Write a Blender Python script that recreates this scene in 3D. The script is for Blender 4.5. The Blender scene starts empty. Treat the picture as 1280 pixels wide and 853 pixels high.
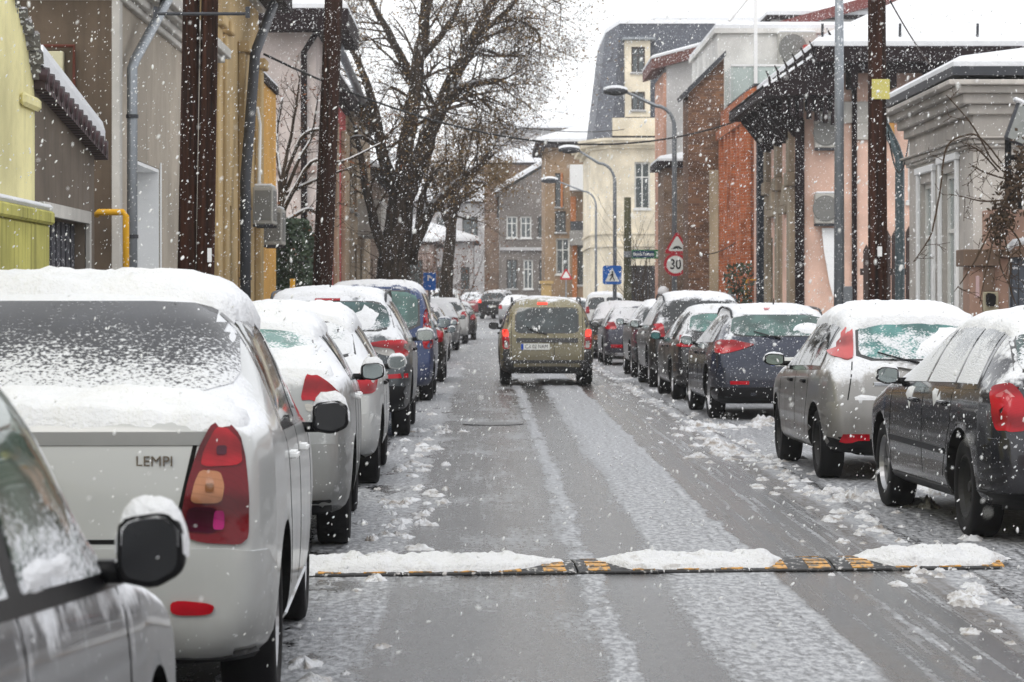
import bpy, bmesh, math, random
import numpy as np
from mathutils import Vector, Matrix, noise
from mathutils.bvhtree import BVHTree
from mathutils.geometry import delaunay_2d_cdt, intersect_point_line

random.seed(7)
SC = bpy.context.scene
COL = SC.collection
R = math.radians
PI = math.pi

# ---- camera geometry measured on the photograph (1280 px wide) -------------
F, CX, CY, CH = 3400.0, 610.0, 378.0, 1.5
def XA(px, Y): return (px - CX) * Y / F
def ZA(py, Y): return CH - (py - CY) * Y / F
def P(px, py, Y): return Vector((XA(px, Y), Y, ZA(py, Y)))
def YA(px, X): return F * X / (px - CX)      # depth at which the plane x = X shows in column px
def ground(Y):
    return 0.0 if Y < 100 else 0.0085 * (Y - 100) if Y < 230 else 1.105

# ---- tagging ---------------------------------------------------------------
def tag(o, label=None, cat=None, group=None, kind=None):
    if label: o['label'] = label
    if cat: o['category'] = cat
    if group: o['group'] = group
    if kind: o['kind'] = kind
    return o
def empty(name, loc=(0, 0, 0), rz=0.0, label=None, cat=None, group=None):
    o = bpy.data.objects.new(name, None); COL.objects.link(o)
    o.empty_display_size = 0.2
    o.location = loc; o.rotation_euler = (0, 0, rz)
    return tag(o, label, cat, group)
def link(name, me, parent=None):
    o = bpy.data.objects.new(name, me); COL.objects.link(o)
    if parent is not None: o.parent = parent
    return o
def copy_tree(o, parent=None):
    c = o.copy(); COL.objects.link(c); c.parent = parent
    for ch in list(o.children): copy_tree(ch, c)
    return c

# ---- mesh builder ----------------------------------------------------------
class MB:
    def __init__(s): s.v = []; s.f = []; s.m = []
    def add(s, vs, fs, mi=0):
        b = len(s.v); s.v += [tuple(v) for v in vs]
        for f in fs: s.f.append(tuple(i + b for i in f)); s.m.append(mi)
        return s
    def box(s, x0, x1, y0, y1, z0, z1, mi=0):
        vs = [(x0,y0,z0),(x1,y0,z0),(x1,y1,z0),(x0,y1,z0),(x0,y0,z1),(x1,y0,z1),(x1,y1,z1),(x0,y1,z1)]
        return s.add(vs, [(0,3,2,1),(4,5,6,7),(0,1,5,4),(1,2,6,5),(2,3,7,6),(3,0,4,7)], mi)
    def obox(s, c, ax, ay, az, mi=0):
        """box from centre and three half axes"""
        c, ax, ay, az = map(Vector, (c, ax, ay, az)); vs = []
        for k in (-1, 1):
            for (i, j) in ((-1,-1),(1,-1),(1,1),(-1,1)): vs.append(c + ax*i + ay*j + az*k)
        return s.add(vs, [(0,3,2,1),(4,5,6,7),(0,1,5,4),(1,2,6,5),(2,3,7,6),(3,0,4,7)], mi)
    def tube(s, pts, rads, n=8, mi=0, cap=True):
        pts = [Vector(p) for p in pts]
        if not hasattr(rads, '__len__'): rads = [rads] * len(pts)
        b = len(s.v); prev = None
        for i, p in enumerate(pts):
            d = (pts[min(i+1, len(pts)-1)] - pts[max(i-1, 0)])
            if d.length < 1e-9: d = Vector((0,0,1))
            d.normalize()
            if prev is None:
                u = d.cross(Vector((0,0,1)) if abs(d.z) < .9 else Vector((1,0,0))).normalized()
            else:
                u = (prev - d * prev.dot(d))
                u = u.normalized() if u.length > 1e-6 else d.orthogonal().normalized()
            prev = u; w = d.cross(u)
            for k in range(n):
                a = 2*PI*k/n
                s.v.append(tuple(p + (u*math.cos(a) + w*math.sin(a)) * rads[i]))
        for i in range(len(pts)-1):
            for k in range(n):
                a0 = b+i*n+k; a1 = b+i*n+(k+1) % n
                s.f.append((a0, a1, a1+n, a0+n)); s.m.append(mi)
        if cap:
            s.f.append(tuple(b+k for k in range(n-1, -1, -1))); s.m.append(mi)
            e = b+(len(pts)-1)*n
            s.f.append(tuple(e+k for k in range(n))); s.m.append(mi)
        return s
    def lathe(s, prof, n=24, axis='z', c=(0,0,0), mi=0):
        """prof: (radius, height) pairs, open"""
        b = len(s.v); c = Vector(c)
        for (r, h) in prof:
            for k in range(n):
                a = 2*PI*k/n; x, y = r*math.cos(a), r*math.sin(a)
                q = (x, y, h) if axis == 'z' else ((h, x, y) if axis == 'x' else (x, h, -y))
                s.v.append(tuple(c + Vector(q)))
        for i in range(len(prof)-1):
            for k in range(n):
                a0 = b+i*n+k; a1 = b+i*n+(k+1) % n
                s.f.append((a0, a1, a1+n, a0+n)); s.m.append(mi)
        return s
    def prism(s, poly, axis, a, b_, mi=0):
        """2D polygon extruded along an axis. axis x: poly=(y,z); y: (x,z); z: (x,y)"""
        def q(p, t): return (t, p[0], p[1]) if axis == 'x' else ((p[0], t, p[1]) if axis == 'y' else (p[0], p[1], t))
        n = len(poly); vs = [q(p, a) for p in poly] + [q(p, b_) for p in poly]
        fs = [tuple(range(n-1, -1, -1)), tuple(range(n, 2*n))] + [(i, (i+1) % n, n+(i+1) % n, n+i) for i in range(n)]
        return s.add(vs, fs, mi)
    def build(s, name, mats, parent=None, smooth=False, bevel=0, fix=True, segs=1):
        me = bpy.data.meshes.new(name)
        me.from_pydata(s.v, [], s.f)
        if not isinstance(mats, (list, tuple)): mats = [mats]
        for m in mats: me.materials.append(m)
        me.polygons.foreach_set('material_index', s.m)
        if fix:
            bm = bmesh.new(); bm.from_mesh(me)
            bmesh.ops.recalc_face_normals(bm, faces=bm.faces)
            if bevel:
                es = [e for e in bm.edges if len(e.link_faces) == 2 and e.calc_face_angle(0) > 0.5]
                bmesh.ops.bevel(bm, geom=es, offset=bevel, segments=segs, affect='EDGES', clamp_overlap=True)
            bm.to_mesh(me); bm.free()
        if smooth: me.polygons.foreach_set('use_smooth', [True]*len(me.polygons))
        me.update()
        return link(name, me, parent)

def lerp(a, b, t): return a + (b-a)*t
def clamp(x, a=0.0, b=1.0): return max(a, min(b, x))
def sstep(a, b, x):
    t = clamp((x-a)/(b-a)); return t*t*(3-2*t)
def tab(t, y):
    if y <= t[0][0]: return t[0][1]
    for (a, b) in zip(t, t[1:]):
        if y <= b[0]: return lerp(a[1], b[1], (y-a[0])/(b[0]-a[0])) if b[0] > a[0] else b[1]
    return t[-1][1]
def fbm(p, s=1.0, o=3):
    v = 0; a = .5; q = Vector(p)*s
    for _ in range(o): v += a*noise.noise(q); q = q*2.03; a *= .5
    return v

# ---- polygons in 2D --------------------------------------------------------
def chaikin(poly, it=1, k=.25):
    for _ in range(it):
        out = []
        for i in range(len(poly)):
            a, b = poly[i], poly[(i+1) % len(poly)]
            out.append((lerp(a[0], b[0], k), lerp(a[1], b[1], k))); out.append((lerp(a[0], b[0], 1-k), lerp(a[1], b[1], 1-k)))
        poly = out
    return poly
def inside(poly, x, y):
    c = False; j = len(poly)-1
    for i in range(len(poly)):
        xi, yi = poly[i]; xj, yj = poly[j]
        if (yi > y) != (yj > y) and x < (xj-xi)*(y-yi)/(yj-yi)+xi: c = not c
        j = i
    return c
def edge_dist(poly, x, y):
    d = 1e9; p = Vector((x, y))
    for i in range(len(poly)):
        a, b = Vector(poly[i]), Vector(poly[(i+1) % len(poly)])
        ab = b-a; t = clamp((p-a).dot(ab)/max(ab.length_squared, 1e-12))
        d = min(d, (p-a-ab*t).length)
    return d
def fill(poly, step):
    """triangulated polygon with interior grid points -> verts2d, faces"""
    pts = []
    n = len(poly)
    for i in range(n):
        a, b = Vector(poly[i]), Vector(poly[(i+1) % n])
        m = max(1, int((b-a).length/step))
        for k in range(m): pts.append(a.lerp(b, k/m))
    nb = len(pts)
    xs = [p.x for p in pts]; ys = [p.y for p in pts]
    y = min(ys)+step*.5; row = 0
    while y < max(ys):
        x = min(xs) + (step*.5 if row % 2 else step*.25)
        while x < max(xs):
            if inside(poly, x, y) and edge_dist(poly, x, y) > step*.45: pts.append(Vector((x, y)))
            x += step
        y += step*.87; row += 1
    vs, es, fs, _, _, _ = delaunay_2d_cdt(pts, [(i, (i+1) % nb) for i in range(nb)], [list(range(nb))], 1, 1e-6)
    return vs, fs

# ---- node materials --------------------------------------------------------
class G:
    def __init__(s, name):
        s.mat = bpy.data.materials.new(name); s.mat.use_nodes = True
        s.nt = s.mat.node_tree; s.nt.nodes.clear()
        s.out = s.nt.nodes.new('ShaderNodeOutputMaterial')
        s._c = {}
    def n(s, t, ins=None, **kw):
        nd = s.nt.nodes.new(t)
        for k, v in kw.items(): setattr(nd, k, v)
        for k, v in (ins or {}).items(): s.set(nd.inputs[k], v)
        return nd
    def set(s, sock, v):
        if isinstance(v, bpy.types.NodeSocket): s.nt.links.new(v, sock)
        elif isinstance(v, (tuple, list)) and sock.type == 'RGBA' and len(v) == 3: sock.default_value = (*v, 1)
        else: sock.default_value = v
    def m(s, op, a, b=0.0, c=0.0):
        nd = s.n('ShaderNodeMath', operation=op)
        for i, v in enumerate((a, b, c)): s.set(nd.inputs[i], v)
        return nd.outputs[0]
    def add(s, a, b): return s.m('ADD', a, b)
    def mul(s, a, b): return s.m('MULTIPLY', a, b)
    def mx(s, a, b): return s.m('MAXIMUM', a, b)
    def ss(s, x, a, b, lo=0.0, hi=1.0):
        nd = s.n('ShaderNodeMapRange', {'Value': x, 'From Min': a, 'From Max': b, 'To Min': lo, 'To Max': hi}, interpolation_type='SMOOTHSTEP')
        return nd.outputs[0]
    def coord(s, which='Object'):
        if which not in s._c: s._c[which] = s.n('ShaderNodeTexCoord').outputs[which]
        return s._c[which]
    def pos(s):
        if 'pos' not in s._c: s._c['pos'] = s.n('ShaderNodeNewGeometry').outputs['Position']
        return s._c['pos']
    def nrm(s):
        if 'nrm' not in s._c: s._c['nrm'] = s.n('ShaderNodeNewGeometry').outputs['Normal']
        return s._c['nrm']
    def sep(s, v):
        o = s.n('ShaderNodeSeparateXYZ', {0: v}).outputs; return o[0], o[1], o[2]
    def comb(s, x, y, z): return s.n('ShaderNodeCombineXYZ', {0: x, 1: y, 2: z}).outputs[0]
    def scale(s, v, sx, sy, sz): return s.n('ShaderNodeVectorMath', {0: v, 1: (sx, sy, sz)}, operation='MULTIPLY').outputs[0]
    def noise(s, v, sc=5.0, det=3.0, rough=.55, dist=0.0):
        return s.n('ShaderNodeTexNoise', {'Vector': v, 'Scale': sc, 'Detail': det, 'Roughness': rough, 'Distortion': dist}).outputs['Fac']
    def mix(s, f, a, b, mode='MIX'):
        nd = s.n('ShaderNodeMix', data_type='RGBA', blend_type=mode)
        s.set(nd.inputs[0], f); s.set(nd.inputs[6], a); s.set(nd.inputs[7], b)
        return nd.outputs[2]
    def bump(s, h, strength=.3, dist=.01):
        return s.n('ShaderNodeBump', {'Height': h, 'Strength': strength, 'Distance': dist}).outputs[0]
    def bsdf(s, col, rough=.5, metal=0.0, normal=None, coat=0.0, spec=.5, emit=None, estr=0.0, trans=0.0):
        nd = s.n('ShaderNodeBsdfPrincipled')
        s.set(nd.inputs['Base Color'], col); s.set(nd.inputs['Roughness'], rough); s.set(nd.inputs['Metallic'], metal)
        s.set(nd.inputs['Specular IOR Level'], spec)
        if coat: s.set(nd.inputs['Coat Weight'], coat); s.set(nd.inputs['Coat Roughness'], .06)
        if normal is not None: s.set(nd.inputs['Normal'], normal)
        if emit is not None: s.set(nd.inputs['Emission Color'], emit); s.set(nd.inputs['Emission Strength'], estr)
        if trans: s.set(nd.inputs['Transmission Weight'], trans)
        return nd.outputs[0]
    def mixs(s, f, a, b): 
        nd = s.n('ShaderNodeMixShader'); s.set(nd.inputs[0], f); s.set(nd.inputs[1], a); s.set(nd.inputs[2], b); return nd.outputs[0]
    def done(s, sh):
        s.nt.links.new(sh, s.out.inputs['Surface']); return s.mat

SNOWC = (.66, .675, .70)
M = {}
def plain(name, col, rough=.6, metal=0.0, coat=0.0, var=.12, sc=6.0, bump=0.0, speck=0.0):
    g = G(name); p = g.coord()
    k = g.noise(p, sc, 4)
    c = g.mix(k, tuple(x*(1-var) for x in col), tuple(min(1, x*(1+var)) for x in col))
    nm = g.bump(g.noise(p, sc*6, 3), .4, bump) if bump else None
    rgh = rough
    if speck:
        w = g.ss(g.noise(p, 26, 2), .66-speck*.1, .70-speck*.1)
        c = g.mix(w, c, SNOWC); 
    return g.done(g.bsdf(c, rgh, metal, nm, coat, .5 if rough < .3 or metal > .3 else .12))
def plaster(name, col, dark=.55, stain=.6, sc=1.0, snowy=.05, streak=.5):
    """rendered wall: blotches, rain streaks, damp foot, fine grain"""
    g = G(name); p = g.pos()
    big = g.noise(p, .7*sc, 5, .6); fine = g.noise(p, 9*sc, 4, .6)
    st = g.noise(g.scale(p, 5*sc, 5*sc, .35), 1.0, 4, .6)
    c = g.mix(g.ss(big, .35, .7), tuple(x*.74 for x in col), tuple(min(.9, x*1.12) for x in col))
    peel = g.ss(g.noise(p, 1.7*sc, 6, .7, .6), .60, .64); c = g.mix(g.mul(peel, .38*stain), c, tuple(min(.8, x*.55+.07) for x in col))
    c = g.mix(g.mul(g.ss(fine, .5, .8), .35), c, tuple(x*.7 for x in col))
    c = g.mix(g.mul(g.ss(st, .46, .72), min(1, stain*streak*1.5)), c, tuple(x*dark for x in col))
    x, y, z = g.sep(p)
    damp = g.ss(g.add(z, g.mul(big, 1.6)), 2.0, .7)
    c = g.mix(g.mul(damp, stain), c, tuple(x_*dark*.9 for x_ in col))
    return g.done(g.bsdf(c, .88, 0, g.bump(fine, .35, .012), spec=.25))
def build_mats():
    # snow
    g = G('snow'); p = g.pos()
    h = g.add(g.mul(g.noise(p, 9, 5, .6), .7), g.mul(g.noise(p, 60, 3), .3))
    c = g.mix(g.noise(p, 3, 3), (.63, .645, .67), (.75, .76, .775))
    M['snow'] = g.done(g.bsdf(c, .75, 0, g.bump(h, .9, .03), spec=.3))
    g = G('dirty_snow'); p = g.pos()
    k = g.ss(g.noise(p, 7, 5, .65), .42, .68)
    c = g.mix(k, (.60, .61, .63), (.26, .23, .20))
    M['slush'] = g.done(g.bsdf(c, .6, 0, g.bump(g.noise(p, 22, 5, .65), .7, .03), spec=.4))
    # falling flakes: ice lets light through
    g = G('falling_snow')
    d = g.n('ShaderNodeBsdfDiffuse', {'Color': (.95, .96, .97)}).outputs[0]
    t = g.n('ShaderNodeBsdfTranslucent', {'Color': (.95, .96, .97)}).outputs[0]
    M['flake'] = g.done(g.mixs(.10, g.mixs(.5, d, t), g.n('ShaderNodeBsdfTransparent').outputs[0]))
    M['black'] = plain('black_plastic', (.008, .008, .009), .42, var=.2, bump=.002)
    M['black_gloss'] = plain('gloss_black', (.01, .01, .011), .12, coat=.6)
    M['under'] = plain('underbody_black', (.010, .010, .010), .9)
    M['rubber'] = plain('wet_rubber', (.009, .009, .010), .6, var=.3, sc=20, bump=.004)
    M['alloy'] = plain('grey_alloy', (.32, .32, .33), .38, .85, var=.3, sc=9)
    M['steel'] = plain('black_steel_wheel', (.03, .03, .03), .5, .3)
    M['chrome'] = plain('worn_chrome', (.55, .56, .57), .18, 1.0)
    M['zinc'] = plain('galvanised_steel', (.23, .25, .27), .5, .55, var=.25, sc=5, speck=.25)
    M['darkmetal'] = plain('dark_painted_metal', (.055, .058, .065), .5, .2, var=.3, sc=6)
    M['mirror_face'] = plain('mirror_glass', (.32, .36, .36), .06, 1.0)
    def lens(name, col, e=0):
        g = G(name); p = g.coord()
        r = g.n('ShaderNodeTexBrick', {'Vector': g.scale(p, 1, 1, 1), 'Scale': 60.0, 'Mortar Size': .02, 'Color1': (1,1,1), 'Color2': (.8,.8,.8), 'Mortar': (.3,.3,.3)}).outputs['Color']
        k = g.noise(p, 9, 2)
        wv = g.n('ShaderNodeTexWave', {'Vector': p, 'Scale': 1.6, 'Distortion': 2.5}, bands_direction='Z').outputs['Fac']
        c = g.mix(g.ss(g.add(g.mul(wv, .5), g.mul(k, .6)), .2, .75), tuple(x*.45 for x in col), col)
        c = g.mix(.25, c, r, 'MULTIPLY')
        sn = g.ss(g.add(g.noise(p, 16, 5, .7), 0), .68, .74)
        c = g.mix(g.mul(sn, .55), c, (.8, .78, .78))
        return g.done(g.bsdf(c, .10, 0, g.bump(k, .25, .01), 0, .3, emit=col, estr=e))
    M['red'] = lens('red_lamp_lens', (.42, .008, .018))
    M['red_lit'] = lens('lit_red_lamp_lens', (1.0, .05, .03), 1.0)
    M['deepred'] = lens('deep_red_lens', (.15, .004, .010))
    M['magenta'] = lens('magenta_highlight_paint', (.42, .01, .16))  # colour of the painted highlight on the fog lens
    M['darkred'] = lens('dark_red_lens', (.10, .006, .028))
    M['pink'] = lens('snow_dusted_red_lens', (.50, .10, .10))
    M['amber'] = lens('amber_lamp_lens', (.46, .20, .10))
    M['clear'] = lens('clear_lamp_lens', (.45, .44, .42))
    M['bulb'] = plain('bulb_socket', (.20, .08, .03), .3)
    g = G('plate_white'); M['plate'] = g.done(g.bsdf((.72, .73, .70), .4))
    M['plate_blue'] = plain('plate_blue', (.02, .08, .42), .4)
    M['ink'] = plain('black_ink', (.012, .012, .012), .5)
    M['white'] = plain('white_paint', (.78, .79, .79), .5, var=.05)
    M['sign_red'] = plain('sign_red', (.46, .015, .03), .4, var=.1)
    M['sign_blue'] = plain('sign_blue', (.012, .12, .46), .4, var=.1)
    M['sign_green'] = plain('sign_green', (.012, .16, .05), .4)
    M['sign_navy'] = plain('sign_navy', (.02, .045, .11), .4)
    M['yellow'] = plain('yellow_enamel', (.62, .33, .02), .5, var=.15, speck=.1)
    g = G('wall_window_glass'); p = g.pos()
    M['wglass'] = g.done(g.bsdf(g.mix(g.noise(p, .9, 3), (.03, .04, .045), (.10, .12, .12)), .08, 0, None, 0, .6))
    g = G('lace_curtain_glass'); p = g.pos()
    M['wglass_pale'] = g.done(g.bsdf(g.mix(g.noise(g.scale(p, 6, 6, .4), 1, 3), (.18, .22, .22), (.40, .45, .44)), .12, 0, None, 0, .6))
    M['frame'] = plain('window_frame_white', (.66, .66, .63), .5, var=.08)
    M['frame_dark'] = plain('window_frame_dark', (.05, .04, .035), .6)
    # wood pole
    g = G('creosoted_wood'); p = g.coord()
    k = g.noise(g.scale(p, 14, 14, .35), 1, 5, .65)
    c = g.mix(g.ss(k, .3, .75), (.006, .0035, .0025), (.062, .024, .014))
    sp = g.ss(g.noise(p, 30, 2), .68, .72); c = g.mix(sp, c, SNOWC)
    M['wood'] = g.done(g.bsdf(c, .85, 0, g.bump(k, .8, .03), spec=.12))
    g = G('mossy_wood'); p = g.coord()
    k = g.noise(g.scale(p, 14, 14, .35), 1, 5, .65)
    M['mosswood'] = g.done(g.bsdf(g.mix(k, (.03, .035, .015), (.11, .10, .05)), .85, 0, g.bump(k, .6, .02)))
    # bark
    g = G('tree_bark'); p = g.pos()
    k = g.noise(g.scale(p, 6, 6, 1.2), 1.5, 6, .7)
    c = g.mix(g.ss(k, .3, .7), (.013, .0095, .007), (.080, .058, .041))
    x, y, z = g.sep(g.nrm())
    sn = g.ss(g.add(g.mul(z, .55), g.mul(g.noise(p, 5, 4), .8)), .62, .8)
    M['bark'] = g.done(g.bsdf(g.mix(g.mul(sn, .8), c, SNOWC), .9, 0, g.bump(k, .8, .05), spec=.1))
    M['twig'] = plain('twig_brown', (.052, .034, .021), .85, var=.4, sc=.6)
    M['leaf_dry'] = plain('withered_leaf', (.19, .125, .055), .85, var=.5, sc=1.5)
    M['leaf_red'] = plain('withered_red_leaf', (.16, .065, .03), .85, var=.5, sc=1.5)
    g = G('evergreen_leaf'); p = g.pos()
    M['leaf_green'] = g.done(g.bsdf(g.mix(g.noise(p, 3, 3), (.012, .028, .012), (.04, .075, .03)), .5))
    # brick
    def brick(name, a, b, mort, sc=1.0):
        g = G(name); p = g.pos()
        x, y, z = g.sep(p)
        v = g.comb(g.add(x, y), z, 0)
        t = g.n('ShaderNodeTexBrick', {'Vector': v, 'Scale': 4.0*sc, 'Color1': a, 'Color2': b, 'Mortar': mort, 'Mortar Size': .025, 'Brick Width': .9, 'Row Height': .30, 'Bias': 0.0})
        k = g.noise(p, 1.2, 5, .65)
        c = g.mix(g.ss(k, .45, .75), t.outputs['Color'], tuple(q*.35 for q in a))
        c = g.mix(g.mul(g.ss(g.noise(p, 4, 5, .7), .6, .72), .35), c, (.6, .55, .5))
        return g.done(g.bsdf(c, .9, 0, g.bump(t.outputs['Fac'], -.4, .02), spec=.2))
    M['brick_red'] = brick('red_brick', (.54, .165, .062), (.35, .095, .038), (.40, .27, .19))
    M['brick_brown'] = brick('dark_brown_brick', (.23, .115, .06), (.11, .06, .04), (.18, .13, .10))
    M['brick_tan'] = brick('tan_brick', (.25, .16, .105), (.18, .12, .085), (.24, .19, .15))
    # slate scales
    g = G('slate_scales'); p = g.pos(); x, y, z = g.sep(p)
    t = g.n('ShaderNodeTexBrick', {'Vector': g.comb(g.add(x, y), z, 0), 'Scale': 3.0, 'Color1': (.085, .095, .12), 'Color2': (.05, .057, .075), 'Mortar': (.025, .027, .035), 'Mortar Size': .03, 'Brick Width': .6, 'Row Height': .45})
    M['slate'] = g.done(g.bsdf(t.outputs['Color'], .6, 0, g.bump(t.outputs['Fac'], -.4, .03)))
    M['eave'] = plain('dark_eave_wood', (.014, .008, .009), .8, var=.4, sc=4, bump=.01, speck=.15)
    g = G('roof_tiles_purple'); p = g.pos(); x, y, z = g.sep(p)
    w = g.n('ShaderNodeTexWave', {'Vector': p, 'Scale': 2.2, 'Distortion': 2.0, 'Detail': 2.0}, bands_direction='Y').outputs['Fac']
    M['tile'] = g.done(g.bsdf(g.mix(w, (.022, .013, .015), (.065, .032, .036)), .7, 0, g.bump(w, .6, .04)))
    g = G('plank_brown'); p = g.pos(); x, y, z = g.sep(p)
    w = g.n('ShaderNodeTexWave', {'Vector': p, 'Scale': 3.2, 'Distortion': .3}, bands_direction='Y').outputs['Fac']
    k = g.noise(g.scale(p, 12, 12, .6), 1, 4)
    M['plank'] = g.done(g.bsdf(g.mix(g.mul(w, k), (.012, .009, .009), (.09, .05, .04)), .8, 0, g.bump(w, .5, .02)))
    M['teal_glass'] = plain('balcony_glass', (.42, .50, .48), .12, var=.1)
def carpaint(name, col, metal=.0, snow=.5, dirt=.3, rough=.32, speck=.5):
    """lacquered paint, road film low down, snow that has stuck to it"""
    g = G(name); p = g.coord(); x, y, z = g.sep(p)
    info = g.n('ShaderNodeObjectInfo').outputs['Random']
    p2 = g.n('ShaderNodeVectorMath', {0: p, 1: g.comb(g.mul(info, 37), g.mul(info, 11), g.mul(info, 5))}, operation='ADD').outputs[0]
    b = g.noise(p2, 2.2, 5, .6); f = g.noise(p2, 30, 3, .6); st = g.noise(g.scale(p2, 7, 7, 1.1), 1.0, 4, .6)
    film = g.mul(g.ss(g.add(z, g.add(g.mul(b, .5), g.mul(st, .35))), 1.25, .50), dirt)
    c = g.mix(film, col, (.060, .053, .046))
    ro = g.add(rough, g.mul(film, .4))
    nz = g.sep(g.nrm())[2]
    amt = g.add(g.add(g.mul(b, .55), g.mul(st, .45)), g.add(g.mul(g.mx(nz, 0.0), .42), g.mul(f, .16)))
    th = .98 - snow*.42
    k = g.ss(amt, th-.05, th+.07)
    sp = g.ss(g.noise(p2, 48, 2), .735-speck*.08, .765-speck*.08)
    k = g.mx(k, g.mul(sp, .85))
    pt = g.bsdf(c, ro, metal, g.bump(g.noise(p2, 14, 3), .05, .004), .5)
    sn = g.bsdf(SNOWC, .75, 0, g.bump(f, .6, .02), spec=.3)
    return g.done(g.mixs(k, pt, sn))
def carglass(name, tint=(.02, .035, .034), snow=.5, zlo=.9, zhi=1.4, grad=.5, crystals=1.0, wb=.62, wf=.50, soft=1.0):
    """tinted glass with snow stuck to it, thicker towards the lower edge"""
    g = G(name); p = g.coord(); x, y, z = g.sep(p)
    b = g.noise(p, 4.5, 5, .65, .4); f = g.noise(g.scale(p, 1, 1, 2.0), 55*crystals, 3, .6)
    amt = g.add(g.add(g.mul(b, wb), g.mul(f, wf)), g.mul(g.ss(z, zhi, zlo), grad*.5))
    th = 1.02 - snow*.55
    k = g.ss(amt, th-.045*soft, th+.07*soft)
    c = g.mix(g.ss(g.noise(p, 3, 3), .4, .65), tint, tuple(min(1, q*2.2) for q in tint))
    gl = g.bsdf(c, .05, 0, None, 0, .55)
    sn = g.bsdf(SNOWC, .75, 0, g.bump(f, .6, .02), spec=.3)
    return g.done(g.mixs(k, gl, sn))
# ============================================================================
# CARS: a lofted, subdivided shell with wheel arches cut out; every other part
# is laid on the shell by projecting its outline from the side it is seen from
# ============================================================================
VIEWS = {'rear': lambda p: (Vector((p[0], -3, p[1])), Vector((0, 1, 0))),
         'front': lambda p: (Vector((p[0], 9, p[1])), Vector((0, -1, 0))),
         'left': lambda p: (Vector((-3, p[0], p[1])), Vector((1, 0, 0))),
         'right': lambda p: (Vector((3, p[0], p[1])), Vector((-1, 0, 0))),
         'top': lambda p: (Vector((p[0], p[1], 5)), Vector((0, 0, -1)))}
def conform(poly, view, bvh, mat, name, parent, off=.006, depth=.02, step=.06, hfn=None, smooth=True, maxd=None):
    vs2, fs = fill(poly, step)
    pos, nrm, ok = [], [], []
    for v in vs2:
        o, d = VIEWS[view](v)
        hit, n, _, dist = bvh.ray_cast(o, d)
        good = hit is not None and n.dot(-d) > .04 and (maxd is None or maxd(hit))
        ok.append(good)
        if not good: pos.append(Vector()); nrm.append(Vector()); continue
        h = off + (hfn(v.x, v.y) if hfn else 0)
        pos.append(hit + n*h); nrm.append(n)
    lim = 4.5*step+.03
    tris = [f for f in fs if all(ok[i] for i in f) and max((pos[a]-pos[b]).length for a, b in zip(f, f[1:]+f[:1])) < lim]
    if not tris: return None
    used = sorted({i for f in tris for i in f}); mp = {u: k for k, u in enumerate(used)}
    V = [pos[i] for i in used]; N = [nrm[i] for i in used]
    Fc = [tuple(mp[i] for i in f) for f in tris]
    cnt = {}
    for f in Fc:
        for a, b in zip(f, f[1:]+f[:1]):
            cnt[(min(a, b), max(a, b))] = cnt.get((min(a, b), max(a, b)), 0)+1
    nb = len(Fc); low = {}; top = {}
    for f in list(Fc):
        for a, b in zip(f, f[1:]+f[:1]):
            if cnt[(min(a, b), max(a, b))] == 1:
                for q in (a, b):
                    if q not in low:
                        h = off + (hfn(vs2[used[q]].x, vs2[used[q]].y) if hfn else 0)
                        top[q] = len(V); V.append(V[q].copy()); low[q] = len(V); V.append(V[q] - N[q]*(h+depth))
                Fc.append((top[b], top[a], low[a], low[b]))
    me = bpy.data.meshes.new(name); me.from_pydata([tuple(v) for v in V], [], Fc); me.materials.append(mat)
    # face outwards
    _, d = VIEWS[view](vs2[0])
    me.update()
    if sum(p.normal.dot(-d) for p in me.polygons[:nb]) < 0: me.flip_normals()
    if smooth:
        me.polygons.foreach_set('use_smooth', [i < nb for i in range(len(me.polygons))])
    return link(name, me, parent)

def mirror_x(poly): return [(-x, z) for x, z in reversed(poly)]

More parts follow.
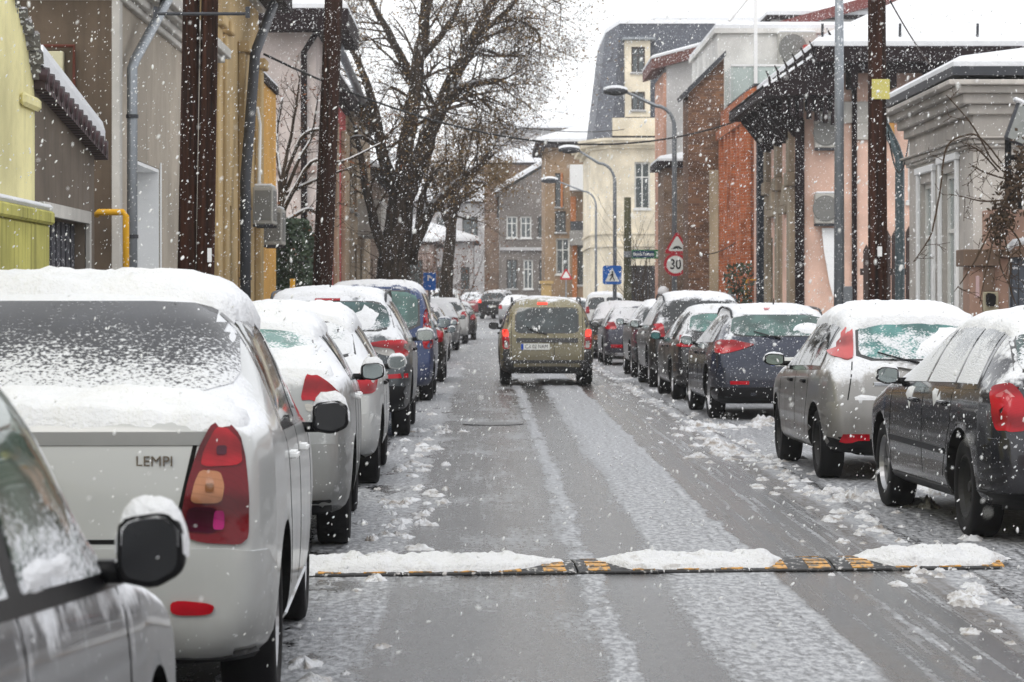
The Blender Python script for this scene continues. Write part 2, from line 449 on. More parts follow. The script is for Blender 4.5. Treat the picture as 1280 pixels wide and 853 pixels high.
def shell(S, lvl):
    top, belt, plan, bot = S['top'], S['belt'], S['plan'], S['bot']
    hw0, gw, H = S['W']/2, S['gw'], S['H']
    rings = []
    ys = sorted(set([t[0] for t in top] + [p[0] for p in plan] + S.get('extra', [])))
    for y in ys:
        zt = tab(top, y); hw = tab(plan, y)*hw0; zb = tab(bot, y); zbelt = tab(belt, y)
        op = sstep(0, 1, (zt - zbelt)/.38)
        xr = lerp(.84*hw, gw*tab(S.get('gplan', [(0, 1)]), y), op)
        z5 = zt - lerp(.022, .06, op)
        z4 = min(zbelt, zt-.05); z4b = z4-.07; z3 = min(S.get('waist', .62), z4b-.05)
        z2 = min(zb+.13, z3-.06)
        half = [(.4*hw, zb), (.93*hw, zb), (.992*hw, z2), (hw, z3), (.988*hw, z4b), (.955*hw, z4), (xr, z5), (xr*.55, zt)]
        rings.append((y, half))
    mb = MB(); k = 8
    for y, half in rings:
        for (x, z) in half: mb.v.append((-x, y, z))
        for (x, z) in reversed(half): mb.v.append((x, y, z))
    n = 2*k
    for i in range(len(rings)-1):
        for j in range(n):
            a = i*n+j; b = i*n+(j+1) % n
            mb.f.append((a, b, b+n, a+n)); mb.m.append(0)
    for base, flip in ((0, 0), ((len(rings)-1)*n, 1)):
        for j in range(k-1):
            q = (base+j, base+j+1, base+n-2-j, base+n-1-j)
            mb.f.append(q if not flip else q[::-1]); mb.m.append(0)
    o = mb.build('body', [S['paint'], M['under']], None, smooth=True)
    md = o.modifiers.new('s', 'SUBSURF'); md.levels = lvl; md.render_levels = lvl
    cut = MB(); ra = S['wr']+.055
    for ya in S['axles']:
        for sx in (-1, 1):
            x0, x1 = sorted((sx*(hw0-.36), sx*(hw0+.3)))
            pr = [(ya+ra*math.cos(2*PI*i/36), S['wr']+ra*math.sin(2*PI*i/36)*1.02) for i in range(36)]
            cut.prism(pr, 'x', x0, x1)
    c = cut.build('cutter', M['under'])
    bm_ = o.modifiers.new('b', 'BOOLEAN'); bm_.object = c; bm_.operation = 'DIFFERENCE'; bm_.solver = 'EXACT'
    dg = bpy.context.evaluated_depsgraph_get(); dg.update()
    me = bpy.data.meshes.new_from_object(o.evaluated_get(dg))
    old = o.data; o.modifiers.clear(); o.data = me; bpy.data.meshes.remove(old)
    bpy.data.objects.remove(c)
    me.materials.clear(); me.materials.append(S['paint']); me.materials.append(M['under'])
    for p in me.polygons:
        c0 = p.center; mi = 0
        for ya in S['axles']:
            if math.hypot(c0.y-ya, (c0.z-S['wr'])/1.02) < ra*1.002: mi = 1
        if c0.z < tab(bot, c0.y)+.02: mi = 1
        p.material_index = mi; p.use_smooth = mi == 0
    bm = bmesh.new(); bm.from_mesh(me); bmesh.ops.triangulate(bm, faces=bm.faces[:])
    bvh = BVHTree.FromBMesh(bm); bm.free()
    return o, bvh

def tyre_mesh(r, w):
    mb = MB(); h = w/2
    prof = [(r*.60, -h*.75), (r*.70, -h*.98), (r*.86, -h), (r*.955, -h*.93), (r, -h*.74), (r, h*.74), (r*.955, h*.93), (r*.86, h), (r*.70, h*.98), (r*.60, h*.75), (r*.55, 0), (r*.60, -h*.75)]
    mb.lathe(prof, 40, 'x')
    o = mb.build('wheel', M['rubber'], None, smooth=True); me = o.data; bpy.data.objects.remove(o); return me
def rim_mesh(r, w, spokes, mat):
    mb = MB(); h = w/2; R0 = r*.64
    mb.lathe([(R0, h*.72), (R0*1.02, h*.86), (R0*.96, h*.9), (R0*.90, h*.6), (R0*.88, -h*.3)], 32, 'x')
    mb.lathe([(.001, -h*.3), (R0*.9, -h*.3)], 24, 'x', mi=1)
    mb.lathe([(.001, h*.66), (R0*.16, h*.66), (R0*.20, h*.5), (R0*.22, -h*.3)], 16, 'x')
    if spokes:
        for i in range(spokes):
            a = 2*PI*i/spokes; ca, sa = math.cos(a), math.sin(a)
            for da in (-.11, .11):
                c2, s2 = math.cos(a+da), math.sin(a+da)
                mb.obox((h*.48, c2*R0*.54, s2*R0*.54), (h*.09, 0, 0), (0, c2*R0*.40, s2*R0*.40), (0, -s2*R0*.055, c2*R0*.055))
    else:
        mb.lathe([(R0*.22, h*.5), (R0*.55, h*.25), (R0*.70, h*.30), (R0*.92, h*.62)], 32, 'x')
        for i in range(10):
            a = 2*PI*i/10
            mb.lathe([(.001, h*.33), (R0*.06, h*.33)], 8, 'x', (0, math.cos(a)*R0*.68, math.sin(a)*R0*.68), 1)
    o = mb.build('rim', [mat, M['under']], None, smooth=False); me = o.data; bpy.data.objects.remove(o); return me
_WH = {}
def wheel_set(r, w, spokes, mat):
    k = (round(r, 3), round(w, 3), spokes, mat.name)
    if k not in _WH: _WH[k] = (tyre_mesh(r, w), rim_mesh(r, w, spokes, mat))
    return _WH[k]

def door_mirror(par, side, x, y, z, w, h, mat, snowcap=.03, glassmat=None):
    """side -1 left, +1 right; housing with its glass facing rearwards"""
    mb = MB(); rings = []
    pts = chaikin([(0, -h/2*.8), (w*.55, -h/2), (w, -h*.28), (w*.98, h*.30), (w*.72, h/2), (0, h/2*.8)], 2, .17)
    for (yy, s, dx) in ((0, .93, 0), (.012, 1.0, 0), (.05, .98, 0), (.10, .82, .0), (.135, .45, .02)):
        rings.append([(dx+w*.5+(px-w*.5)*s, yy, pz*s) for px, pz in pts])
    n = len(pts)
    for rg in rings: mb.v += [(x*1+side*a, y+b, z+c) for a, b, c in rg]
    for i in range(len(rings)-1):
        for j in range(n):
            a = i*n+j; b = i*n+(j+1) % n; mb.f.append((a, b, b+n, a+n)); mb.m.append(0)
    mb.f.append(tuple(range(n))); mb.m.append(0); mb.f.append(tuple((len(rings)-1)*n+j for j in range(n))); mb.m.append(0)
    mb.obox((x-side*.03, y+.06, z-h*.30), (.06, 0, 0), (0, .035, 0), (0, 0, .022), 1)
    o = mb.build('mirror', [mat, M['black']], par, smooth=False)
    for p in o.data.polygons: p.use_smooth = len(p.vertices) == 4
    g = MB(); gp = [(x+side*(w*.5+(px-w*.5)*.82), y-.004, z+pz*.82) for px, pz in pts]
    g.v = gp + [(a, b+.003, c) for a, b, c in gp]
    g.f = [tuple(range(n)), tuple(range(2*n-1, n-1, -1))] + [(i, (i+1) % n, n+(i+1) % n, n+i) for i in range(n)]; g.m = [0]*len(g.f)
    g.build('mirror_glass', glassmat or M['mirror_face'], o)
    if snowcap:
        s = MB(); cols = 9; rows = []
        for i, (yy, sc) in enumerate(((.0, .80), (.015, 1.0), (.06, .98), (.10, .82), (.125, .5))):
            row = []
            for k in range(cols):
                t = k/(cols-1); xx = w*.5+(t-.5)*w*1.06*sc
                up = [q for q in pts if q[1] > 0]
                up = sorted(up); zz = tab(up, clamp(xx, up[0][0], up[-1][0]))*sc
                e = math.sin(PI*clamp(t))**.5 * (1 if 0 < i < 4 else .25)
                row.append((x+side*xx, y+yy, z+zz+snowcap*e*(.9+.5*noise.noise((xx*30+x, yy*30, 3))) - .004))
            rows.append(row)
        for row in rows: s.v += row
        for i in range(4):
            for k in range(cols-1):
                a = i*cols+k; s.f.append((a, a+1, a+1+cols, a+cols)); s.m.append(0)
        b = len(s.v); s.v += [(q[0], q[1], q[2]-snowcap*.6-.012) for row in rows for q in row]
        ring = [i for i in range(cols)] + [r*cols+cols-1 for r in range(1, 5)] + [4*cols+k for k in range(cols-2, -1, -1)] + [r*cols for r in range(3, 0, -1)]
        for i in range(len(ring)):
            a, c = ring[i], ring[(i+1) % len(ring)]; s.f.append((a, c, c+b, a+b)); s.m.append(0)
        s.build('snow_cap', M['snow'], o, smooth=True)
    return o

def text_mesh(name, body, size, mat, parent, loc, rot, extrude=.001, xscale=1.0, align='CENTER', bold=0.0):
    cu = bpy.data.curves.new(name, 'FONT'); cu.body = body; cu.size = size; cu.extrude = extrude; cu.align_x = align; cu.align_y = 'CENTER'; cu.offset = bold
    t = bpy.data.objects.new(name, cu); COL.objects.link(t)
    dg = bpy.context.evaluated_depsgraph_get(); dg.update()
    me = bpy.data.meshes.new_from_object(t.evaluated_get(dg)); bpy.data.objects.remove(t)
    me.name = name; me.materials.clear(); me.materials.append(mat)
    o = link(name, me, parent); o.location = loc; o.rotation_euler = rot; o.scale = (xscale, 1, 1)
    return o

def number_plate(par, x, z, bvh, text='', w=.52, h=.112):
    hit, n, _, _ = bvh.ray_cast(Vector((x, -3, z)), Vector((0, 1, 0)))
    if hit is None: return
    y = min(hit.y, (bvh.ray_cast(Vector((x-w*.45, -3, z)), Vector((0, 1, 0)))[0] or hit).y, (bvh.ray_cast(Vector((x+w*.45, -3, z)), Vector((0, 1, 0)))[0] or hit).y) - .02
    b = MB(); b.box(x-w/2, x+w/2, y, y+.03, z-h/2, z+h/2)
    o = b.build('number_plate', M['plate'], par, bevel=.003)
    b = MB(); b.box(x-w/2+.004, x-w/2+.048, y-.002, y+.002, z-h/2+.004, z+h/2-.004); b.build('blue_band', M['plate_blue'], o)
    if text: text_mesh('lettering', text, .098, M['ink'], o, (x+.022, y-.0015, z), (PI/2, 0, 0), .001, .82)

def snowfn(poly, T, Rr, seed=0.0, sc=4.0):
    def f(x, y):
        d = edge_dist(poly, x, y); t = 1-min(d/Rr, 1)
        return T*math.sqrt(max(0, 1-t*t))*(.80+.85*fbm((x*sc+seed, y*sc, seed), 1.3, 4)+.22*noise.noise((x*27, y*27, seed))) - .004
    return f

def side_poly(S, ya, yb, sa=0.0, sb=0.0, drop=.10, lift=.02):
    top, belt = S['top'], S['belt']; zb = lambda y: tab(belt, y)+lift
    N = 8; up = []
    for i in range(N+1):
        y = lerp(yb+sb, ya+sa, i/N); z = tab(top, y)-drop
        if z > zb(y)+.03: up.append((y, z))
    return [(ya, zb(ya)), (yb, zb(yb))] + up

def car(S, name, label, X, Y, rot=0.0, group=None, cat='car', lvl=2, step=.06, z0=None):
    root = empty(name, (X, Y, ground(Y) if z0 is None else z0), R(rot), label, cat, group)
    body, bvh = shell(S, lvl); body.parent = root
    hw, H, L = S['W']/2, S['H'], S['L']; top, belt = S['top'], S['belt']
    detail = S.get('detail', 2)
    # --- windows
    gl_r, gl_s = S['glass_rear'], S['glass_side']
    sides = (('left',), ('right',)) if detail > 0 else (('left',), ('right',))
    for (v,) in sides:
        if S.get('trim_span'):
            a, b, c, d = S['trim_span']
            conform(side_poly(S, a, b, c, d, S.get('trim_drop', .075), -.012), v, bvh, S.get('trim', M['black_gloss']), 'window_surround', body, .003, .012, step)
        for (a, b, c, d) in S['side_spans']:
            conform(side_poly(S, a, b, c, d), v, bvh, gl_s, 'window', root, .007, .01, step)
    for poly in S['rear_windows']:
        if S.get('rear_trim', True):
            cx = sum(p[0] for p in poly)/len(poly); cz = sum(p[1] for p in poly)/len(poly)
            conform(chaikin([(cx+(x-cx)*1.05, cz+(z-cz)*1.08) for x, z in poly], 1, .12), 'rear', bvh, M['black_gloss'], 'window_surround', body, .002, .012, step)
        conform(chaikin(poly, 2, .14), 'rear', bvh, gl_r, 'rear_window', root, .006, .012, step)
    ws = S['windscreen']   # (y_base, y_top)
    yb_, yt_ = ws; wpoly = [(-hw*.80, yb_), (hw*.80, yb_), (S['gw']*.90, yt_), (-S['gw']*.90, yt_)]
    conform(wpoly, 'top', bvh, S.get('glass_front', gl_s), 'windscreen', root, .006, .012, .09)
    # --- lamps: each a list of (name, poly in rear view, material, offset)
    for sx in (-1, 1):
        base = None
        for (nm, poly, mat, off) in S['lamps']:
            pl = poly if sx > 0 else mirror_x(poly)
            o = conform(chaikin(pl, 2, .16), 'rear', bvh, mat, nm, base or root, off, .02, min(step, .045))
            if base is None: base = o
        for (nm, poly, mat, off) in S.get('side_lamps', []):
            conform(chaikin(poly, 2, .16), 'right' if sx > 0 else 'left', bvh, mat, nm, base or root, off, .02, .04)
        # head lamp
        hl = S.get('head', None) or [(hw*.52, tab(top, L-.25)-.17), (hw*.88, tab(top, L-.3)-.19), (hw*.90, tab(top, L-.3)-.05), (hw*.60, tab(top, L-.2)-.07)]
        conform(hl if sx > 0 else mirror_x(hl), 'front', bvh, M['clear'], 'headlight', root, .006, .02, .06)
    # --- extra patches
    for (nm, view, poly, mat, off) in S.get('patches', []):
        conform(poly, view, bvh, mat, nm, root, off, .015, step)
        if view in ('left',): conform(poly, 'right', bvh, mat, nm, root, off, .015, step)
    # --- seams and handles
    if detail > 1:
        for v in ('left', 'right'):
            for (y0, z0_, y1, z1_) in S.get('seams', []):
                d = Vector((y1-y0, z1_-z0_)).normalized(); nn = Vector((-d.y, d.x))*.0045
                conform([(y0-nn.x, z0_-nn.y), (y1-nn.x, z1_-nn.y), (y1+nn.x, z1_+nn.y), (y0+nn.x, z0_+nn.y)], v, bvh, M['under'], 'door_seam', body, .0015, .004, .05)
            for (yh, zh) in S.get('handles', []):
                sx = -1 if v == 'left' else 1
                hit = bvh.ray_cast(Vector((sx*3, yh, zh)), Vector((-sx, 0, 0)))[0]
                if hit is None: continue
                hb = MB(); hb.box(hit.x-.02 if sx > 0 else hit.x-.032, hit.x+.032 if sx > 0 else hit.x+.02, yh-.09, yh+.09, zh-.014, zh+.016)
                hb.build('door_handle', S.get('handle_mat', M['black']), root, bevel=.008, segs=2)
        for (x0, z0_, x1, z1_) in S.get('rear_seams', []):
            d = Vector((x1-x0, z1_-z0_)).normalized(); nn = Vector((-d.y, d.x))*S.get('seam_w', .005)
            conform([(x0-nn.x, z0_-nn.y), (x1-nn.x, z1_-nn.y), (x1+nn.x, z1_+nn.y), (x0+nn.x, z0_+nn.y)], 'rear', bvh, M['under'], 'tailgate_seam', body, .0015, .004, .05)
    # --- wheels
    r, w = S['wr'], .205
    tm, rm = wheel_set(r, w, S.get('spokes', 7), S.get('rim_mat', M['alloy']))
    for ya in S['axles']:
        for sx in (-1, 1):
            o = link('wheel', tm, root); o.location = (sx*(hw-.035-w/2), ya, r); o.rotation_euler = (random.uniform(0, 6), 0, 0 if sx > 0 else PI)
            rr = (S.get('rear_rim') if ya < L/2 and S.get('rear_rim') else None)
            mesh = wheel_set(r, w, *rr)[1] if rr else rm
            link('rim', mesh, o)
    # --- door mirrors
    my, mz = S['mirror']
    for sx in (-1, 1):
        hit = bvh.ray_cast(Vector((sx*3, my, mz-.06)), Vector((-sx, 0, 0)))[0]
        hx = hit.x if hit else sx*hw*.9
        door_mirror(root, sx, hx+sx*.035, my, mz, S.get('mw', .165), S.get('mh', .13), S.get('mirror_mat', M['black']), S.get('mcap', .03), S.get('mirror_glass'))
    # --- plate, brake light, wiper, rails, aerial
    if S.get('plate'): number_plate(root, S['plate'][0], S['plate'][1], bvh, S['plate'][2])
    if S.get('rails'):
        for sx in (-1, 1):
            y0, y1 = S['rails']; rb = MB(); pts = []; rad = []
            for i in range(11):
                t = i/10; yy = lerp(y0, y1, t); zz = tab(top, yy)+.0; e = min(1, min(t, 1-t)/.08)
                pts.append((sx*S['gw']*.95, yy, zz-.088+.055*e)); rad.append(.016)
            rb.tube(pts, rad, 8); rb.build('roof_rail', S.get('rail_mat', M['darkmetal']), root, smooth=True)
    if S.get('aerial'):
        ab = MB(); ya = S['aerial']; ab.tube([(0, ya, tab(top, ya)-.01), (0, ya-.05, tab(top, ya)+.10)], [.012, .005], 6); ab.build('aerial', M['black'], root)
    if S.get('rear_wiper', S['L'] < 4.28 or S['H'] > 1.58):
        q0 = S['rear_windows'][0]; zb_ = min(p[1] for p in q0); xa, xb = (.0, -.34)
        h0 = bvh.ray_cast(Vector((xa, -3, zb_-.03)), Vector((0, 1, 0)))[0]; h1 = bvh.ray_cast(Vector((xb, -3, zb_+.05)), Vector((0, 1, 0)))[0]
        if h0 and h1:
            wp = MB(); wp.tube([h0+Vector((0, -.02, 0)), h0.lerp(h1, .5)+Vector((0, -.035, 0)), h1+Vector((0, -.02, .01))], [.014, .009, .007], 6); wp.build('wiper', M['black'], root)
    # --- lying snow
    for i, (poly, T, Rr) in enumerate(S.get('snow', [])):
        conform(poly, 'top', bvh, M['snow'], 'snow_cover', root, 0.0, .012, S.get('snow_step', .04), snowfn(poly, T, Rr, X*3+i))
    for i, (poly, T, Rr) in enumerate(S.get('rear_snow', [])):
        conform(poly, 'rear', bvh, M['snow'], 'snow_patch', root, 0.004, .012, .045, snowfn(poly, T, Rr, X*3+i, 9))
    for i, (poly, T, Rr) in enumerate(S.get('side_snow', [])):
        for v in ('left', 'right'):
            conform(poly, v, bvh, M['snow'], 'snow_patch', root, 0.004, .012, .045, snowfn(poly, T, Rr, X*3+i, 9))
    return root, bvh

def ragged(poly, amp, seed=0, n=6):
    out = []
    for i in range(len(poly)):
        a, b = Vector(poly[i]), Vector(poly[(i+1) % len(poly)])
        m = max(1, int((b-a).length/.06))
        nn = Vector((-(b-a).y, (b-a).x)).normalized() if (b-a).length > 0 else Vector((0, 0))
        for k in range(m):
            p = a.lerp(b, k/m); out.append(tuple(p + nn*amp*(noise.noise((p.x*7+seed, p.y*7, seed))+.5*noise.noise((p.x*19+seed, p.y*19, seed+3)))))
    return out
def roof_poly(S, y0, y1, k=1.0, hood=False):
    g = S['gw']*k
    return ragged([(-g*.98, y0), (g*.98, y0), (g*1.02, y0+.25), (g*1.02, y1-.2), (g*.93, y1), (-g*.93, y1), (-g*1.02, y1-.2), (-g*1.02, y0+.25)], .016, y0)
def hood_poly(S, y0, y1):
    h = S['W']/2
    return ragged([(-h*.74, y0), (h*.74, y0), (h*.80, (y0+y1)/2), (h*.70, y1), (-h*.70, y1), (-h*.80, (y0+y1)/2)], .02, y0)

# ---------------------------------------------------------------- body shapes
def base(L, W, H, gw, top, belt, axles, wr, waist=.62, ends=(.80, .80), bot=None):
    return dict(L=L, W=W, H=H, gw=gw, top=top, belt=belt, axles=axles, wr=wr, waist=waist,
        plan=[(0, ends[0]), (.03, ends[0]+.06), (.12, .935), (.35, .98), (.8, 1), (L-1.0, 1), (L-.45, .97), (L-.18, .90), (L-.04, ends[1]), (L, ends[1]-.08)],
        bot=bot or [(0, .36), (.05, .26), (.4, .20), (L-.5, .20), (L-.05, .26), (L, .34)],
        extra=[axles[0]-.42, axles[0]+.42, axles[1]-.42, axles[1]+.42])
def sedan():
    L = 4.29
    S = base(L, 1.74, 1.53, .665,
        [(0, .60), (.02, .84), (.05, 1.03), (.09, 1.10), (.45, 1.135), (.55, 1.15), (.78, 1.28), (1.08, 1.44), (1.35, 1.50), (2.0, 1.53), (2.45, 1.48), (3.1, 1.10), (3.25, 1.04), (3.95, .89), (4.2, .72), (L, .5)],
        [(0, 1.08), (.45, 1.07), (1.0, 1.02), (3.2, .97), (L, .9)], (.80, 3.43), .31, .64, (.84, .80))
    S.update(windscreen=(3.06, 2.5), side_spans=[(1.05, 1.95, .22, 0), (2.02, 3.0, 0, -.12)], trim_span=(1.0, 3.1, .2, -.1),
        rear_windows=[[(-.66, 1.165), (.66, 1.165), (.60, 1.43), (-.60, 1.43)]], mirror=(2.78, 1.02),
        seams=[(1.98, .34, 1.98, 1.0), (1.12, .75, 1.12, 1.02), (3.05, .34, 3.02, .95), (1.12, .75, 1.25, .4)],
        handles=[(1.28, .90), (2.22, .88)], handle_mat=M['white'])
    return S
def hatch(L=4.25, W=1.75, H=1.46, gw=.60, ro=.78, wb=2.61, wr=.315, z_tail=1.0, belt=.93):
    k = L/4.25
    S = base(L, W, H, gw,
        [(0, .52), (.02, .68), (.05, .90), (.12, z_tail+.02), (.24, z_tail+.16), (.42, H-.13), (.55, H-.06), (.9, H-.02), (1.7*k, H), (2.25*k, H-.05), (3.05*k, 1.03), (3.2*k, .98), (3.9*k, .83), (L-.10, .68), (L, .5)],
        [(0, belt+.02), (1.2, belt+.01), (3.2*k, belt-.04), (L, belt-.1)], (ro, ro+wb), wr, .60, (.82, .80))
    a = ro
    S.update(windscreen=(3.0*k, 2.32*k), side_spans=[(.52, 1.02*k, .16, .10), (1.08*k, 1.88*k, .10, 0), (1.95*k, 2.98*k, 0, -.15)], trim_span=(.46, 3.05*k, .16, -.12),
        rear_windows=[[(-W*.36, z_tail+.05), (W*.36, z_tail+.05), (gw*.93, H-.14), (-gw*.93, H-.14)]], mirror=(2.72*k, belt+.03),
        seams=[(1.92*k, .34, 1.92*k, belt), (1.06*k, .72, 1.05*k, belt), (1.06*k, .72, 1.3*k, .36), (3.0*k, .36, 2.98*k, belt-.03)],
        handles=[(1.28*k, belt-.11), (2.18*k, belt-.12)])
    return S
def suv(L=4.68, W=1.88, H=1.67, gw=.67):
    k = L/4.68
    S = base(L, W, H, gw,
        [(0, .58), (.02, .80), (.05, 1.06), (.12, H-.50), (.24, H-.36), (.38, H-.16), (.5, H-.08), (.9, H-.03), (2.0*k, H), (2.65*k, H-.06), (3.5*k, 1.20), (3.7*k, 1.13), (4.4*k, 1.0), (L-.08, .8), (L, .58)],
        [(0, 1.08), (2, 1.07), (3.5*k, 1.03), (L, .98)], (.88*k, .88*k+2.79*k), .355, .72, (.84, .82), [(0, .44), (.06, .34), (.4, .27), (L-.5, .27), (L-.05, .36), (L, .45)])
    S.update(windscreen=(3.45*k, 2.72*k), side_spans=[(.5, 1.15*k, .16, .06), (1.22*k, 2.1*k, .06, 0), (2.17*k, 3.38*k, 0, -.18)], trim_span=(.44, 3.46*k, .16, -.14),
        rear_windows=[[(-W*.385, H-.48), (W*.385, H-.48), (gw*.94, H-.17), (-gw*.94, H-.17)]], mirror=(3.08*k, 1.10), mh=.15,
        seams=[(2.13*k, .42, 2.13*k, 1.05), (1.2*k, .8, 1.2*k, 1.05), (3.4*k, .42, 3.38*k, 1.0)], handles=[(1.42*k, .96), (2.42*k, .95)], rails=(.55, 2.5*k))
    return S
def van(L=4.45, W=1.76, H=1.80, gw=.71, z_tail=1.08, belt=1.06, roll=.0):
    S = base(L, W, H, gw,
        [(0, .55), (.02, .76), (.04, 1.0), (.07, z_tail), (.14, z_tail+.30), (.20, H-.14), (.30, H-.06), (.7, H-.02), (2.3, H), (2.8, H-.06), (3.4, 1.17), (3.55, 1.10), (4.2, .92), (L-.07, .72), (L, .5)],
        [(0, belt), (2, belt), (3.4, belt-.04), (L, belt-.1)], (.72, 3.45), .315, .66, (.88, .80))
    S.update(windscreen=(3.36, 2.86), side_spans=[(.34, 1.15, .06, 0), (1.22, 2.1, 0, 0), (2.18, 3.3, 0, -.15)], trim_span=(.28, 3.38, .05, -.12),
        rear_windows=[[(-.56, z_tail-.10), (.56, z_tail-.10), (.55, H-.22), (-.55, H-.22)]], mirror=(3.0, belt+.05), mh=.18,
        seams=[(2.14, .36, 2.14, belt), (1.18, .36, 1.18, belt), (3.3, .36, 3.28, belt-.04)], handles=[(1.4, .92), (2.42, .92)])
    return S
# ---------------------------------------------------------------- camera, sky
build_mats()
def setup():
    cam = bpy.data.cameras.new('camera'); o = bpy.data.objects.new('camera', cam); COL.objects.link(o)
    o.location = (0, 0, CH); o.rotation_euler = (PI/2, 0, 0)
    cam.sensor_width = 36.0; cam.lens = F/1280*36
    cam.shift_x = (640-CX)/1280; cam.shift_y = -(426.5-CY)/1280
    cam.clip_start = .1; cam.clip_end = 3000
    cam.dof.use_dof = True; cam.dof.focus_distance = 18.0; cam.dof.aperture_fstop = 9.0
    SC.camera = o
    w = bpy.data.worlds.new('World'); SC.world = w; w.use_nodes = True
    nt = w.node_tree; nt.nodes.clear()
    out = nt.nodes.new('ShaderNodeOutputWorld'); bg = nt.nodes.new('ShaderNodeBackground')
    sky = nt.nodes.new('ShaderNodeTexSky'); sky.sky_type = 'NISHITA'; sky.sun_disc = False
    sky.sun_elevation = R(48); sky.sun_rotation = R(200); sky.air_density = 1.0; sky.dust_density = 4.0
    # closed cloud deck: the blue sky shows through only as a faint tint
    tc = nt.nodes.new('ShaderNodeTexCoord')
    nz = nt.nodes.new('ShaderNodeTexNoise'); nz.inputs['Scale'].default_value = 2.0; nz.inputs['Detail'].default_value = 4
    nt.links.new(tc.outputs['Generated'], nz.inputs['Vector'])
    mr = nt.nodes.new('ShaderNodeMapRange'); mr.inputs['To Min'].default_value = 7.4; mr.inputs['To Max'].default_value = 8.8
    nt.links.new(nz.outputs['Fac'], mr.inputs['Value'])
    cl = nt.nodes.new('ShaderNodeVectorMath'); cl.operation = 'SCALE'; cl.inputs[0].default_value = (1.0, 1.012, 1.03)
    nt.links.new(mr.outputs[0], cl.inputs['Scale'])
    mx = nt.nodes.new('ShaderNodeMix'); mx.data_type = 'RGBA'; mx.inputs[0].default_value = .90
    nt.links.new(sky.outputs['Color'], mx.inputs[6]); nt.links.new(cl.outputs[0], mx.inputs[7])
    nt.links.new(mx.outputs[2], bg.inputs['Color']); bg.inputs['Strength'].default_value = .15
    nt.links.new(bg.outputs[0], out.inputs['Surface'])
    sl = bpy.data.lights.new('sun', 'SUN'); sl.energy = 0.7; sl.angle = R(25); sl.color = (1, .97, .93)
    so = bpy.data.objects.new('sun', sl); COL.objects.link(so); so.rotation_euler = (R(42), 0, R(-20))
    so.location = (0, -10, 40)
    SC.view_settings.view_transform = 'Standard'; SC.view_settings.look = 'None'; SC.view_settings.gamma = 1; SC.view_settings.exposure = 0.40
    SC.view_settings.use_curve_mapping = False
    SC.render.engine = 'CYCLES'; c = SC.cycles
    c.use_denoising = True; c.max_bounces = 6; c.diffuse_bounces = 3; c.glossy_bounces = 3; c.transmission_bounces = 4; c.volume_bounces = 1; c.transparent_max_bounces = 6
    c.caustics_reflective = False; c.caustics_refractive = False; c.sample_clamp_indirect = 6
    c.use_adaptive_sampling = True; c.adaptive_threshold = .015
setup()
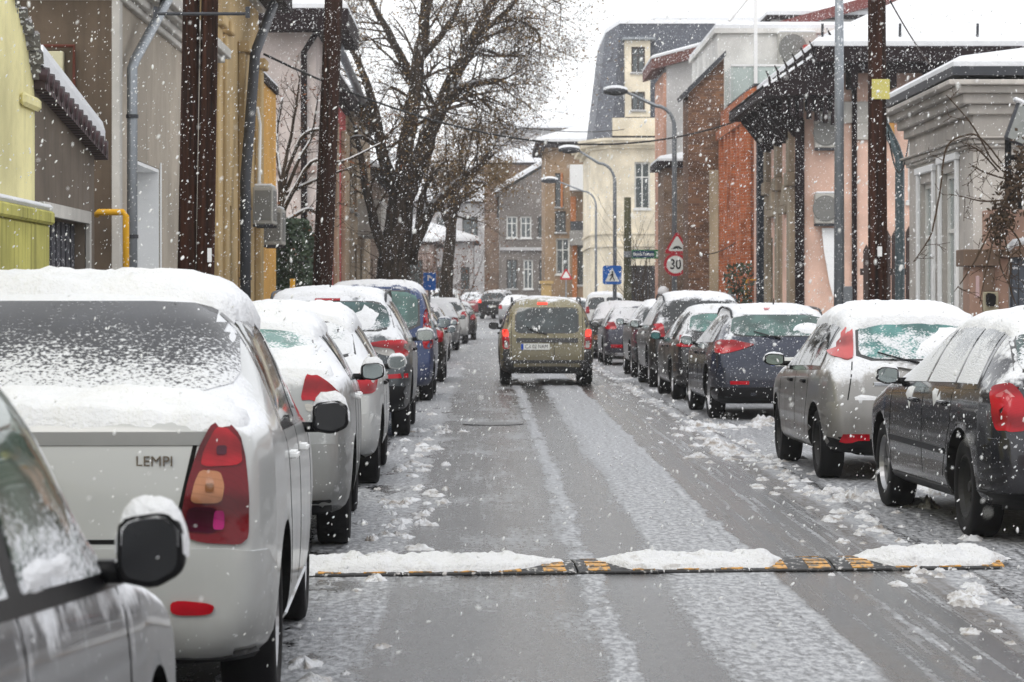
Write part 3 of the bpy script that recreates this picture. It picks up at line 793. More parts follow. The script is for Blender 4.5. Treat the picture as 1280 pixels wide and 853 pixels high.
# ---------------------------------------------------------------- the cars
LEFT = 'cars parked along the left kerb'
RIGHT = 'cars parked along the right kerb'
def place_cars():
    # 1. white saloon filling the lower left
    S = sedan(); S['H'] = 1.59; S['top'] = [(y, z+(.06 if z > 1.3 else .03 if z > 1.2 else 0)) for y, z in S['top']]
    S['paint'] = carpaint('white_lacquer', (.40, .412, .41), 0, .30, .5, .28, .45)
    S['glass_rear'] = carglass('snow_speckled_rear_glass', (.012, .013, .016), .56, 1.12, 1.5, .62, 1.1, .22, .85, 1.6)
    S['glass_side'] = carglass('dark_side_glass', (.012, .014, .016), .18, .95, 1.4, .4)
    S['lamps'] = [
        ('taillight', [(.525, .695), (.60, .665), (.765, .655), (.765, .83), (.755, .95), (.735, 1.03), (.70, 1.065), (.655, 1.075), (.628, 1.06), (.588, .98), (.552, .86)], M['deepred'], .012),
        ('brake_lens', [(.60, .925), (.745, .93), (.735, 1.01), (.69, 1.05), (.65, 1.055), (.61, .98)], M['red'], .018),
        ('side_lens', [(.70, .68), (.752, .675), (.752, .91), (.70, .91)], M['red'], .017),
        ('indicator_lens', [(.565, .80), (.675, .80), (.685, .86), (.67, .91), (.60, .915), (.58, .87)], M['amber'], .019),
        ('fog_lens', [(.545, .705), (.66, .695), (.665, .785), (.56, .79)], M['darkred'], .017),
        ('bulb', [(.618, .838), (.648, .838), (.648, .868), (.618, .868)], M['bulb'], .023),
        ('bulb', [(.655, .965), (.69, .965), (.69, .995), (.655, .995)], M['darkred'], .022), ('painted_fog_highlight', [(.645, .71), (.685, .71), (.685, .775), (.65, .775)], M['magenta'], .020)]  # last patch paints a pink highlight onto the fog lens
    S['lamps'][2] = ('fog_lens', [(.545, .705), (.66, .695), (.665, .785), (.56, .79)], M['darkred'], .017)
    S['patches'] = [('bumper', 'rear', chaikin([(-.86, .25), (.86, .25), (.87, .44), (.86, .645), (-.86, .645), (-.87, .44)], 1, .1), S['paint'], .014),
        ('valance', 'rear', [(-.80, .19), (.80, .19), (.82, .27), (-.82, .27)], M['black'], .02),
        ('bumper_reflector', 'rear', chaikin([(.50, .415), (.64, .415), (.655, .455), (.50, .47)], 2, .2), M['red'], .024),
        ('bumper_reflector', 'rear', chaikin([(-.50, .47), (-.655, .455), (-.64, .415), (-.50, .415)], 2, .2), M['red'], .024),
        ('boot_lip_strip', 'rear', [(-.64, 1.000), (.60, 1.000), (.62, 1.045), (-.64, 1.045)], plain('grey_trunk_strip', (.21, .215, .215), .4, var=.1), .006),  # plain grey strip across the boot lid
        ('sill', 'left', [(.95, .19), (3.25, .19), (3.25, .29), (.95, .29)], S['paint'], .012)]
    S['seam_w'] = .008; S['rear_seams'] = [(-.52, .668, .52, .668), (.505, .66, .60, 1.09), (-.505, .66, -.60, 1.09)]
    S['plate'] = (0, .55, ''); S['rear_trim'] = False
    S['rear_windows'] = [[(-.70, 1.155), (.70, 1.155), (.635, 1.50), (-.635, 1.50)]]
    S['snow'] = [(roof_poly(S, 1.24, 2.5, .99), .078, .16), (ragged([(-.74, .06), (.74, .06), (.76, .3), (.68, .60), (-.68, .60), (-.76, .3)], .012), .055, .09), (hood_poly(S, 3.2, 4.1), .05, .1)]
    S['rear_snow'] = []
    S['spokes'] = 0; S['rim_mat'] = M['alloy']; S['mcap'] = .05; S['mw'] = .165; S['mh'] = .16; S['mirror'] = (2.78, .985); S['mirror_glass'] = plain('night_mirror_glass', (.012, .013, .015), .2)
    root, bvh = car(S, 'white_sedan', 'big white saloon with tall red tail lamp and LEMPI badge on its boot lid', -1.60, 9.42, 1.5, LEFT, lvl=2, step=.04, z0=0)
    hit = bvh.ray_cast(Vector((.445, -3, .945)), Vector((0, 1, 0)))[0]
    text_mesh('boot_badge', 'LEMPI', .050, plain('badge_bronze', (.16, .13, .10), .35, .6), root, (.44, hit.y-.004, .945), (PI/2, 0, R(-3)), .003, 1.05)
    # 2. nearest car, cut by the frame
    S = sedan(); S['belt'] = [(0, 1.05), (1.0, 1.02), (1.75, .985), (2.85, .925), (3.2, .905), (4.29, .84)]
    S['top'] = [(0, .6), (.02, .84), (.05, 1.0), (.09, 1.07), (.45, 1.1), (.55, 1.12), (.8, 1.25), (1.1, 1.38), (1.4, 1.43), (2.0, 1.50), (2.5, 1.49), (2.72, 1.44), (2.88, 1.26), (3.10, 1.02), (3.22, .965), (3.95, .83), (4.2, .70), (4.29, .5)]
    S['H'] = 1.51; S['gw'] = .70; S['windscreen'] = (3.06, 2.76)
    S['paint'] = carpaint('silver_grey_lacquer', (.13, .135, .145), .5, .60, .25, .3, .4)
    S['glass_side'] = carglass('iced_side_glass', (.04, .06, .045), .34, .96, 1.30, .70, .8, .5, .6, 1.8)
    S['glass_rear'] = S['glass_side']
    S['lamps'] = [('taillight', [(.55, .8), (.8, .8), (.8, 1.0), (.6, 1.02)], M['red'], .01)]
    S['trim'] = M['black']; S['trim_span'] = (1.0, 3.16, .2, -.04); S['trim_drop'] = .012; S['handles'] = []
    S['side_spans'] = [(1.08, 1.93, .22, 0), (2.06, 2.96, 0, -.10)]
    S['mirror'] = (2.86, .995); S['mw'] = .14; S['mh'] = .165; S['mcap'] = .04; S['mirror_glass'] = plain('dark_mirror_glass', (.012, .013, .015), .2)
    S['snow'] = [(roof_poly(S, 1.1, 2.6, .90), .03, .08), (hood_poly(S, 3.15, 4.15), .045, .1)]
    S['side_snow'] = [(ragged([(2.06, .985), (2.92, .945), (2.84, .985), (2.4, 1.03), (2.1, 1.045)], .02, 2), .03, .05)]
    S['patches'] = []; S['plate'] = None
    car(S, 'silver_car', 'silver grey car cut off by the frame, snow on its door and a black mirror', -1.71, 2.72, -1.8, LEFT, lvl=2, step=.04, z0=0)
    # 3. silver saloon plastered with snow
    S = sedan(); S['H'] = 1.46; S['gw'] = .63
    S['top'] = [(0, .6), (.02, .84), (.05, 1.03), (.09, 1.09), (.40, 1.12), (.5, 1.14), (.75, 1.25), (1.1, 1.39), (1.4, 1.44), (2.0, 1.46), (2.45, 1.42), (3.1, 1.07), (3.25, 1.02), (3.95, .88), (4.2, .72), (4.29, .5)]
    S['paint'] = carpaint('silver_lacquer', (.28, .29, .29), .5, .62, .6, .3, .6)
    S['glass_rear'] = carglass('snowy_green_glass', (.05, .13, .115), .70, 1.08, 1.4, .5)
    S['glass_side'] = carglass('side_glass_grey', (.03, .035, .038), .45, .95, 1.4, .5)
    S['lamps'] = [('taillight', [(.55, .915), (.585, 1.075), (.66, 1.055), (.73, 1.01), (.785, .95), (.80, .83), (.76, .82), (.69, .88), (.62, .92)], M['red'], .012),
        ('reverse_lens', [(.575, .90), (.70, .875), (.70, .84), (.59, .85)], M['clear'], .012)]
    S['patches'] = [('bumper', 'rear', [(-.86, .30), (.86, .30), (.86, .66), (-.86, .66)], S['paint'], .012), ('valance', 'rear', [(-.82, .19), (.82, .19), (.84, .33), (-.84, .33)], M['black'], .02)]
    S['snow'] = [(roof_poly(S, .95, 2.4, 1.02), .06, .12), (ragged([(-.74, .06), (.74, .06), (.74, .3), (.68, .52), (-.68, .52), (-.74, .3)], .012), .06, .08), (hood_poly(S, 3.2, 4.1), .05, .1)]
    S['rear_snow'] = [(ragged([(.08, 1.14), (.66, 1.14), (.60, 1.24), (.3, 1.20)], .02, 1), .025, .05)]
    S['mcap'] = .05; S['plate'] = (0, .52, ''); S['spokes'] = 0
    car(S, 'silver_sedan', 'silver saloon plastered in snow, its red corner tail lamp behind a black door mirror', -1.665, 16.1, 1.8, LEFT, lvl=2, step=.055, z0=0)
    # 4. small white car
    S = hatch(3.95, 1.69, 1.47, .58, .68, 2.5, .30)
    S['paint'] = carpaint('white_lacquer_small', (.45, .46, .46), 0, .52, .3)
    S['glass_rear'] = carglass('white_covered_glass', (.05, .09, .085), .93, 1.05, 1.35, .3); S['glass_side'] = S_side = carglass('side_glass_snowy', (.02, .024, .026), .5, .95, 1.35, .5)
    S['lamps'] = [('taillight', [(.58, .76), (.78, .76), (.80, .90), (.64, .93)], M['red'], .012)]
    S['patches'] = [('bumper', 'rear', [(-.83, .28), (.83, .28), (.83, .60), (-.83, .60)], S['paint'], .012)]
    S['snow'] = [(roof_poly(S, .46, 2.2, 1.03), .07, .12), (hood_poly(S, 3.0, 3.7), .05, .1)]
    S['mirror_mat'] = plain('silver_mirror_shell', (.42, .43, .43), .3, .4); S['plate'] = (0, .5, '')
    car(S, 'white_hatchback', 'small white car buried in snow between the silver saloon and the dark grey off-roader', -1.70, 21.9, .8, LEFT, lvl=2, z0=0)
    # 5. dark grey SUV
    S = suv()
    S['paint'] = carpaint('steel_grey_lacquer', (.045, .055, .063), .35, .40, .45, .3, .7)
    S['glass_rear'] = carglass('green_rear_glass', (.02, .045, .045), .40, 1.2, 1.5, .5); S['glass_side'] = carglass('suv_side_glass', (.02, .024, .026), .62, 1.05, 1.5, .3)
    S['lamps'] = [('taillight', [(.46, 1.045), (.62, 1.075), (.88, 1.085), (.90, .91), (.78, .895), (.745, .985), (.60, 1.0), (.50, 1.02)], M['red'], .012),
        ('reverse_lens', [(.50, 1.01), (.74, .985), (.78, .90), (.62, .92), (.52, .965)], M['clear'], .011)]
    S['patches'] = [('bumper', 'rear', [(-.92, .48), (.92, .48), (.92, .80), (-.92, .80)], S['paint'], .014), ('cladding', 'rear', [(-.90, .28), (.90, .28), (.92, .58), (-.92, .58)], M['black'], .022),
        ('bumper_reflector', 'rear', [(.62, .655), (.88, .67), (.88, .72), (.60, .70)], M['red'], .024), ('bumper_reflector', 'rear', [(-.60, .70), (-.88, .72), (-.88, .67), (-.62, .655)], M['red'], .024),
        ('sill', 'left', [(1.3, .27), (3.3, .27), (3.3, .40), (1.3, .40)], M['black'], .014),
        ('brake_light', 'rear', [(-.14, 1.515), (.14, 1.515), (.14, 1.535), (-.14, 1.535)], M['red'], .012)]
    S['snow'] = [(roof_poly(S, .46, 2.7, .98), .045, .10), (hood_poly(S, 3.6, 4.5), .05, .1)]
    S['rear_snow'] = [(ragged([(.05, 1.23), (.50, 1.21), (.58, 1.36), (.42, 1.47), (.28, 1.33)], .05, 4), .03, .06)]
    S['mirror_mat'] = M['zinc']; S['mirror_glass'] = plain('pale_mirror_glass', (.42, .45, .42), .1, .9); S['mw'] = .22
    S['aerial'] = 1.0; S['plate'] = (-.0, .90, '')
    car(S, 'grey_suv', 'dark grey off-roader with slim red and clear tail lamps and snow on its roof rails', -1.78, 29.8, .3, LEFT, 'suv', lvl=2, z0=0)
    # 6. blue van
    S = van(4.55, 1.80, 1.84, .74, 1.22, 1.12)
    S['paint'] = carpaint('blue_lacquer', (.005, .028, .115), .15, .16, .5, .3, .6)
    S['glass_rear'] = carglass('van_green_glass', (.045, .10, .09), .32, 1.2, 1.6, .4); S['glass_side'] = carglass('van_side_glass', (.02, .024, .026), .35, 1.05, 1.6, .3)
    S['rear_windows'] = [[(-.66, 1.10), (.66, 1.10), (.64, 1.66), (-.64, 1.66)]]
    S['lamps'] = [('taillight', [(.72, .80), (.87, .80), (.86, 1.40), (.74, 1.40)], M['red'], .012), ('indicator_lens', [(.73, .98), (.87, .98), (.87, 1.14), (.73, 1.14)], M['clear'], .018)]
    S['patches'] = [('bumper', 'rear', [(-.88, .26), (.88, .26), (.88, .58), (-.88, .58)], S['paint'], .02), ('roof_edge', 'rear', [(-.70, 1.70), (.70, 1.70), (.66, 1.80), (-.66, 1.80)], S['paint'], .008)]
    S['snow'] = [(roof_poly(S, .32, 2.8, .97), .035, .10), (hood_poly(S, 3.5, 4.3), .05, .1)]
    S['rear_seams'] = [(.0, .5, .0, 1.7)]; S['mirror_mat'] = S['paint']; S['plate'] = (-.35, .85, ''); S['mw'] = .22
    car(S, 'blue_van', 'tall blue van with upright tail lamps parked beyond the dark grey off-roader', -1.71, 40.9, 0, LEFT, 'van', lvl=2, z0=0)
    # 7.. the row beyond
    gd = carglass('far_dark_glass', (.02, .026, .028), .30, 1.0, 1.5, .4); gs = carglass('far_snow_glass', (.05, .07, .07), .85, 1.0, 1.4, .3)
    def simple(kind, paint, lamps=None, rear=None, roofsnow=.06, **kw):
        S = kind; S['paint'] = paint; S['glass_rear'] = rear or gd; S['glass_side'] = gd
        W, H = S['W']/2, S['H']
        S['lamps'] = lamps or [('taillight', [(W*.70, H*.52), (W*.93, H*.52), (W*.93, H*.66), (W*.74, H*.68)], M['red'], .012)]
        S['patches'] = [('bumper', 'rear', [(-W*.97, .28), (W*.97, .28), (W*.97, .58), (-W*.97, .58)], kw.pop('bumper', S['paint']), .014)]
        S['snow'] = [(roof_poly(S, .50, S['windscreen'][1], .98), roofsnow*.62, .09), (hood_poly(S, S['windscreen'][0]+.12, S['L']-.25), .05, .1)]
        S['snow_step'] = .10; S['plate'] = (0, kw.pop('pz', .75), ''); S['detail'] = kw.pop('detail', 1); S['spokes'] = 6
        S.update(kw); return S
    black = carpaint('black_lacquer', (.007, .0075, .009), .2, .22, .5, .28, .7)
    white = carpaint('white_lacquer_far', (.60, .61, .60), 0, .4, .45, .35, .3)
    dgrey = carpaint('charcoal_lacquer', (.014, .015, .018), .3, .28, .5, .3, .7)
    silver = carpaint('silver_lacquer_far', (.36, .37, .38), .5, .5, .4)
    redp = carpaint('red_lacquer', (.22, .02, .025), .1, .5, .3)
    car(simple(hatch(), black), 'black_hatchback', 'black hatchback hidden behind the blue van, only its corner showing', -1.66, 50.5, 0, LEFT, lvl=1, step=.09)
    car(simple(hatch(3.9, 1.68, 1.5, .58, .66, 2.45, .30), white, [('taillight', [(.62, .80), (.80, .80), (.80, 1.06), (.68, 1.04)], M['red'], .012)]), 'white_hatchback', 'dirty white hatchback beyond the blue van with a red lamp on its right corner', -1.80, 68.6, 0, LEFT, lvl=1, step=.09)
    car(simple(sedan(), silver), 'silver_sedan', 'silver saloon in the left row, hidden between two white cars', -1.75, 84, 0, LEFT, lvl=1, step=.1)
    S = simple(suv(4.34, 1.82, 1.66, .66), white, [('taillight', [(.62, .98), (.82, .95), (.86, 1.14), (.80, 1.18), (.66, 1.16)], M['red'], .014)], bumper=white, detail=1)
    S['patches'] += [('cladding', 'rear', [(-.60, .44), (.60, .44), (.66, .56), (.60, .70), (-.60, .70), (-.66, .56)], M['black'], .022), ('badge_bar', 'rear', [(-.35, .95), (.35, .95), (.35, 1.0), (-.35, 1.0)], M['black'], .012)]
    car(S, 'white_suv', 'white off-roader with black bumper insert and red lamps in the far left row', -1.60, 96.5, 0, LEFT, 'suv', lvl=1, step=.09)
    car(simple(hatch(4.0, 1.7, 1.5), dgrey, rear=gs), 'grey_hatchback', 'charcoal hatchback with white iced window just past the white off-roader', -1.28, 104.5, 0, LEFT, lvl=1, step=.09)
    car(simple(hatch(4.2, 1.75, 1.6), redp, rear=gs), 'red_hatchback', 'red car with snowy roof showing above the white off-roader', -2.0, 117, 0, LEFT, lvl=1, step=.1)
    car(simple(van(4.4, 1.8, 1.9, .73), white), 'white_van', 'white van roof standing furthest back in the left row', -2.15, 131, 0, LEFT, 'van', lvl=1, step=.1)
    car(simple(hatch(4.2, 1.75, 1.5), redp, [('taillight', [(.55, .8), (.82, .8), (.82, 1.12), (.7, 1.12)], M['red_lit'], .012)], rear=gs, roofsnow=.1), 'red_hatchback', 'red and white snowy car at the far bend left of the dark off-roader', -1.1, 172, -6, 'cars far down the street', lvl=1, step=.1)
    car(simple(suv(4.6, 1.86, 1.70), dgrey, [('taillight', [(.62, .95), (.86, .95), (.86, 1.15), (.7, 1.15)], M['red_lit'], .012)], roofsnow=.08), 'dark_suv', 'dark off-roader with a white roof driving away at the far bend', .22, 160, -14, 'cars far down the street', 'suv', lvl=1, step=.1)
    car(simple(sedan(), silver, rear=gs), 'silver_sedan', 'silver car driving away ahead of the olive estate, at its left', 1.35, 141, -6, 'cars far down the street', lvl=1, step=.1)
    car(simple(suv(4.5, 1.82, 1.70), silver, rear=gs, roofsnow=.08), 'silver_suv', 'silver off-roader whose white roof shows over the olive estate', 1.95, 104, 0, 'cars far down the street', 'suv', lvl=1, step=.1)
    # olive estate driving away
    S = van(4.47, 1.74, 1.62, .65, 1.10, 1.0)
    S['paint'] = carpaint('olive_beige_lacquer', (.19, .165, .088), .2, .06, .85, .42, .7)
    S['glass_rear'] = carglass('estate_rear_glass', (.022, .030, .032), .14, .9, 1.4, .2); S['glass_side'] = gd
    S['rear_windows'] = [chaikin([(-.55, .955), (.55, .955), (.545, 1.39), (-.545, 1.39)], 1, .08)]
    S['lamps'] = [('taillight', [(.665, .66), (.80, .66), (.80, 1.02), (.69, 1.02)], M['red'], .012), ('brake_lens', [(.685, .88), (.785, .88), (.785, 1.005), (.70, 1.005)], M['red_lit'], .018), ('reverse_lens', [(.69, .68), (.765, .68), (.765, .80), (.70, .80)], M['clear'], .018)]
    blk = carpaint('spattered_black_plastic', (.006, .006, .0065), 0, .12, .12, .5, .9)
    S['patches'] = [('bumper', 'rear', [(-.87, .20), (.87, .20), (.87, .46), (-.87, .46)], blk, .02),
        ('bumper_corner', 'rear', [(.66, .44), (.87, .44), (.86, .655), (.67, .655)], blk, .012), ('bumper_corner', 'rear', [(-.87, .44), (-.66, .44), (-.67, .655), (-.86, .655)], blk, .012),
        ('pillar_trim', 'rear', [(.70, 1.03), (.79, 1.03), (.72, 1.44), (.65, 1.44)], blk, .010), ('pillar_trim', 'rear', [(-.79, 1.03), (-.70, 1.03), (-.65, 1.44), (-.72, 1.44)], blk, .010),
        ('plate_bar', 'rear', [(-.55, .775), (.555, .775), (.555, .855), (-.55, .855)], blk, .022),
        ('brake_light', 'rear', [(-.17, 1.455), (.01, 1.455), (.01, 1.49), (-.17, 1.49)], M['red_lit'], .012),
        ('bumper_step', 'rear', [(-.60, .345), (.60, .345), (.60, .40), (-.60, .40)], S['paint'], .024)]
    S['rear_seams'] = [(.13, .44, .13, 1.55), (-.64, .46, -.64, 1.5), (.64, .46, .64, 1.5)]
    S['snow'] = []; S['rails'] = (.5, 2.6); S['plate'] = (-.21, .70, 'GR 02 NAM'); S['spokes'] = 0; S['rim_mat'] = M['steel']; S['mirror'] = (2.95, 1.05); S['mw'] = .19; S['mh'] = .145; S['mcap'] = 0; S['mirror_glass'] = plain('sooty_mirror', (.03, .03, .032), .15, .3)
    root, bvh = car(S, 'olive_estate', 'olive beige estate car driving away in the middle of the road', 1.06, 48.9, 0, None, 'estate car', lvl=2, z0=0)
    wb_ = MB(); hit = bvh.ray_cast(Vector((-.1, -3, .93)), Vector((0, 1, 0)))[0]
    wb_.tube([(-.12, hit.y-.03, .935), (-.36, hit.y+.01, 1.05)], .010, 6); wb_.build('wiper', M['black'], root)
    # ---- right row, nearest first
    S = hatch(4.25, 1.755, 1.46, .61, .78, 2.61, .318, 1.0, .945)
    S['paint'] = carpaint('midnight_blue_lacquer', (.009, .010, .016), .3, .24, .18, .20, .9)
    S['glass_rear'] = carglass('hatch_rear_glass', (.03, .05, .05), .7, 1.0, 1.35, .5); S['glass_side'] = carglass('snow_curtained_glass', (.02, .026, .028), .56, .96, 1.36, .7, .8, .85, .5, 1.8)
    S['lamps'] = [('taillight', [(.62, .71), (.74, .70), (.80, .76), (.81, .92), (.78, .98), (.69, 1.0), (.63, .92)], M['red'], .012)]
    S['side_lamps'] = [('taillight_side', [(.015, .71), (.08, .71), (.13, .80), (.15, .92), (.11, .98), (.03, .97)], M['red'], .013), ('snow_speck', [(.06, .91), (.13, .91), (.11, .97), (.07, .96)], M['pink'], .016)]
    S['patches'] = [('bumper', 'rear', [(-.87, .30), (.87, .30), (.87, .66), (-.87, .66)], S['paint'], .014), ('valance', 'rear', [(-.83, .2), (.83, .2), (.84, .33), (-.84, .33)], M['black'], .02),
        ('side_rubbing_strip', 'left', [(1.22, .505), (2.98, .515), (2.98, .555), (1.22, .545)], plain('dark_strip', (.016, .017, .021), .4), .012), ('sill', 'left', [(1.15, .20), (3.05, .20), (3.05, .29), (1.15, .29)], M['black'], .012)]
    S['snow'] = [(roof_poly(S, .50, 2.28, 1.0), .035, .10), (hood_poly(S, 3.12, 4.0), .04, .1)]
    S['side_snow'] = [(ragged([(1.35, .925), (1.62, .925), (1.60, .87), (1.56, .80), (1.48, .84), (1.42, .80)], .03, 1), .018, .04), (ragged([(2.25, .92), (2.62, .915), (2.55, .86), (2.42, .82), (2.34, .76)], .03, 3), .018, .04),
        (ragged([(1.02, .945), (2.96, .93), (2.9, .955), (2.0, .985), (1.1, .985)], .015, 5), .022, .04)]
    S['spokes'] = 7; S['rear_rim'] = (0, M['steel']); S['handle_mat'] = S['paint']; S['mirror_mat'] = S['paint']; S['mirror'] = (2.70, .98); S['plate'] = (0, .8, '')
    S['rails'] = None
    car(S, 'dark_blue_hatchback', 'midnight blue hatchback nearest on the right with snow filled side windows', 3.93, 16.7, 3.0, RIGHT, lvl=2, step=.045, z0=0)
    # silver dented hatchback
    S = hatch(3.84, 1.66, 1.48, .575, .60, 2.46, .295, .97, .92)
    S['paint'] = carpaint('silver_dented_lacquer', (.25, .245, .235), .4, .50, .75, .34, .45)
    S['glass_rear'] = carglass('iced_teal_rear_glass', (.035, .10, .095), .70, 1.0, 1.35, .3); S['glass_side'] = carglass('punto_side_glass', (.02, .025, .025), .46, .95, 1.35, .6)
    S['rear_windows'] = [[(-.50, 1.02), (.50, 1.02), (.46, 1.335), (-.46, 1.335)]]
    S['lamps'] = [('taillight', [(.545, 1.03), (.60, 1.01), (.715, 1.05), (.675, 1.18), (.60, 1.33), (.56, 1.375), (.50, 1.36), (.52, 1.18)], M['pink'], .016)]
    S['patches'] = [('bumper', 'rear', chaikin([(-.82, .36), (.82, .36), (.82, .68), (-.82, .68)], 1, .1), S['paint'], .022), ('valance', 'rear', [(-.8, .2), (.8, .2), (.81, .38), (-.81, .38)], M['black'], .018),
        ('brake_light', 'rear', [(-.13, 1.375), (.13, 1.375), (.13, 1.40), (-.13, 1.40)], M['red'], .03), ('fog_lamp', 'rear', [(-.68, .345), (-.44, .345), (-.44, .40), (-.66, .40)], M['red'], .03),
        ('dent_crease', 'rear', ragged([(-.30, .955), (.10, .90), (.44, .925), (.40, .955), (.10, .93), (-.22, .985)], .01), S['paint'], .030),
        ('blue_sticker', 'rear', [(.02, .78), (.11, .78), (.11, .88), (.03, .89)], M['sign_blue'], .008), ('spoiler', 'rear', [(-.48, 1.405), (.48, 1.405), (.46, 1.44), (-.46, 1.44)], S['paint'], .03)]
    S['rear_seams'] = [(-.62, .66, -.56, 1.0), (.62, .66, .56, 1.0)]
    S['snow'] = [(roof_poly(S, .38, 2.2, 1.03), .06, .10), (hood_poly(S, 3.0, 3.6), .05, .1)]
    S['rear_snow'] = [(ragged([(-.05, 1.03), (.46, 1.03), (.44, 1.28), (.20, 1.30), (.02, 1.16)], .05, 2), .02, .06), (ragged([(-.66, .645), (.30, .645), (.28, .70), (-.05, .74), (-.3, .70), (-.5, .73), (-.62, .69)], .02, 3), .05, .06)]
    S['mirror_mat'] = M['black']; S['mirror_glass'] = plain('greenish_mirror_glass', (.20, .24, .21), .1, .8); S['mw'] = .19; S['mh'] = .12; S['mirror'] = (2.50, .97); S['mcap'] = .02
    S['rear_rim'] = (0, M['steel']); S['spokes'] = 0; S['rim_mat'] = M['steel']; S['plate'] = None
    S['patches'].append(('tailgate_handle', 'rear', [(-.18, .70), (.18, .70), (.18, .735), (-.18, .735)], M['black'], .012))
    root, bvh = car(S, 'silver_hatchback', 'silver hatchback with a dented tailgate and tail lamps high beside its iced window', 3.62, 22.7, 1.5, RIGHT, lvl=2, step=.045, z0=0)
    hit = bvh.ray_cast(Vector((-.35, -3, .82)), Vector((0, 1, 0)))[0]; h_ = MB(); h_.box(-.40, -.24, hit.y-.012, hit.y+.02, .80, .83); h_.build('torn_badge', M['chrome'], root, bevel=.004)
    # blue hatch
    S = hatch(4.22, 1.78, 1.47, .61, .85, 2.62, .325, 1.02, .95)
    S['paint'] = carpaint('navy_lacquer', (.008, .014, .034), .3, .26, .4, .24, .9)
    S['glass_rear'] = carglass('teal_rear_glass', (.03, .058, .052), .42, 1.05, 1.4, .4); S['glass_side'] = carglass('leon_side_glass', (.03, .035, .036), .66, .97, 1.4, .4)
    S['lamps'] = [('taillight', [(.33, .96), (.50, .90), (.66, .86), (.78, .84), (.83, .90), (.80, 1.01), (.60, 1.015), (.50, .99)], M['red'], .014), ('snowy_lens', [(.33, .96), (.46, .915), (.47, .985)], M['pink'], .017)]
    S['side_lamps'] = [('taillight_side', [(.06, .85), (.18, .86), (.24, .96), (.22, 1.02), (.08, 1.01)], M['pink'], .015)]
    S['patches'] = [('bumper', 'rear', chaikin([(-.88, .30), (.88, .30), (.88, .68), (-.88, .68)], 1, .1), S['paint'], .016), ('valance', 'rear', [(-.84, .2), (.84, .2), (.86, .42), (-.86, .42)], M['black'], .022),
        ('bumper_reflector', 'rear', [(-.66, .455), (-.42, .455), (-.42, .50), (-.66, .50)], M['red'], .026), ('bumper_reflector', 'rear', [(.42, .455), (.66, .455), (.66, .50), (.42, .50)], M['red'], .026),
        ('brake_light', 'rear', [(-.16, 1.385), (.16, 1.385), (.16, 1.41), (-.16, 1.41)], M['red'], .02)]
    S['snow'] = [(roof_poly(S, .48, 2.3, .99), .04, .10), (hood_poly(S, 3.12, 4.0), .05, .1)]
    S['rear_snow'] = [(ragged([(.10, 1.09), (.54, 1.08), (.50, 1.22), (.34, 1.27), (.2, 1.2)], .05, 7), .03, .06)]
    S['mirror_glass'] = M['mirror_face']; S['spokes'] = 7; S['plate'] = (.12, .745, 'B'); S['aerial'] = .9; S['rails'] = (.5, 2.2)
    root, bvh = car(S, 'navy_hatchback', 'navy blue hatchback with wide red lamps and a snow heap on its rear window', 3.73, 34.5, 1.2, RIGHT, lvl=2, step=.055, z0=0)
    # dark hatch
    S = simple(hatch(4.1, 1.73, 1.46, .595), dgrey, [('taillight', [(.56, .82), (.80, .82), (.83, .92), (.80, 1.0), (.60, .99)], M['red'], .014)], rear=carglass('teal_small_glass', (.045, .10, .09), .50, 1.0, 1.4, .4), detail=2)
    S['mirror_glass'] = plain('teal_mirror_glass', (.06, .16, .16), .1, .6); S['step'] = .06
    car(S, 'charcoal_hatchback', 'charcoal hatchback with a round red lamp, half hidden by the navy one', 3.68, 41.2, 1.0, RIGHT, lvl=2, step=.06, z0=0)
    S = simple(suv(4.6, 1.86, 1.68, .67), dgrey, rear=carglass('suv_dark_glass', (.015, .017, .018), .2, 1.2, 1.5, .3), roofsnow=.08, detail=2)
    S['glass_side'] = gs; S['side_spans'] = [(.5, 1.12, .16, .06), (1.2, 2.05, .06, 0), (2.15, 3.3, 0, -.18)]
    car(S, 'dark_suv', 'dark off-roader with white snowed roof and rails rising behind the charcoal hatchback', 3.74, 47.3, .5, RIGHT, 'suv', lvl=2, step=.07, z0=0)
    S = simple(suv(4.0, 1.75, 1.56, .60), black, [('taillight', [(.60, .68), (.80, .68), (.82, .95), (.66, .97)], M['darkred'], .014)], rear=gd, roofsnow=.07, bumper=dgrey); S['rails'] = None
    S['patches'].append(('bumper_bar', 'rear', [(-.8, .56), (.8, .56), (.8, .61), (-.8, .61)], M['zinc'], .03)); S['glass_side'] = gs
    car(S, 'black_hatchback', 'tall black hatchback with a dark red lamp and a pale bar across its bumper', 3.70, 53.6, .5, RIGHT, lvl=2, step=.07, z0=0)
    S = simple(hatch(4.0, 1.74, 1.5, .60), carpaint('ink_blue_lacquer', (.016, .018, .04), .2, .3, .4), [('taillight', [(.55, .86), (.82, .86), (.82, 1.02), (.6, 1.03)], M['red'], .014)], rear=carglass('full_snow_glass', (.1, .1, .1), 1.1, 1.0, 1.4, .3), roofsnow=.07)
    S['patches'] += [('fog_lamp', 'rear', [(-.70, .42), (-.42, .42), (-.42, .50), (-.70, .50)], M['red'], .03), ('tow_bar', 'rear', [(-.6, .26), (.6, .26), (.6, .31), (-.6, .31)], M['slush'], .03)]
    car(S, 'ink_blue_hatchback', 'ink blue hatchback whose rear window is wholly white with snow', 3.60, 64.2, .5, RIGHT, lvl=1, step=.08)
    S = simple(sedan(), dgrey, [('taillight', [(.60, .52), (.84, .52), (.84, .64), (.6, .64)], M['amber'], .014)], rear=gs, roofsnow=.07)
    S['mirror_glass'] = plain('sea_green_mirror', (.05, .14, .13), .15, .4)
    car(S, 'charcoal_sedan', 'charcoal saloon with snowy windows between the olive estate and the ink blue hatchback', 3.62, 71.5, .5, RIGHT, lvl=1, step=.09)
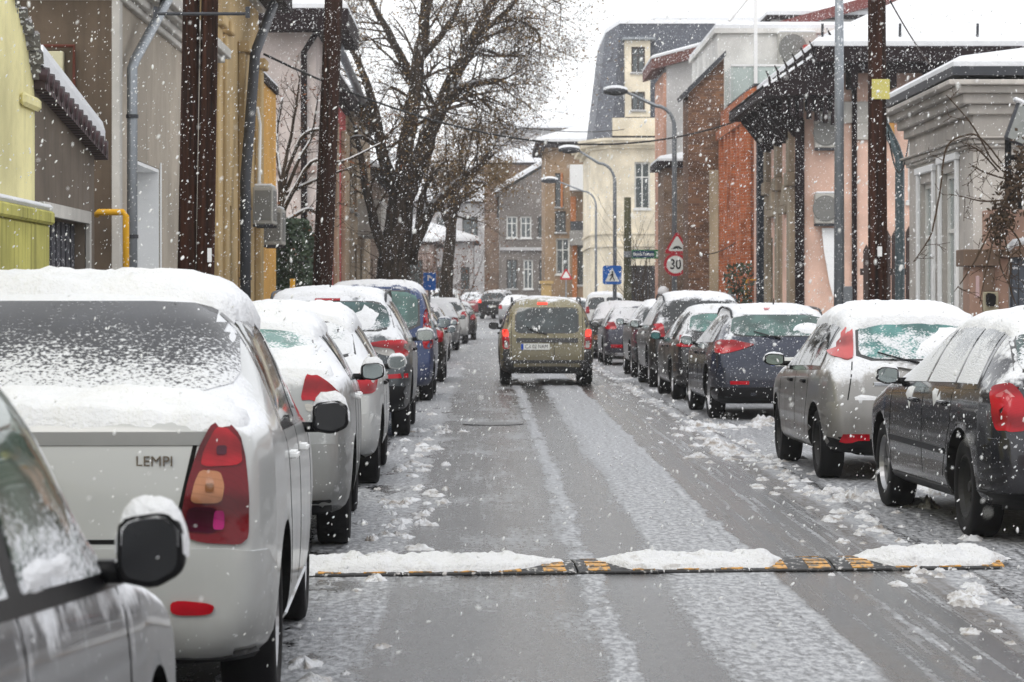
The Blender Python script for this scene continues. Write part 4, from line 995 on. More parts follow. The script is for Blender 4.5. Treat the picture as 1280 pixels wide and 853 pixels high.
    S = simple(van(4.3, 1.80, 1.84, .74, 1.15, 1.08), white, rear=gd)
    S['rear_windows'] = [[(-.70, 1.14), (-.06, 1.14), (-.06, 1.60), (-.66, 1.60)], [(.06, 1.14), (.70, 1.14), (.66, 1.60), (.06, 1.60)]]
    car(S, 'white_van', 'white panel van with two square rear windows beside the crossing sign', 4.75, 110, -2, RIGHT, 'van', lvl=1, step=.08)
    car(simple(hatch(4.0, 1.7, 1.5), carpaint('bottle_green_lacquer', (.02, .05, .045), .2, .3, .3)), 'green_hatchback', 'dark green car showing between the olive estate and the white panel van', 4.0, 124, 0, RIGHT, lvl=1, step=.1)
place_cars()
# ============================================================================
# GROUND, ROAD, PAVEMENTS, SLUSH, SPEED BUMP
# ============================================================================
KL, KR = -2.78, 4.95          # kerb lines
FL, FR = -4.0, 6.6            # facade lines
def road_material():
    g = G('slushy_asphalt'); p = g.pos(); x, y, z = g.sep(p)
    w1 = g.noise(g.scale(p, .9, .16, 0), 1.0, 4, .6); w2 = g.noise(g.scale(p, 7, 1.6, 0), 1.0, 4, .65)
    xx = g.add(x, g.add(g.mul(g.add(w1, -.5), .26), g.mul(g.add(w2, -.5), .22)))
    fine = g.noise(g.scale(p, 1, .38, 1), 26, 5, .7); patch = g.noise(g.scale(p, 1.1, .35, 0), 1.3, 5, .65); grain = g.noise(p, 110, 3, .6)
    streak = g.noise(g.scale(p, 16, .35, 0), 1.0, 4, .65)
    def band(a, b, s=.05): return g.mul(g.ss(xx, a-s, a+s), g.ss(xx, b+s, b-s))
    cover = g.add(.10, g.mul(g.ss(patch, .40, .74), .38))
    cover = g.mx(cover, g.mul(band(.95, 1.55, .12), .60))
    cover = g.mx(cover, g.mul(band(.47, .62, .07), .62))
    cover = g.mx(cover, g.mul(band(2.28, 2.62, .09), .80))
    cover = g.mx(cover, g.mul(g.ss(xx, 2.55, 2.75), .52))
    cover = g.mx(cover, g.mul(band(-1.1, -.52, .10), .55))
    cover = g.mx(cover, g.mul(band(1.93, 1.99, .03), .50))
    cover = g.mx(cover, g.mul(band(1.74, 1.78, .02), .40))
    cover = g.mx(cover, g.mul(band(2.10, 2.16, .03), .42))
    cover = g.mx(cover, g.mul(band(1.50, 1.60, .04), .85))
    track = g.mx(band(.66, .90, .05), g.mx(band(1.62, 1.92, .05), band(2.0, 2.22, .05)))
    cover = g.mul(cover, g.add(1.0, g.mul(track, -.72)))
    cover = g.add(cover, g.mul(g.add(streak, -.5), .75))
    cover = g.add(cover, g.mul(g.add(fine, -.5), .95))
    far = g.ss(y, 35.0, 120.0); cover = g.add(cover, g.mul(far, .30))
    gr2 = g.noise(g.scale(p, 1, .4, 1), 62, 3, .7)
    cover = g.add(cover, g.mul(g.add(gr2, -.5), .85))
    s2 = g.noise(g.scale(p, 20, .30, 0), 1.0, 3, .6); cover = g.add(cover, g.mul(g.mul(band(1.58, 2.5, .1), g.add(s2, -.52)), 2.6))
    puddle = g.ss(g.noise(g.scale(p, .9, .5, 0), 1.7, 5, .7), .56, .63)
    cover = g.mul(cover, g.add(1.0, g.mul(puddle, g.mul(g.ss(xx, 1.0, .4), -.65))))
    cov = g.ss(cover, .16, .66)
    asp = g.mix(grain, (.007, .007, .0075), (.034, .034, .035))
    asp = g.mix(g.mul(band(.02, .42, .1), .35), asp, (.10, .09, .078))
    slush = g.mix(g.ss(fine, .3, .7), (.135, .14, .15), (.42, .43, .45))
    c = g.mix(cov, asp, slush)
    mud = g.mul(g.mx(g.mx(band(1.60, 1.72, .04), band(1.84, 1.95, .03)), band(2.28, 2.44, .05)), g.ss(fine, .38, .56))
    mud = g.mul(mud, g.ss(g.noise(g.scale(p, .8, .5, 0), 1, 3), .28, .48))
    c = g.mix(g.mul(mud, .85), c, (.040, .026, .015))
    rut = g.mul(band(1.60, 2.45, .1), g.ss(g.noise(g.scale(p, 11, .22, 0), 1.0, 4, .6), .50, .62)); c = g.mix(g.mul(rut, .5), c, (.045, .034, .024))
    crack = g.ss(g.noise(g.scale(p, .6, 7, 0), 1.0, 4, .7), .70, .74)
    c = g.mix(g.mul(crack, g.mul(g.ss(xx, .5, .2), .8)), c, (.012, .012, .012))
    ro = g.add(g.mul(cov, .40), g.add(.13, g.mul(fine, .20)))
    h = g.add(g.mul(grain, .35), g.add(g.mul(fine, .7), g.mul(cov, .8)))
    return g.done(g.bsdf(c, ro, 0, g.bump(h, .38, .010), spec=g.add(.20, g.mul(cov, .15))))
def sheet(name, xs, ys, z, mat, kind='structure'):
    mb = MB()
    for y in ys:
        for x in xs: mb.v.append((x, y, ground(y)+z))
    n = len(xs)
    for i in range(len(ys)-1):
        for j in range(n-1):
            mb.f.append((i*n+j, i*n+j+1, (i+1)*n+j+1, (i+1)*n+j)); mb.m.append(0)
    return tag(mb.build(name, mat), kind=kind)
def street():
    ys = [-60, -20, 0, 20, 40, 60, 80, 100, 120, 150, 180, 205, 230, 300, 420]
    gm = plain('snowy_earth', (.50, .50, .51), .8, var=.3, sc=.2)
    sheet('ground', [-420, -60, -10, 10, 60, 420], [-400]+ys, -.02, gm)
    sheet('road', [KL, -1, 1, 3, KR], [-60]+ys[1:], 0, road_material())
    pm = G('snowy_pavement'); p = pm.pos(); k = pm.ss(pm.noise(p, 1.5, 5, .65), .36, .6)
    pv = pm.done(pm.bsdf(pm.mix(k, (.15, .145, .14), (.66, .67, .69)), .7, 0, pm.bump(pm.noise(p, 12, 5), .6, .03)))
    for nm, x0, x1 in (('pavement', -12, KL-.12), ('pavement', KR+.12, 30)):
        sheet(nm, [x0, x1], ys, .12, pv)
    km = plain('kerb_stone', (.27, .265, .255), .8, var=.3, sc=3, bump=.01)
    for nm, x0 in (('kerb', KL-.12), ('kerb', KR)):
        mb = MB()
        for a, b in zip(ys, ys[1:]):
            za, zb = ground(a), ground(b)
            vs = [(x0, a, za-.02), (x0+.12, a, za-.02), (x0+.12, b, zb-.02), (x0, b, zb-.02), (x0, a, za+.128), (x0+.12, a, za+.128), (x0+.12, b, zb+.128), (x0, b, zb+.128)]
            mb.add(vs, [(4, 5, 6, 7), (0, 4, 7, 3), (1, 2, 6, 5)])
        tag(mb.build(nm, km), kind='structure')
    # ridges and clots of slush pushed aside by the wheels
    rnd = random.Random(3)
    mb = MB()
    def dome(cx, cy, rx, ry, h, seed):
        n, rings = 18, 5; b = len(mb.v); z0 = ground(cy)
        mb.v.append((cx, cy, z0+h))
        for r in range(1, rings+1):
            t = r/rings
            for k in range(n):
                a = 2*PI*k/n; q = 1+.75*noise.noise((math.cos(a)*2.1+seed, math.sin(a)*2.1, seed))
                hh = h*(1-t*t)*(.62+1.1*noise.noise((cx*9+math.cos(a)*t*3.4, cy*9+math.sin(a)*t*3.4, seed+4)))
                mb.v.append((cx+rx*t*q*math.cos(a), cy+ry*t*q*math.sin(a), z0+(hh if r < rings else -.012)))
        for k in range(n): mb.f.append((b, b+1+k, b+1+(k+1) % n)); mb.m.append(0)
        for r in range(rings-1):
            for k in range(n):
                a0 = b+1+r*n+k; a1 = b+1+r*n+(k+1) % n; mb.f.append((a0, a0+n, a1+n, a1)); mb.m.append(0)
    for i in range(750):
        y = 8+rnd.random()**1.6*95
        side = rnd.random()
        if side < .60: x = rnd.gauss(2.50, .11)
        elif side < .78: x = rnd.gauss(2.80, .20)
        elif side < .90: x = rnd.gauss(-.66, .11)
        else: x = rnd.gauss(2.2, .2)
        s = .018+.055*rnd.random()**2.2
        dome(x, y, s*1.2, s*2.4, s*.45+.004, i*.37)
    for (x, y, s) in ((2.35, 27.5, .30), (2.60, 26.3, .22), (2.45, 28.6, .24), (2.6, 32, .3), (-.60, 17.3, .14), (-.63, 18.2, .16), (-.55, 19.0, .14), (-.62, 20.1, .17), (-.5, 21.5, .15), (-.58, 24.6, .2), (-.6, 27.6, .2), (-.5, 31.8, .22), (2.72, 21.0, .2), (2.8, 16.0, .16), (3.0, 20.9, .3), (3.6, 21.4, .35), (3.5, 33.0, .4), (4.2, 33.2, .4)):
        for k in range(7):
            dome(x+rnd.gauss(0, s*.6), y+rnd.gauss(0, s*1.9), s*rnd.uniform(.18, .5), s*rnd.uniform(.35, .9), s*rnd.uniform(.12, .25), x+k)
    tag(mb.build('slush', M['slush'], smooth=True), kind='stuff')
    # gutter snow along both kerbs under and between the cars
    # a round manhole and a dark pothole patch
    mb = MB(); mb.lathe([(.001, .004), (.31, .004)], 28); mb.lathe([(.31, .004), (.33, .008), (.37, .008), (.38, -.01)], 28)
    o = mb.build('manhole_cover', plain('wet_iron', (.02, .02, .021), .35, .4, var=.3, sc=14, bump=.004)); o.location = (.06, 33.4, .003)
    tag(o, 'round dark iron manhole cover in the left wheel track', 'manhole cover')

def speed_bump():
    L = 3.87; ang = math.atan2(.44, 3.85)
    root = empty('speed_bump', (-.945, 14.83, 0), ang, 'black rubber speed bump with yellow bars half buried in snow across the road', 'speed bump')
    rub = G('bump_rubber'); p = rub.coord(); k = rub.noise(p, 26, 4, .65)
    rubm = rub.done(rub.bsdf(rub.mix(rub.ss(k, .56, .64), (.018, .018, .019), (.42, .41, .40)), .6, 0, rub.bump(k, .5, .01)))
    prof = [(0, 0), (.0, .014), (.06, .030), (.16, .050), (.25, .056), (.34, .050), (.44, .030), (.50, .014), (.50, 0)]
    mb = MB(); u = 0
    while u < L-.01:
        u1 = min(u+.4835, L)
        mb.prism(prof, 'x', u+.004, u1-.004); u = u1
    mb.build('rubber_strip', rubm, root, bevel=.004)
    def zp(d): return tab([(a, b) for a, b in prof[1:-1]], d)
    bar = G('yellow_reflector'); p = bar.coord(); k = bar.noise(p, 30, 4, .65)
    barm = bar.done(bar.bsdf(bar.mix(bar.ss(k, .46, .60), (.50, .24, .025), (.09, .07, .045)), .45, 0, bar.bump(k, .3, .006)))
    u = .02
    while u < L-.1:
        mb = MB()
        for (d0, d1) in ((.012, .062), (.085, .130), (.150, .185), (.315, .35), (.37, .415), (.438, .488)):
            for t in range(1):
                za, zb = zp(d0)+.004, zp(d1)+.004
                vs = [(u, d0, za-.01), (u+.125, d0, za-.01), (u+.125, d1, zb-.01), (u, d1, zb-.01), (u, d0, za), (u+.125, d0, za), (u+.125, d1, zb), (u, d1, zb)]
                mb.add(vs, [(4, 5, 6, 7), (0, 1, 5, 4), (1, 2, 6, 5), (2, 3, 7, 6), (3, 0, 4, 7)])
        mb.build('yellow_stripe', barm, root); u += .2485
    rnd = random.Random(5)
    cg = G('crusted_snow'); p = cg.pos(); k = cg.ss(cg.noise(p, 9, 6, .7), .56, .70); h = cg.noise(p, 40, 5, .65)
    crust = cg.done(cg.bsdf(cg.mix(cg.mul(k, .45), (.76, .77, .785), (.34, .30, .26)), .75, 0, cg.bump(h, 1.0, .03), spec=.3))
    for (a, b, h, fa, fb) in ((-.10, 1.46, .042, .0, .42), (1.56, 2.66, .040, .22, .14), (3.05, 3.97, .055, .22, .2)):
        nu, nd = int((b-a)/.022), 24; mb = MB()
        for i in range(nu+1):
            uu = a+(b-a)*i/nu
            e = sstep(0, max(fa, .03), uu-a)*sstep(0, max(fb, .03), b-uu)
            rg = .018*noise.noise((uu*7, 1.3, 0))+.02*noise.noise((uu*22, 5, 0))
            d0 = .016+rg*.6+(1-e)*.17; d1 = .53+.03*noise.noise((uu*5, 8, 0))-(1-e)*.10
            for j in range(nd+1):
                t = j/nd; d = lerp(d0, d1, t)
                q = math.sqrt(max(0, 1-(2*t-1)**4))
                hh = h*e*q*(.85+.75*noise.noise((uu*5, d*9, 2))+.50*noise.noise((uu*15, d*18, 7))+.25*noise.noise((uu*40, d*40, 1)))
                mb.v.append((uu, d, zp(clamp(d, 0, .5))+hh+(.002 if e > .05 and 0 < j < nd else -.012)))
        for i in range(nu):
            for j in range(nd):
                q = i*(nd+1)+j; mb.f.append((q, q+nd+1, q+nd+2, q+1)); mb.m.append(0)
        mb.build('snow_cover', crust, root, smooth=True)
street(); speed_bump()
# ============================================================================
# BUILDINGS
# ============================================================================
def wall_grid(mb, axis, at, a0, a1, z0, z1, holes, depth, mi=0):
    """wall face in the plane axis=at with rectangular holes and reveals going 'depth' (signed) along the axis"""
    us = sorted({a0, a1, *[h[0] for h in holes], *[h[1] for h in holes]}); zs = sorted({z0, z1, *[h[2] for h in holes], *[h[3] for h in holes]})
    us = [u for u in us if a0 <= u <= a1]; zs = [z for z in zs if z0 <= z <= z1]
    def q(u, z, t=0.0): return (at+t, u, z) if axis == 'x' else (u, at+t, z)
    for u0, u1 in zip(us, us[1:]):
        for w0, w1 in zip(zs, zs[1:]):
            if any(h[0] <= (u0+u1)/2 <= h[1] and h[2] <= (w0+w1)/2 <= h[3] for h in holes): continue
            mb.add([q(u0, w0), q(u1, w0), q(u1, w1), q(u0, w1)], [(0, 1, 2, 3)], mi)
    for (u0, u1, w0, w1) in holes:
        for (a, b, c, d) in (((u0, w0), (u1, w0), 0, 0), ((u1, w0), (u1, w1), 0, 0), ((u1, w1), (u0, w1), 0, 0), ((u0, w1), (u0, w0), 0, 0)):
            mb.add([q(*a), q(*b), q(*b, depth), q(*a, depth)], [(0, 1, 2, 3)], mi)

def opening(root, axis, at, h, depth, style, sgn):
    """window or door filling the hole h=(u0,u1,z0,z1) at the back of its reveal"""
    u0, u1, z0, z1 = h; t = at+depth
    fm, gm = {'w': ('frame', 'wglass'), 'p': ('frame', 'wglass_pale'), 'o': ('frame_dark', 'wglass'), 'd': ('frame_dark', 'plank'), 'b': ('frame_dark', 'wglass'), 'g': ('frame', 'plank'), 'n': ('frame', 'white')}[style]
    fw = min(.08, (u1-u0)*.14)
    def bx(mb, a, b, c, d, t0, t1):
        lo, hi = sorted((t0, t1))
        if axis == 'x': mb.box(lo, hi, a, b, c, d)
        else: mb.box(a, b, lo, hi, c, d)
    door = style in 'dg'
    f = MB(); o_ = -sgn  # direction out of the wall
    s = sgn
    bx(f, u0, u0+fw, z0, z1, t, t-s*.07); bx(f, u1-fw, u1, z0, z1, t, t-s*.07); bx(f, u0+fw, u1-fw, z1-fw, z1, t, t-s*.068)
    if not door:
        bx(f, u0+fw, u1-fw, z0, z0+fw, t, t-s*.068)
        if u1-u0 > .55: bx(f, (u0+u1)/2-fw*.4, (u0+u1)/2+fw*.4, z0+fw, z1-fw, t, t-s*.064)
        if z1-z0 > 1.1: zt = z0+(z1-z0)*.68; bx(f, u0+fw, u1-fw, zt-fw*.35, zt+fw*.35, t, t-s*.060)
    w = f.build('door_frame' if door else 'window', M[fm], root)
    g = MB(); bx(g, u0+fw*.5, u1-fw*.5, z0+(0 if door else fw*.5), z1-fw*.5, t-s*.01, t-s*.035)
    g.build('door_leaf' if door else 'pane', M[gm], w)
    if not door:
        b = MB(); bx(b, u0-.06, u1+.06, z0-.07, z0-.002, at+s*.02, at-s*.09); sill = b.build('sill', M['frame'] if fm == 'frame' else M['stone'], w)
        if z0 > .5:
            sn = MB(); bx(sn, u0-.05, u1+.05, z0-.002, z0+.035, at+s*.02, at-s*.085); sn.build('sill_snow', M['snow'], w, bevel=.015)

def snow_slab(mb, poly, t=.10, inset=.03):
    """thick rounded snow over a planar roof polygon (3D points, counter-clockwise seen from above)"""
    pts = [Vector(p) for p in poly]; c = sum(pts, Vector())/len(pts)
    up = Vector((0, 0, 1))
    lo = [p+(c-p).normalized()*(-.02)+up*.004 for p in pts]; mid = [p+(c-p).normalized()*(-.03)+up*t*.6 for p in pts]; hi = [p+(c-p).normalized()*inset*2+up*t for p in pts]
    n = len(pts); vs = lo+mid+hi
    fs = [tuple(range(2*n, 3*n)), tuple(range(n-1, -1, -1))]
    for k in range(2):
        for i in range(n): fs.append((k*n+i, k*n+(i+1) % n, (k+1)*n+(i+1) % n, (k+1)*n+i))
    mb.add(vs, fs)

def hip_roof(root, x0, x1, y0, y1, z, rise, over, mat, ridge='y', hip=True, snow=.12, fascia=.14, name='roof', soffit=None):
    x0 -= over; x1 += over; y0 -= over; y1 += over
    w = (x1-x0)/2 if ridge == 'y' else (y1-y0)/2
    hh = w if hip else 0
    if ridge == 'y': r0, r1 = (( x0+x1)/2, y0+min(hh, (y1-y0)/2), z+rise), ((x0+x1)/2, y1-min(hh, (y1-y0)/2), z+rise)
    else: r0, r1 = (x0+min(hh, (x1-x0)/2), (y0+y1)/2, z+rise), (x1-min(hh, (x1-x0)/2), (y0+y1)/2, z+rise)
    A, B, C_, D = (x0, y0, z), (x1, y0, z), (x1, y1, z), (x0, y1, z)
    mb = MB(); mb.box(x0, x1, y0, y1, z-fascia, z-.002)
    mb.add([A, B, C_, D, r0, r1], [(0, 1, 4), (1, 2, 5, 4), (2, 3, 5), (3, 0, 4, 5)] if ridge == 'y' else [(0, 1, 5, 4), (1, 2, 5), (2, 3, 4, 5), (3, 0, 4)])
    o = mb.build(name, mat, root)
    if snow:
        t = snow; s = MB(); e = -.02
        a, b, c, d = (x0-e, y0-e, z), (x1+e, y0-e, z), (x1+e, y1+e, z), (x0-e, y1+e, z)
        lo = [a, b, c, d]; md = [(p[0], p[1], p[2]+t*.7) for p in lo]
        cx, cy = (x0+x1)/2, (y0+y1)/2
        hi = [(p[0]+(.10 if p[0] < cx else -.10), p[1]+(.10 if p[1] < cy else -.10), p[2]+t+.05) for p in lo]
        q0, q1 = (r0[0], r0[1], r0[2]+t), (r1[0], r1[1], r1[2]+t)
        s.v = lo+md+hi+[q0, q1]
        for k in (0, 4):
            for i in range(4): s.f.append((k+i, k+(i+1) % 4, k+4+(i+1) % 4, k+4+i))
        s.f += [(8, 9, 12), (9, 10, 13, 12), (10, 11, 13), (11, 8, 12, 13)] if ridge == 'y' else [(8, 9, 13, 12), (9, 10, 13), (10, 11, 12, 13), (11, 8, 12)]
        s.f += [(3, 2, 1, 0)]; s.m = [0]*len(s.f)
        s.build('roof_snow', M['snow'], o)
    return o

def cornice(root, x0, x1, y0, y1, z, steps, mat, name='cornice', sides='sf', left=True):
    """stepped moulding round the street face (s) and the camera face (f): steps = (z offset, height, projection)"""
    mb = MB()
    for dz, h, pr in steps:
        e = pr
        mb.box(x0-e, x1+e, y0-e, y1+e, z+dz, z+dz+h)
    return mb.build(name, mat, root, bevel=.012)

def house(name, label, side, x0, x1, y0, y1, h, mat, street=(), front=(), roof=None, depth=.18, group=None, base=None, cat='house', rmat=None):
    """box house; side 'L' has its street face at x1 (faces +x), 'R' at x0 (faces -x); the front faces the camera at y0"""
    zg = ground(y0)
    root = empty(name, ((x0+x1)/2, (y0+y1)/2, zg), 0, label, cat, group)
    inv = Matrix.Translation((-(x0+x1)/2, -(y0+y1)/2, 0))
    mb = MB()
    sx, sgn = (x1, -1) if side == 'L' else (x0, 1)
    wall_grid(mb, 'x', sx, y0, y1, -.2, h, [o[:4] for o in street], depth*sgn)
    wall_grid(mb, 'y', y0, x0, x1, -.2, h, [o[:4] for o in front], depth)
    bx = x0 if side == 'L' else x1
    mb.add([(bx, y0, -.2), (bx, y1, -.2), (bx, y1, h), (bx, y0, h)], [(0, 1, 2, 3)])
    mb.add([(x0, y1, -.2), (x1, y1, -.2), (x1, y1, h), (x0, y1, h)], [(0, 1, 2, 3)])
    mb.add([(x0, y0, h), (x1, y0, h), (x1, y1, h), (x0, y1, h)], [(0, 1, 2, 3)])
    # dark inner room so that nothing shines through a gap
    mb.build('wall', mat, root)
    for o in street: opening(root, 'x', sx, o[:4], depth*sgn, o[4], sgn)
    for o in front: opening(root, 'y', y0, o[:4], depth, o[4], 1)
    if roof: hip_roof(root, x0, x1, y0, y1, h+roof.get('dz', 0), roof.get('rise', 1.2), roof.get('over', .35), rmat or M['eave'], roof.get('ridge', 'y'), roof.get('hip', True), roof.get('snow', .12), roof.get('fascia', .14))
    return root
def shift_children(root):
    """children were built in world coordinates: keep them there"""
    for o in root.children: o.location = Vector(o.location) - Vector((root.location.x, root.location.y, 0))
HOUSES = []
def H(*a, **k):
    r = house(*a, **k); HOUSES.append(r); return r

def ac_unit(par_loc, w, d, hgt, face, label, group):
    """outdoor air conditioner; face '-y' fan towards the camera, '+x' towards the road"""
    x, y, z = par_loc
    root = empty('air_conditioner', (x, y, z), 0, label, 'air conditioner', group)
    b = MB(); b.box(-w/2, w/2, -d/2, d/2, 0, hgt)
    body = b.build('casing', plain('ac_casing', (.40, .39, .36), .5, var=.12, sc=4), root, bevel=.015)
    f = MB()
    if face == '-y':
        f.lathe([(.001, 0), (hgt*.40, 0), (hgt*.42, .012), (hgt*.44, 0)], 24, 'y', (-w*.12, -d/2-.012, hgt*.5))
        for k in range(-3, 4): f.box(-w*.12-hgt*.38, -w*.12+hgt*.38, -d/2-.022, -d/2-.014, hgt*.5+k*hgt*.1-.006, hgt*.5+k*hgt*.1+.006)
    else:
        f.box(w/2+.002, w/2+.012, -d*.42, d*.30, hgt*.10, hgt*.90)
        f.box(-w*.40, w*.40, -d/2-.012, -d/2-.002, hgt*.10, hgt*.90)
    f.build('fan_grille', plain('ac_grille', (.20, .20, .19), .6), root)
    s = MB(); s.box(-w/2+.02, w/2-.02, -d/2+.02, d/2-.02, hgt, hgt+.05); s.build('snow_cap', M['snow'], root, bevel=.02)
    br = MB(); br.box(-w/2, w/2, -d/2+.03, -d/2+.06, -.05, -.005); br.box(-w/2, w/2, d/2-.06, d/2-.03, -.05, -.005); br.build('bracket', M['darkmetal'], root)
    return root

def pipe(name, label, pts, r, mat, cat='drainpipe', group=None, clips=0):
    base_ = Vector(pts[0]); root = empty(name, base_, 0, label, cat, group)
    mb = MB(); mb.tube([Vector(p)-base_ for p in pts], r, 12); mb.build('pipe', mat, root, smooth=True)
    if clips:
        for k in range(clips):
            a, b = Vector(pts[0])-base_, Vector(pts[1])-base_; c = a.lerp(b, (k+.6)/clips)
            q = MB(); q.lathe([(r*1.02, -.02), (r*1.18, -.02), (r*1.18, .02), (r*1.02, .02)], 12, 'z', c); q.build('clip', M['darkmetal'], root)
    return root

def buildings():
    M['stone'] = plaster('grey_stone', (.34, .33, .31))
    cream_trim = plaster('pale_trim', (.55, .53, .49), .6, .4)
    # ---------------- left side
    yel = plaster('yellow_render', (.74, .68, .36), .6, .45)
    root = empty('yellow_house', (-5.5, 20, 0), 0, 'pale yellow rendered wall with a broken snow-capped top at the left edge', 'house')
    mb = MB(); prof = [(-25, 0), (24.0, 0), (24.0, 3.28), (23.92, 3.5), (23.98, 3.62), (23.6, 3.78), (23.2, 4.0), (22.7, 4.18), (22.2, 4.6), (15, 6.2), (-25, 6.2)]  # unseen length behind the camera is added to cut sky light
    mb.prism(prof, 'x', -7, -4.0); mb.build('wall', yel, root)
    mb = MB(); rnd = random.Random(2)
    for i in range(150):
        t = rnd.random(); a = rnd.choice([((23.97, 3.45), (23.6, 3.8)), ((23.6, 3.8), (22.7, 4.2)), ((22.7, 4.2), (22.2, 4.62)), ((22.2, 4.62), (20, 5.1))])
        y = lerp(a[0][0], a[1][0], t); z = lerp(a[0][1], a[1][1], t); s = rnd.uniform(.03, .075)
        mb.obox((-4.0+rnd.uniform(-.2, .05), y, z+.02), Vector((s, s*.3, 0)), Vector((-s*.3, s, s*.3)), Vector((0, -s*.3, s*.7)))
    mb.build('broken_coping', plain('grey_rubble', (.16, .155, .15), .9, var=.5, sc=8, bump=.02, speck=.9), root)
    mb = MB(); mb.box(-4.0, -3.94, 23.2, 24.03, 3.18, 3.30); mb.build('ledge', yel, root, bevel=.03)
    ped = plaster('mossy_yellow_render', (.50, .47, .13), .35, .9, 1.6)
    mb = MB(); mb.box(-4.0, -3.86, 19, 23.95, 0, 2.18); mb.box(-4.0, -3.82, 19, 24.0, 2.18, 2.30); mb.build('pedestal', ped, root, bevel=.02)
    mb = MB(); mb.box(-3.99, -3.83, 19, 23.98, 2.30, 2.36); mb.build('ledge_snow', M['snow'], root, bevel=.025)
    HOUSES.append(root)
    # garage annex
    gr = plaster('brown_grey_render', (.155, .125, .098), .5, .7, 1.2)
    root = empty('garage', (-5, 26, 0), 0, 'low brown garage with sloping tiled coping and dark slatted door beside the yellow wall', 'garage')
    mb = MB(); wall_grid(mb, 'x', -4.01, 24.02, 27.7, -.1, 3.0, [(24.35, 27.05, -.1, 2.28)], -.15)
    mb.prism([(24.02, 3.0), (27.7, 3.0), (27.7, 3.02), (24.02, 3.40)], 'x', -4.4, -4.01)
    mb.add([(-4.01, 27.7, 0), (-7, 27.7, 0), (-7, 27.7, 3.02), (-4.01, 27.7, 3.02)], [(0, 1, 2, 3)]); mb.build('wall', gr, root)
    mb = MB(); mb.box(-4.0, -3.96, 24.23, 24.35, 0, 2.40); mb.box(-4.0, -3.96, 27.05, 27.17, 0, 2.40); mb.box(-4.0, -3.955, 24.35, 27.05, 2.28, 2.40); mb.build('door_frame', cream_trim, root)
    mb = MB()
    for k in range(18): mb.box(-4.14, -4.10-.012*(k % 2), 24.35+k*.15, 24.35+k*.15+.147, 0, 2.27)
    mb.build('garage_door', plain('blue_grey_slats', (.055, .056, .066), .6, var=.4, sc=3, speck=.3), root)
    mb = MB(); mb.prism([(23.95, 3.38), (27.95, 2.96), (27.95, 3.10), (23.95, 3.56)], 'x', -4.6, -3.90); mb.build('coping', M['tile'], root)
    mb = MB()
    for k in range(14):
        y = 24.0+k*.285; z = lerp(3.56, 3.10, (y-23.95)/4)
        mb.tube([(-3.88, y, z-.06), (-4.2, y, z-.01)], [.075, .075], 8)
    mb.build('ridge_tiles', M['tile'], root, smooth=True)
    mb = MB(); snow_slab(mb, [(-4.55, 23.96, 3.58), (-3.92, 23.96, 3.58), (-3.92, 27.80, 3.13), (-4.55, 27.80, 3.13)], .20); mb.build('coping_snow', M['snow'], root)
    HOUSES.append(root)
    # big beige house: brown gable to the camera, beige street face
    beige = plaster('beige_render', (.40, .35, .285), .6, .6, .8); brown = plaster('dark_brown_render', (.115, .085, .060), .5, .6, 1.3)
    r = H('beige_house', 'beige house with dark brown side wall and white cornice beside the garage', 'L', -12, -4.0, 29.4, 38.9, 4.9, beige, [(30.75, 33.1, -.1, 3.12, 'n'), (35.2, 36.6, 1.0, 3.0, 'w')], [], None, .42)
    mb = MB(); mb.box(-4.41, -4.005, 33.06, 33.098, -.1, 3.11); mb.box(-4.41, -4.005, 30.752, 30.79, -.1, 3.11); mb.box(-4.41, -4.005, 30.8, 33.05, 3.075, 3.115); mb.build('door_reveal', M['white'], r)
    mb = MB(); mb.box(-12.0, -4.06, 29.36, 29.395, -.1, 4.78); mb.build('side_wall', brown, r)
    mb = MB(); mb.box(-4.06, -3.97, 29.34, 29.55, -.1, 4.78); mb.build('corner_strip', cream_trim, r, bevel=.01)
    cornice(r, -12, -4.0, 29.4, 38.9, 4.76, [(0, .08, .06), (.08, .10, .12), (.18, .06, .22), (.24, .14, .30)], cream_trim)
    mb = MB(); mb.box(-3.995, -3.985, 33.12, 33.22, 0, 3.2); mb.box(-3.995, -3.985, 30.63, 30.73, 0, 3.2); mb.build('door_surround', M['white'], r)
    mb = MB(); mb.box(-12, -4.12, 29.5, 38.8, 5.1, 6.4); mb.build('attic_wall', cream_trim, r); mb = MB(); mb.box(-12, -4.05, 29.45, 38.85, 6.4, 6.55); mb.build('attic_snow', M['snow'], r, bevel=.05)
    mb = MB(); mb.box(-4.02, -3.98, 36.7, 38.6, .12, .8); mb.build('plinth', M['stone'], r)
    # meter box and conduit on the brown wall
    r2 = empty('meter_box', (-4.68, 29.33, 3.8), 0, 'small cream meter box high on the dark brown wall', 'meter box')
    mb = MB(); mb.box(-.11, .11, -.09, .02, 0, .40); mb.build('box', plain('cream_box', (.52, .49, .33), .5), r2, bevel=.01)
    mb = MB(); mb.tube([(-.75, -.03, .46), (.22, -.03, .46), (.22, -.03, -.3)], .022, 8); mb.build('conduit', plain('red_brown_conduit', (.10, .03, .02), .6), r2)
    pipe('gas_pipe', 'yellow gas pipe bent over beside the drainpipe', [(-3.86, 29.0, .12), (-3.86, 29.0, 2.42), (-3.89, 29.0, 2.46), (-4.15, 29.02, 2.46), (-4.2, 29.2, 2.44)], .035, M['yellow'], 'gas pipe')
    pipe('drainpipe', 'grey zinc drainpipe rising up the corner of the beige house and bending to its gutter', [(-3.88, 29.66, .12), (-3.88, 29.66, 4.05), (-3.86, 29.75, 4.15), (-3.70, 31.6, 5.05)], .058, M['zinc'], clips=3)
    # ochre house
    ochre = plaster('ochre_render', (.50, .36, .18), .6, .6)
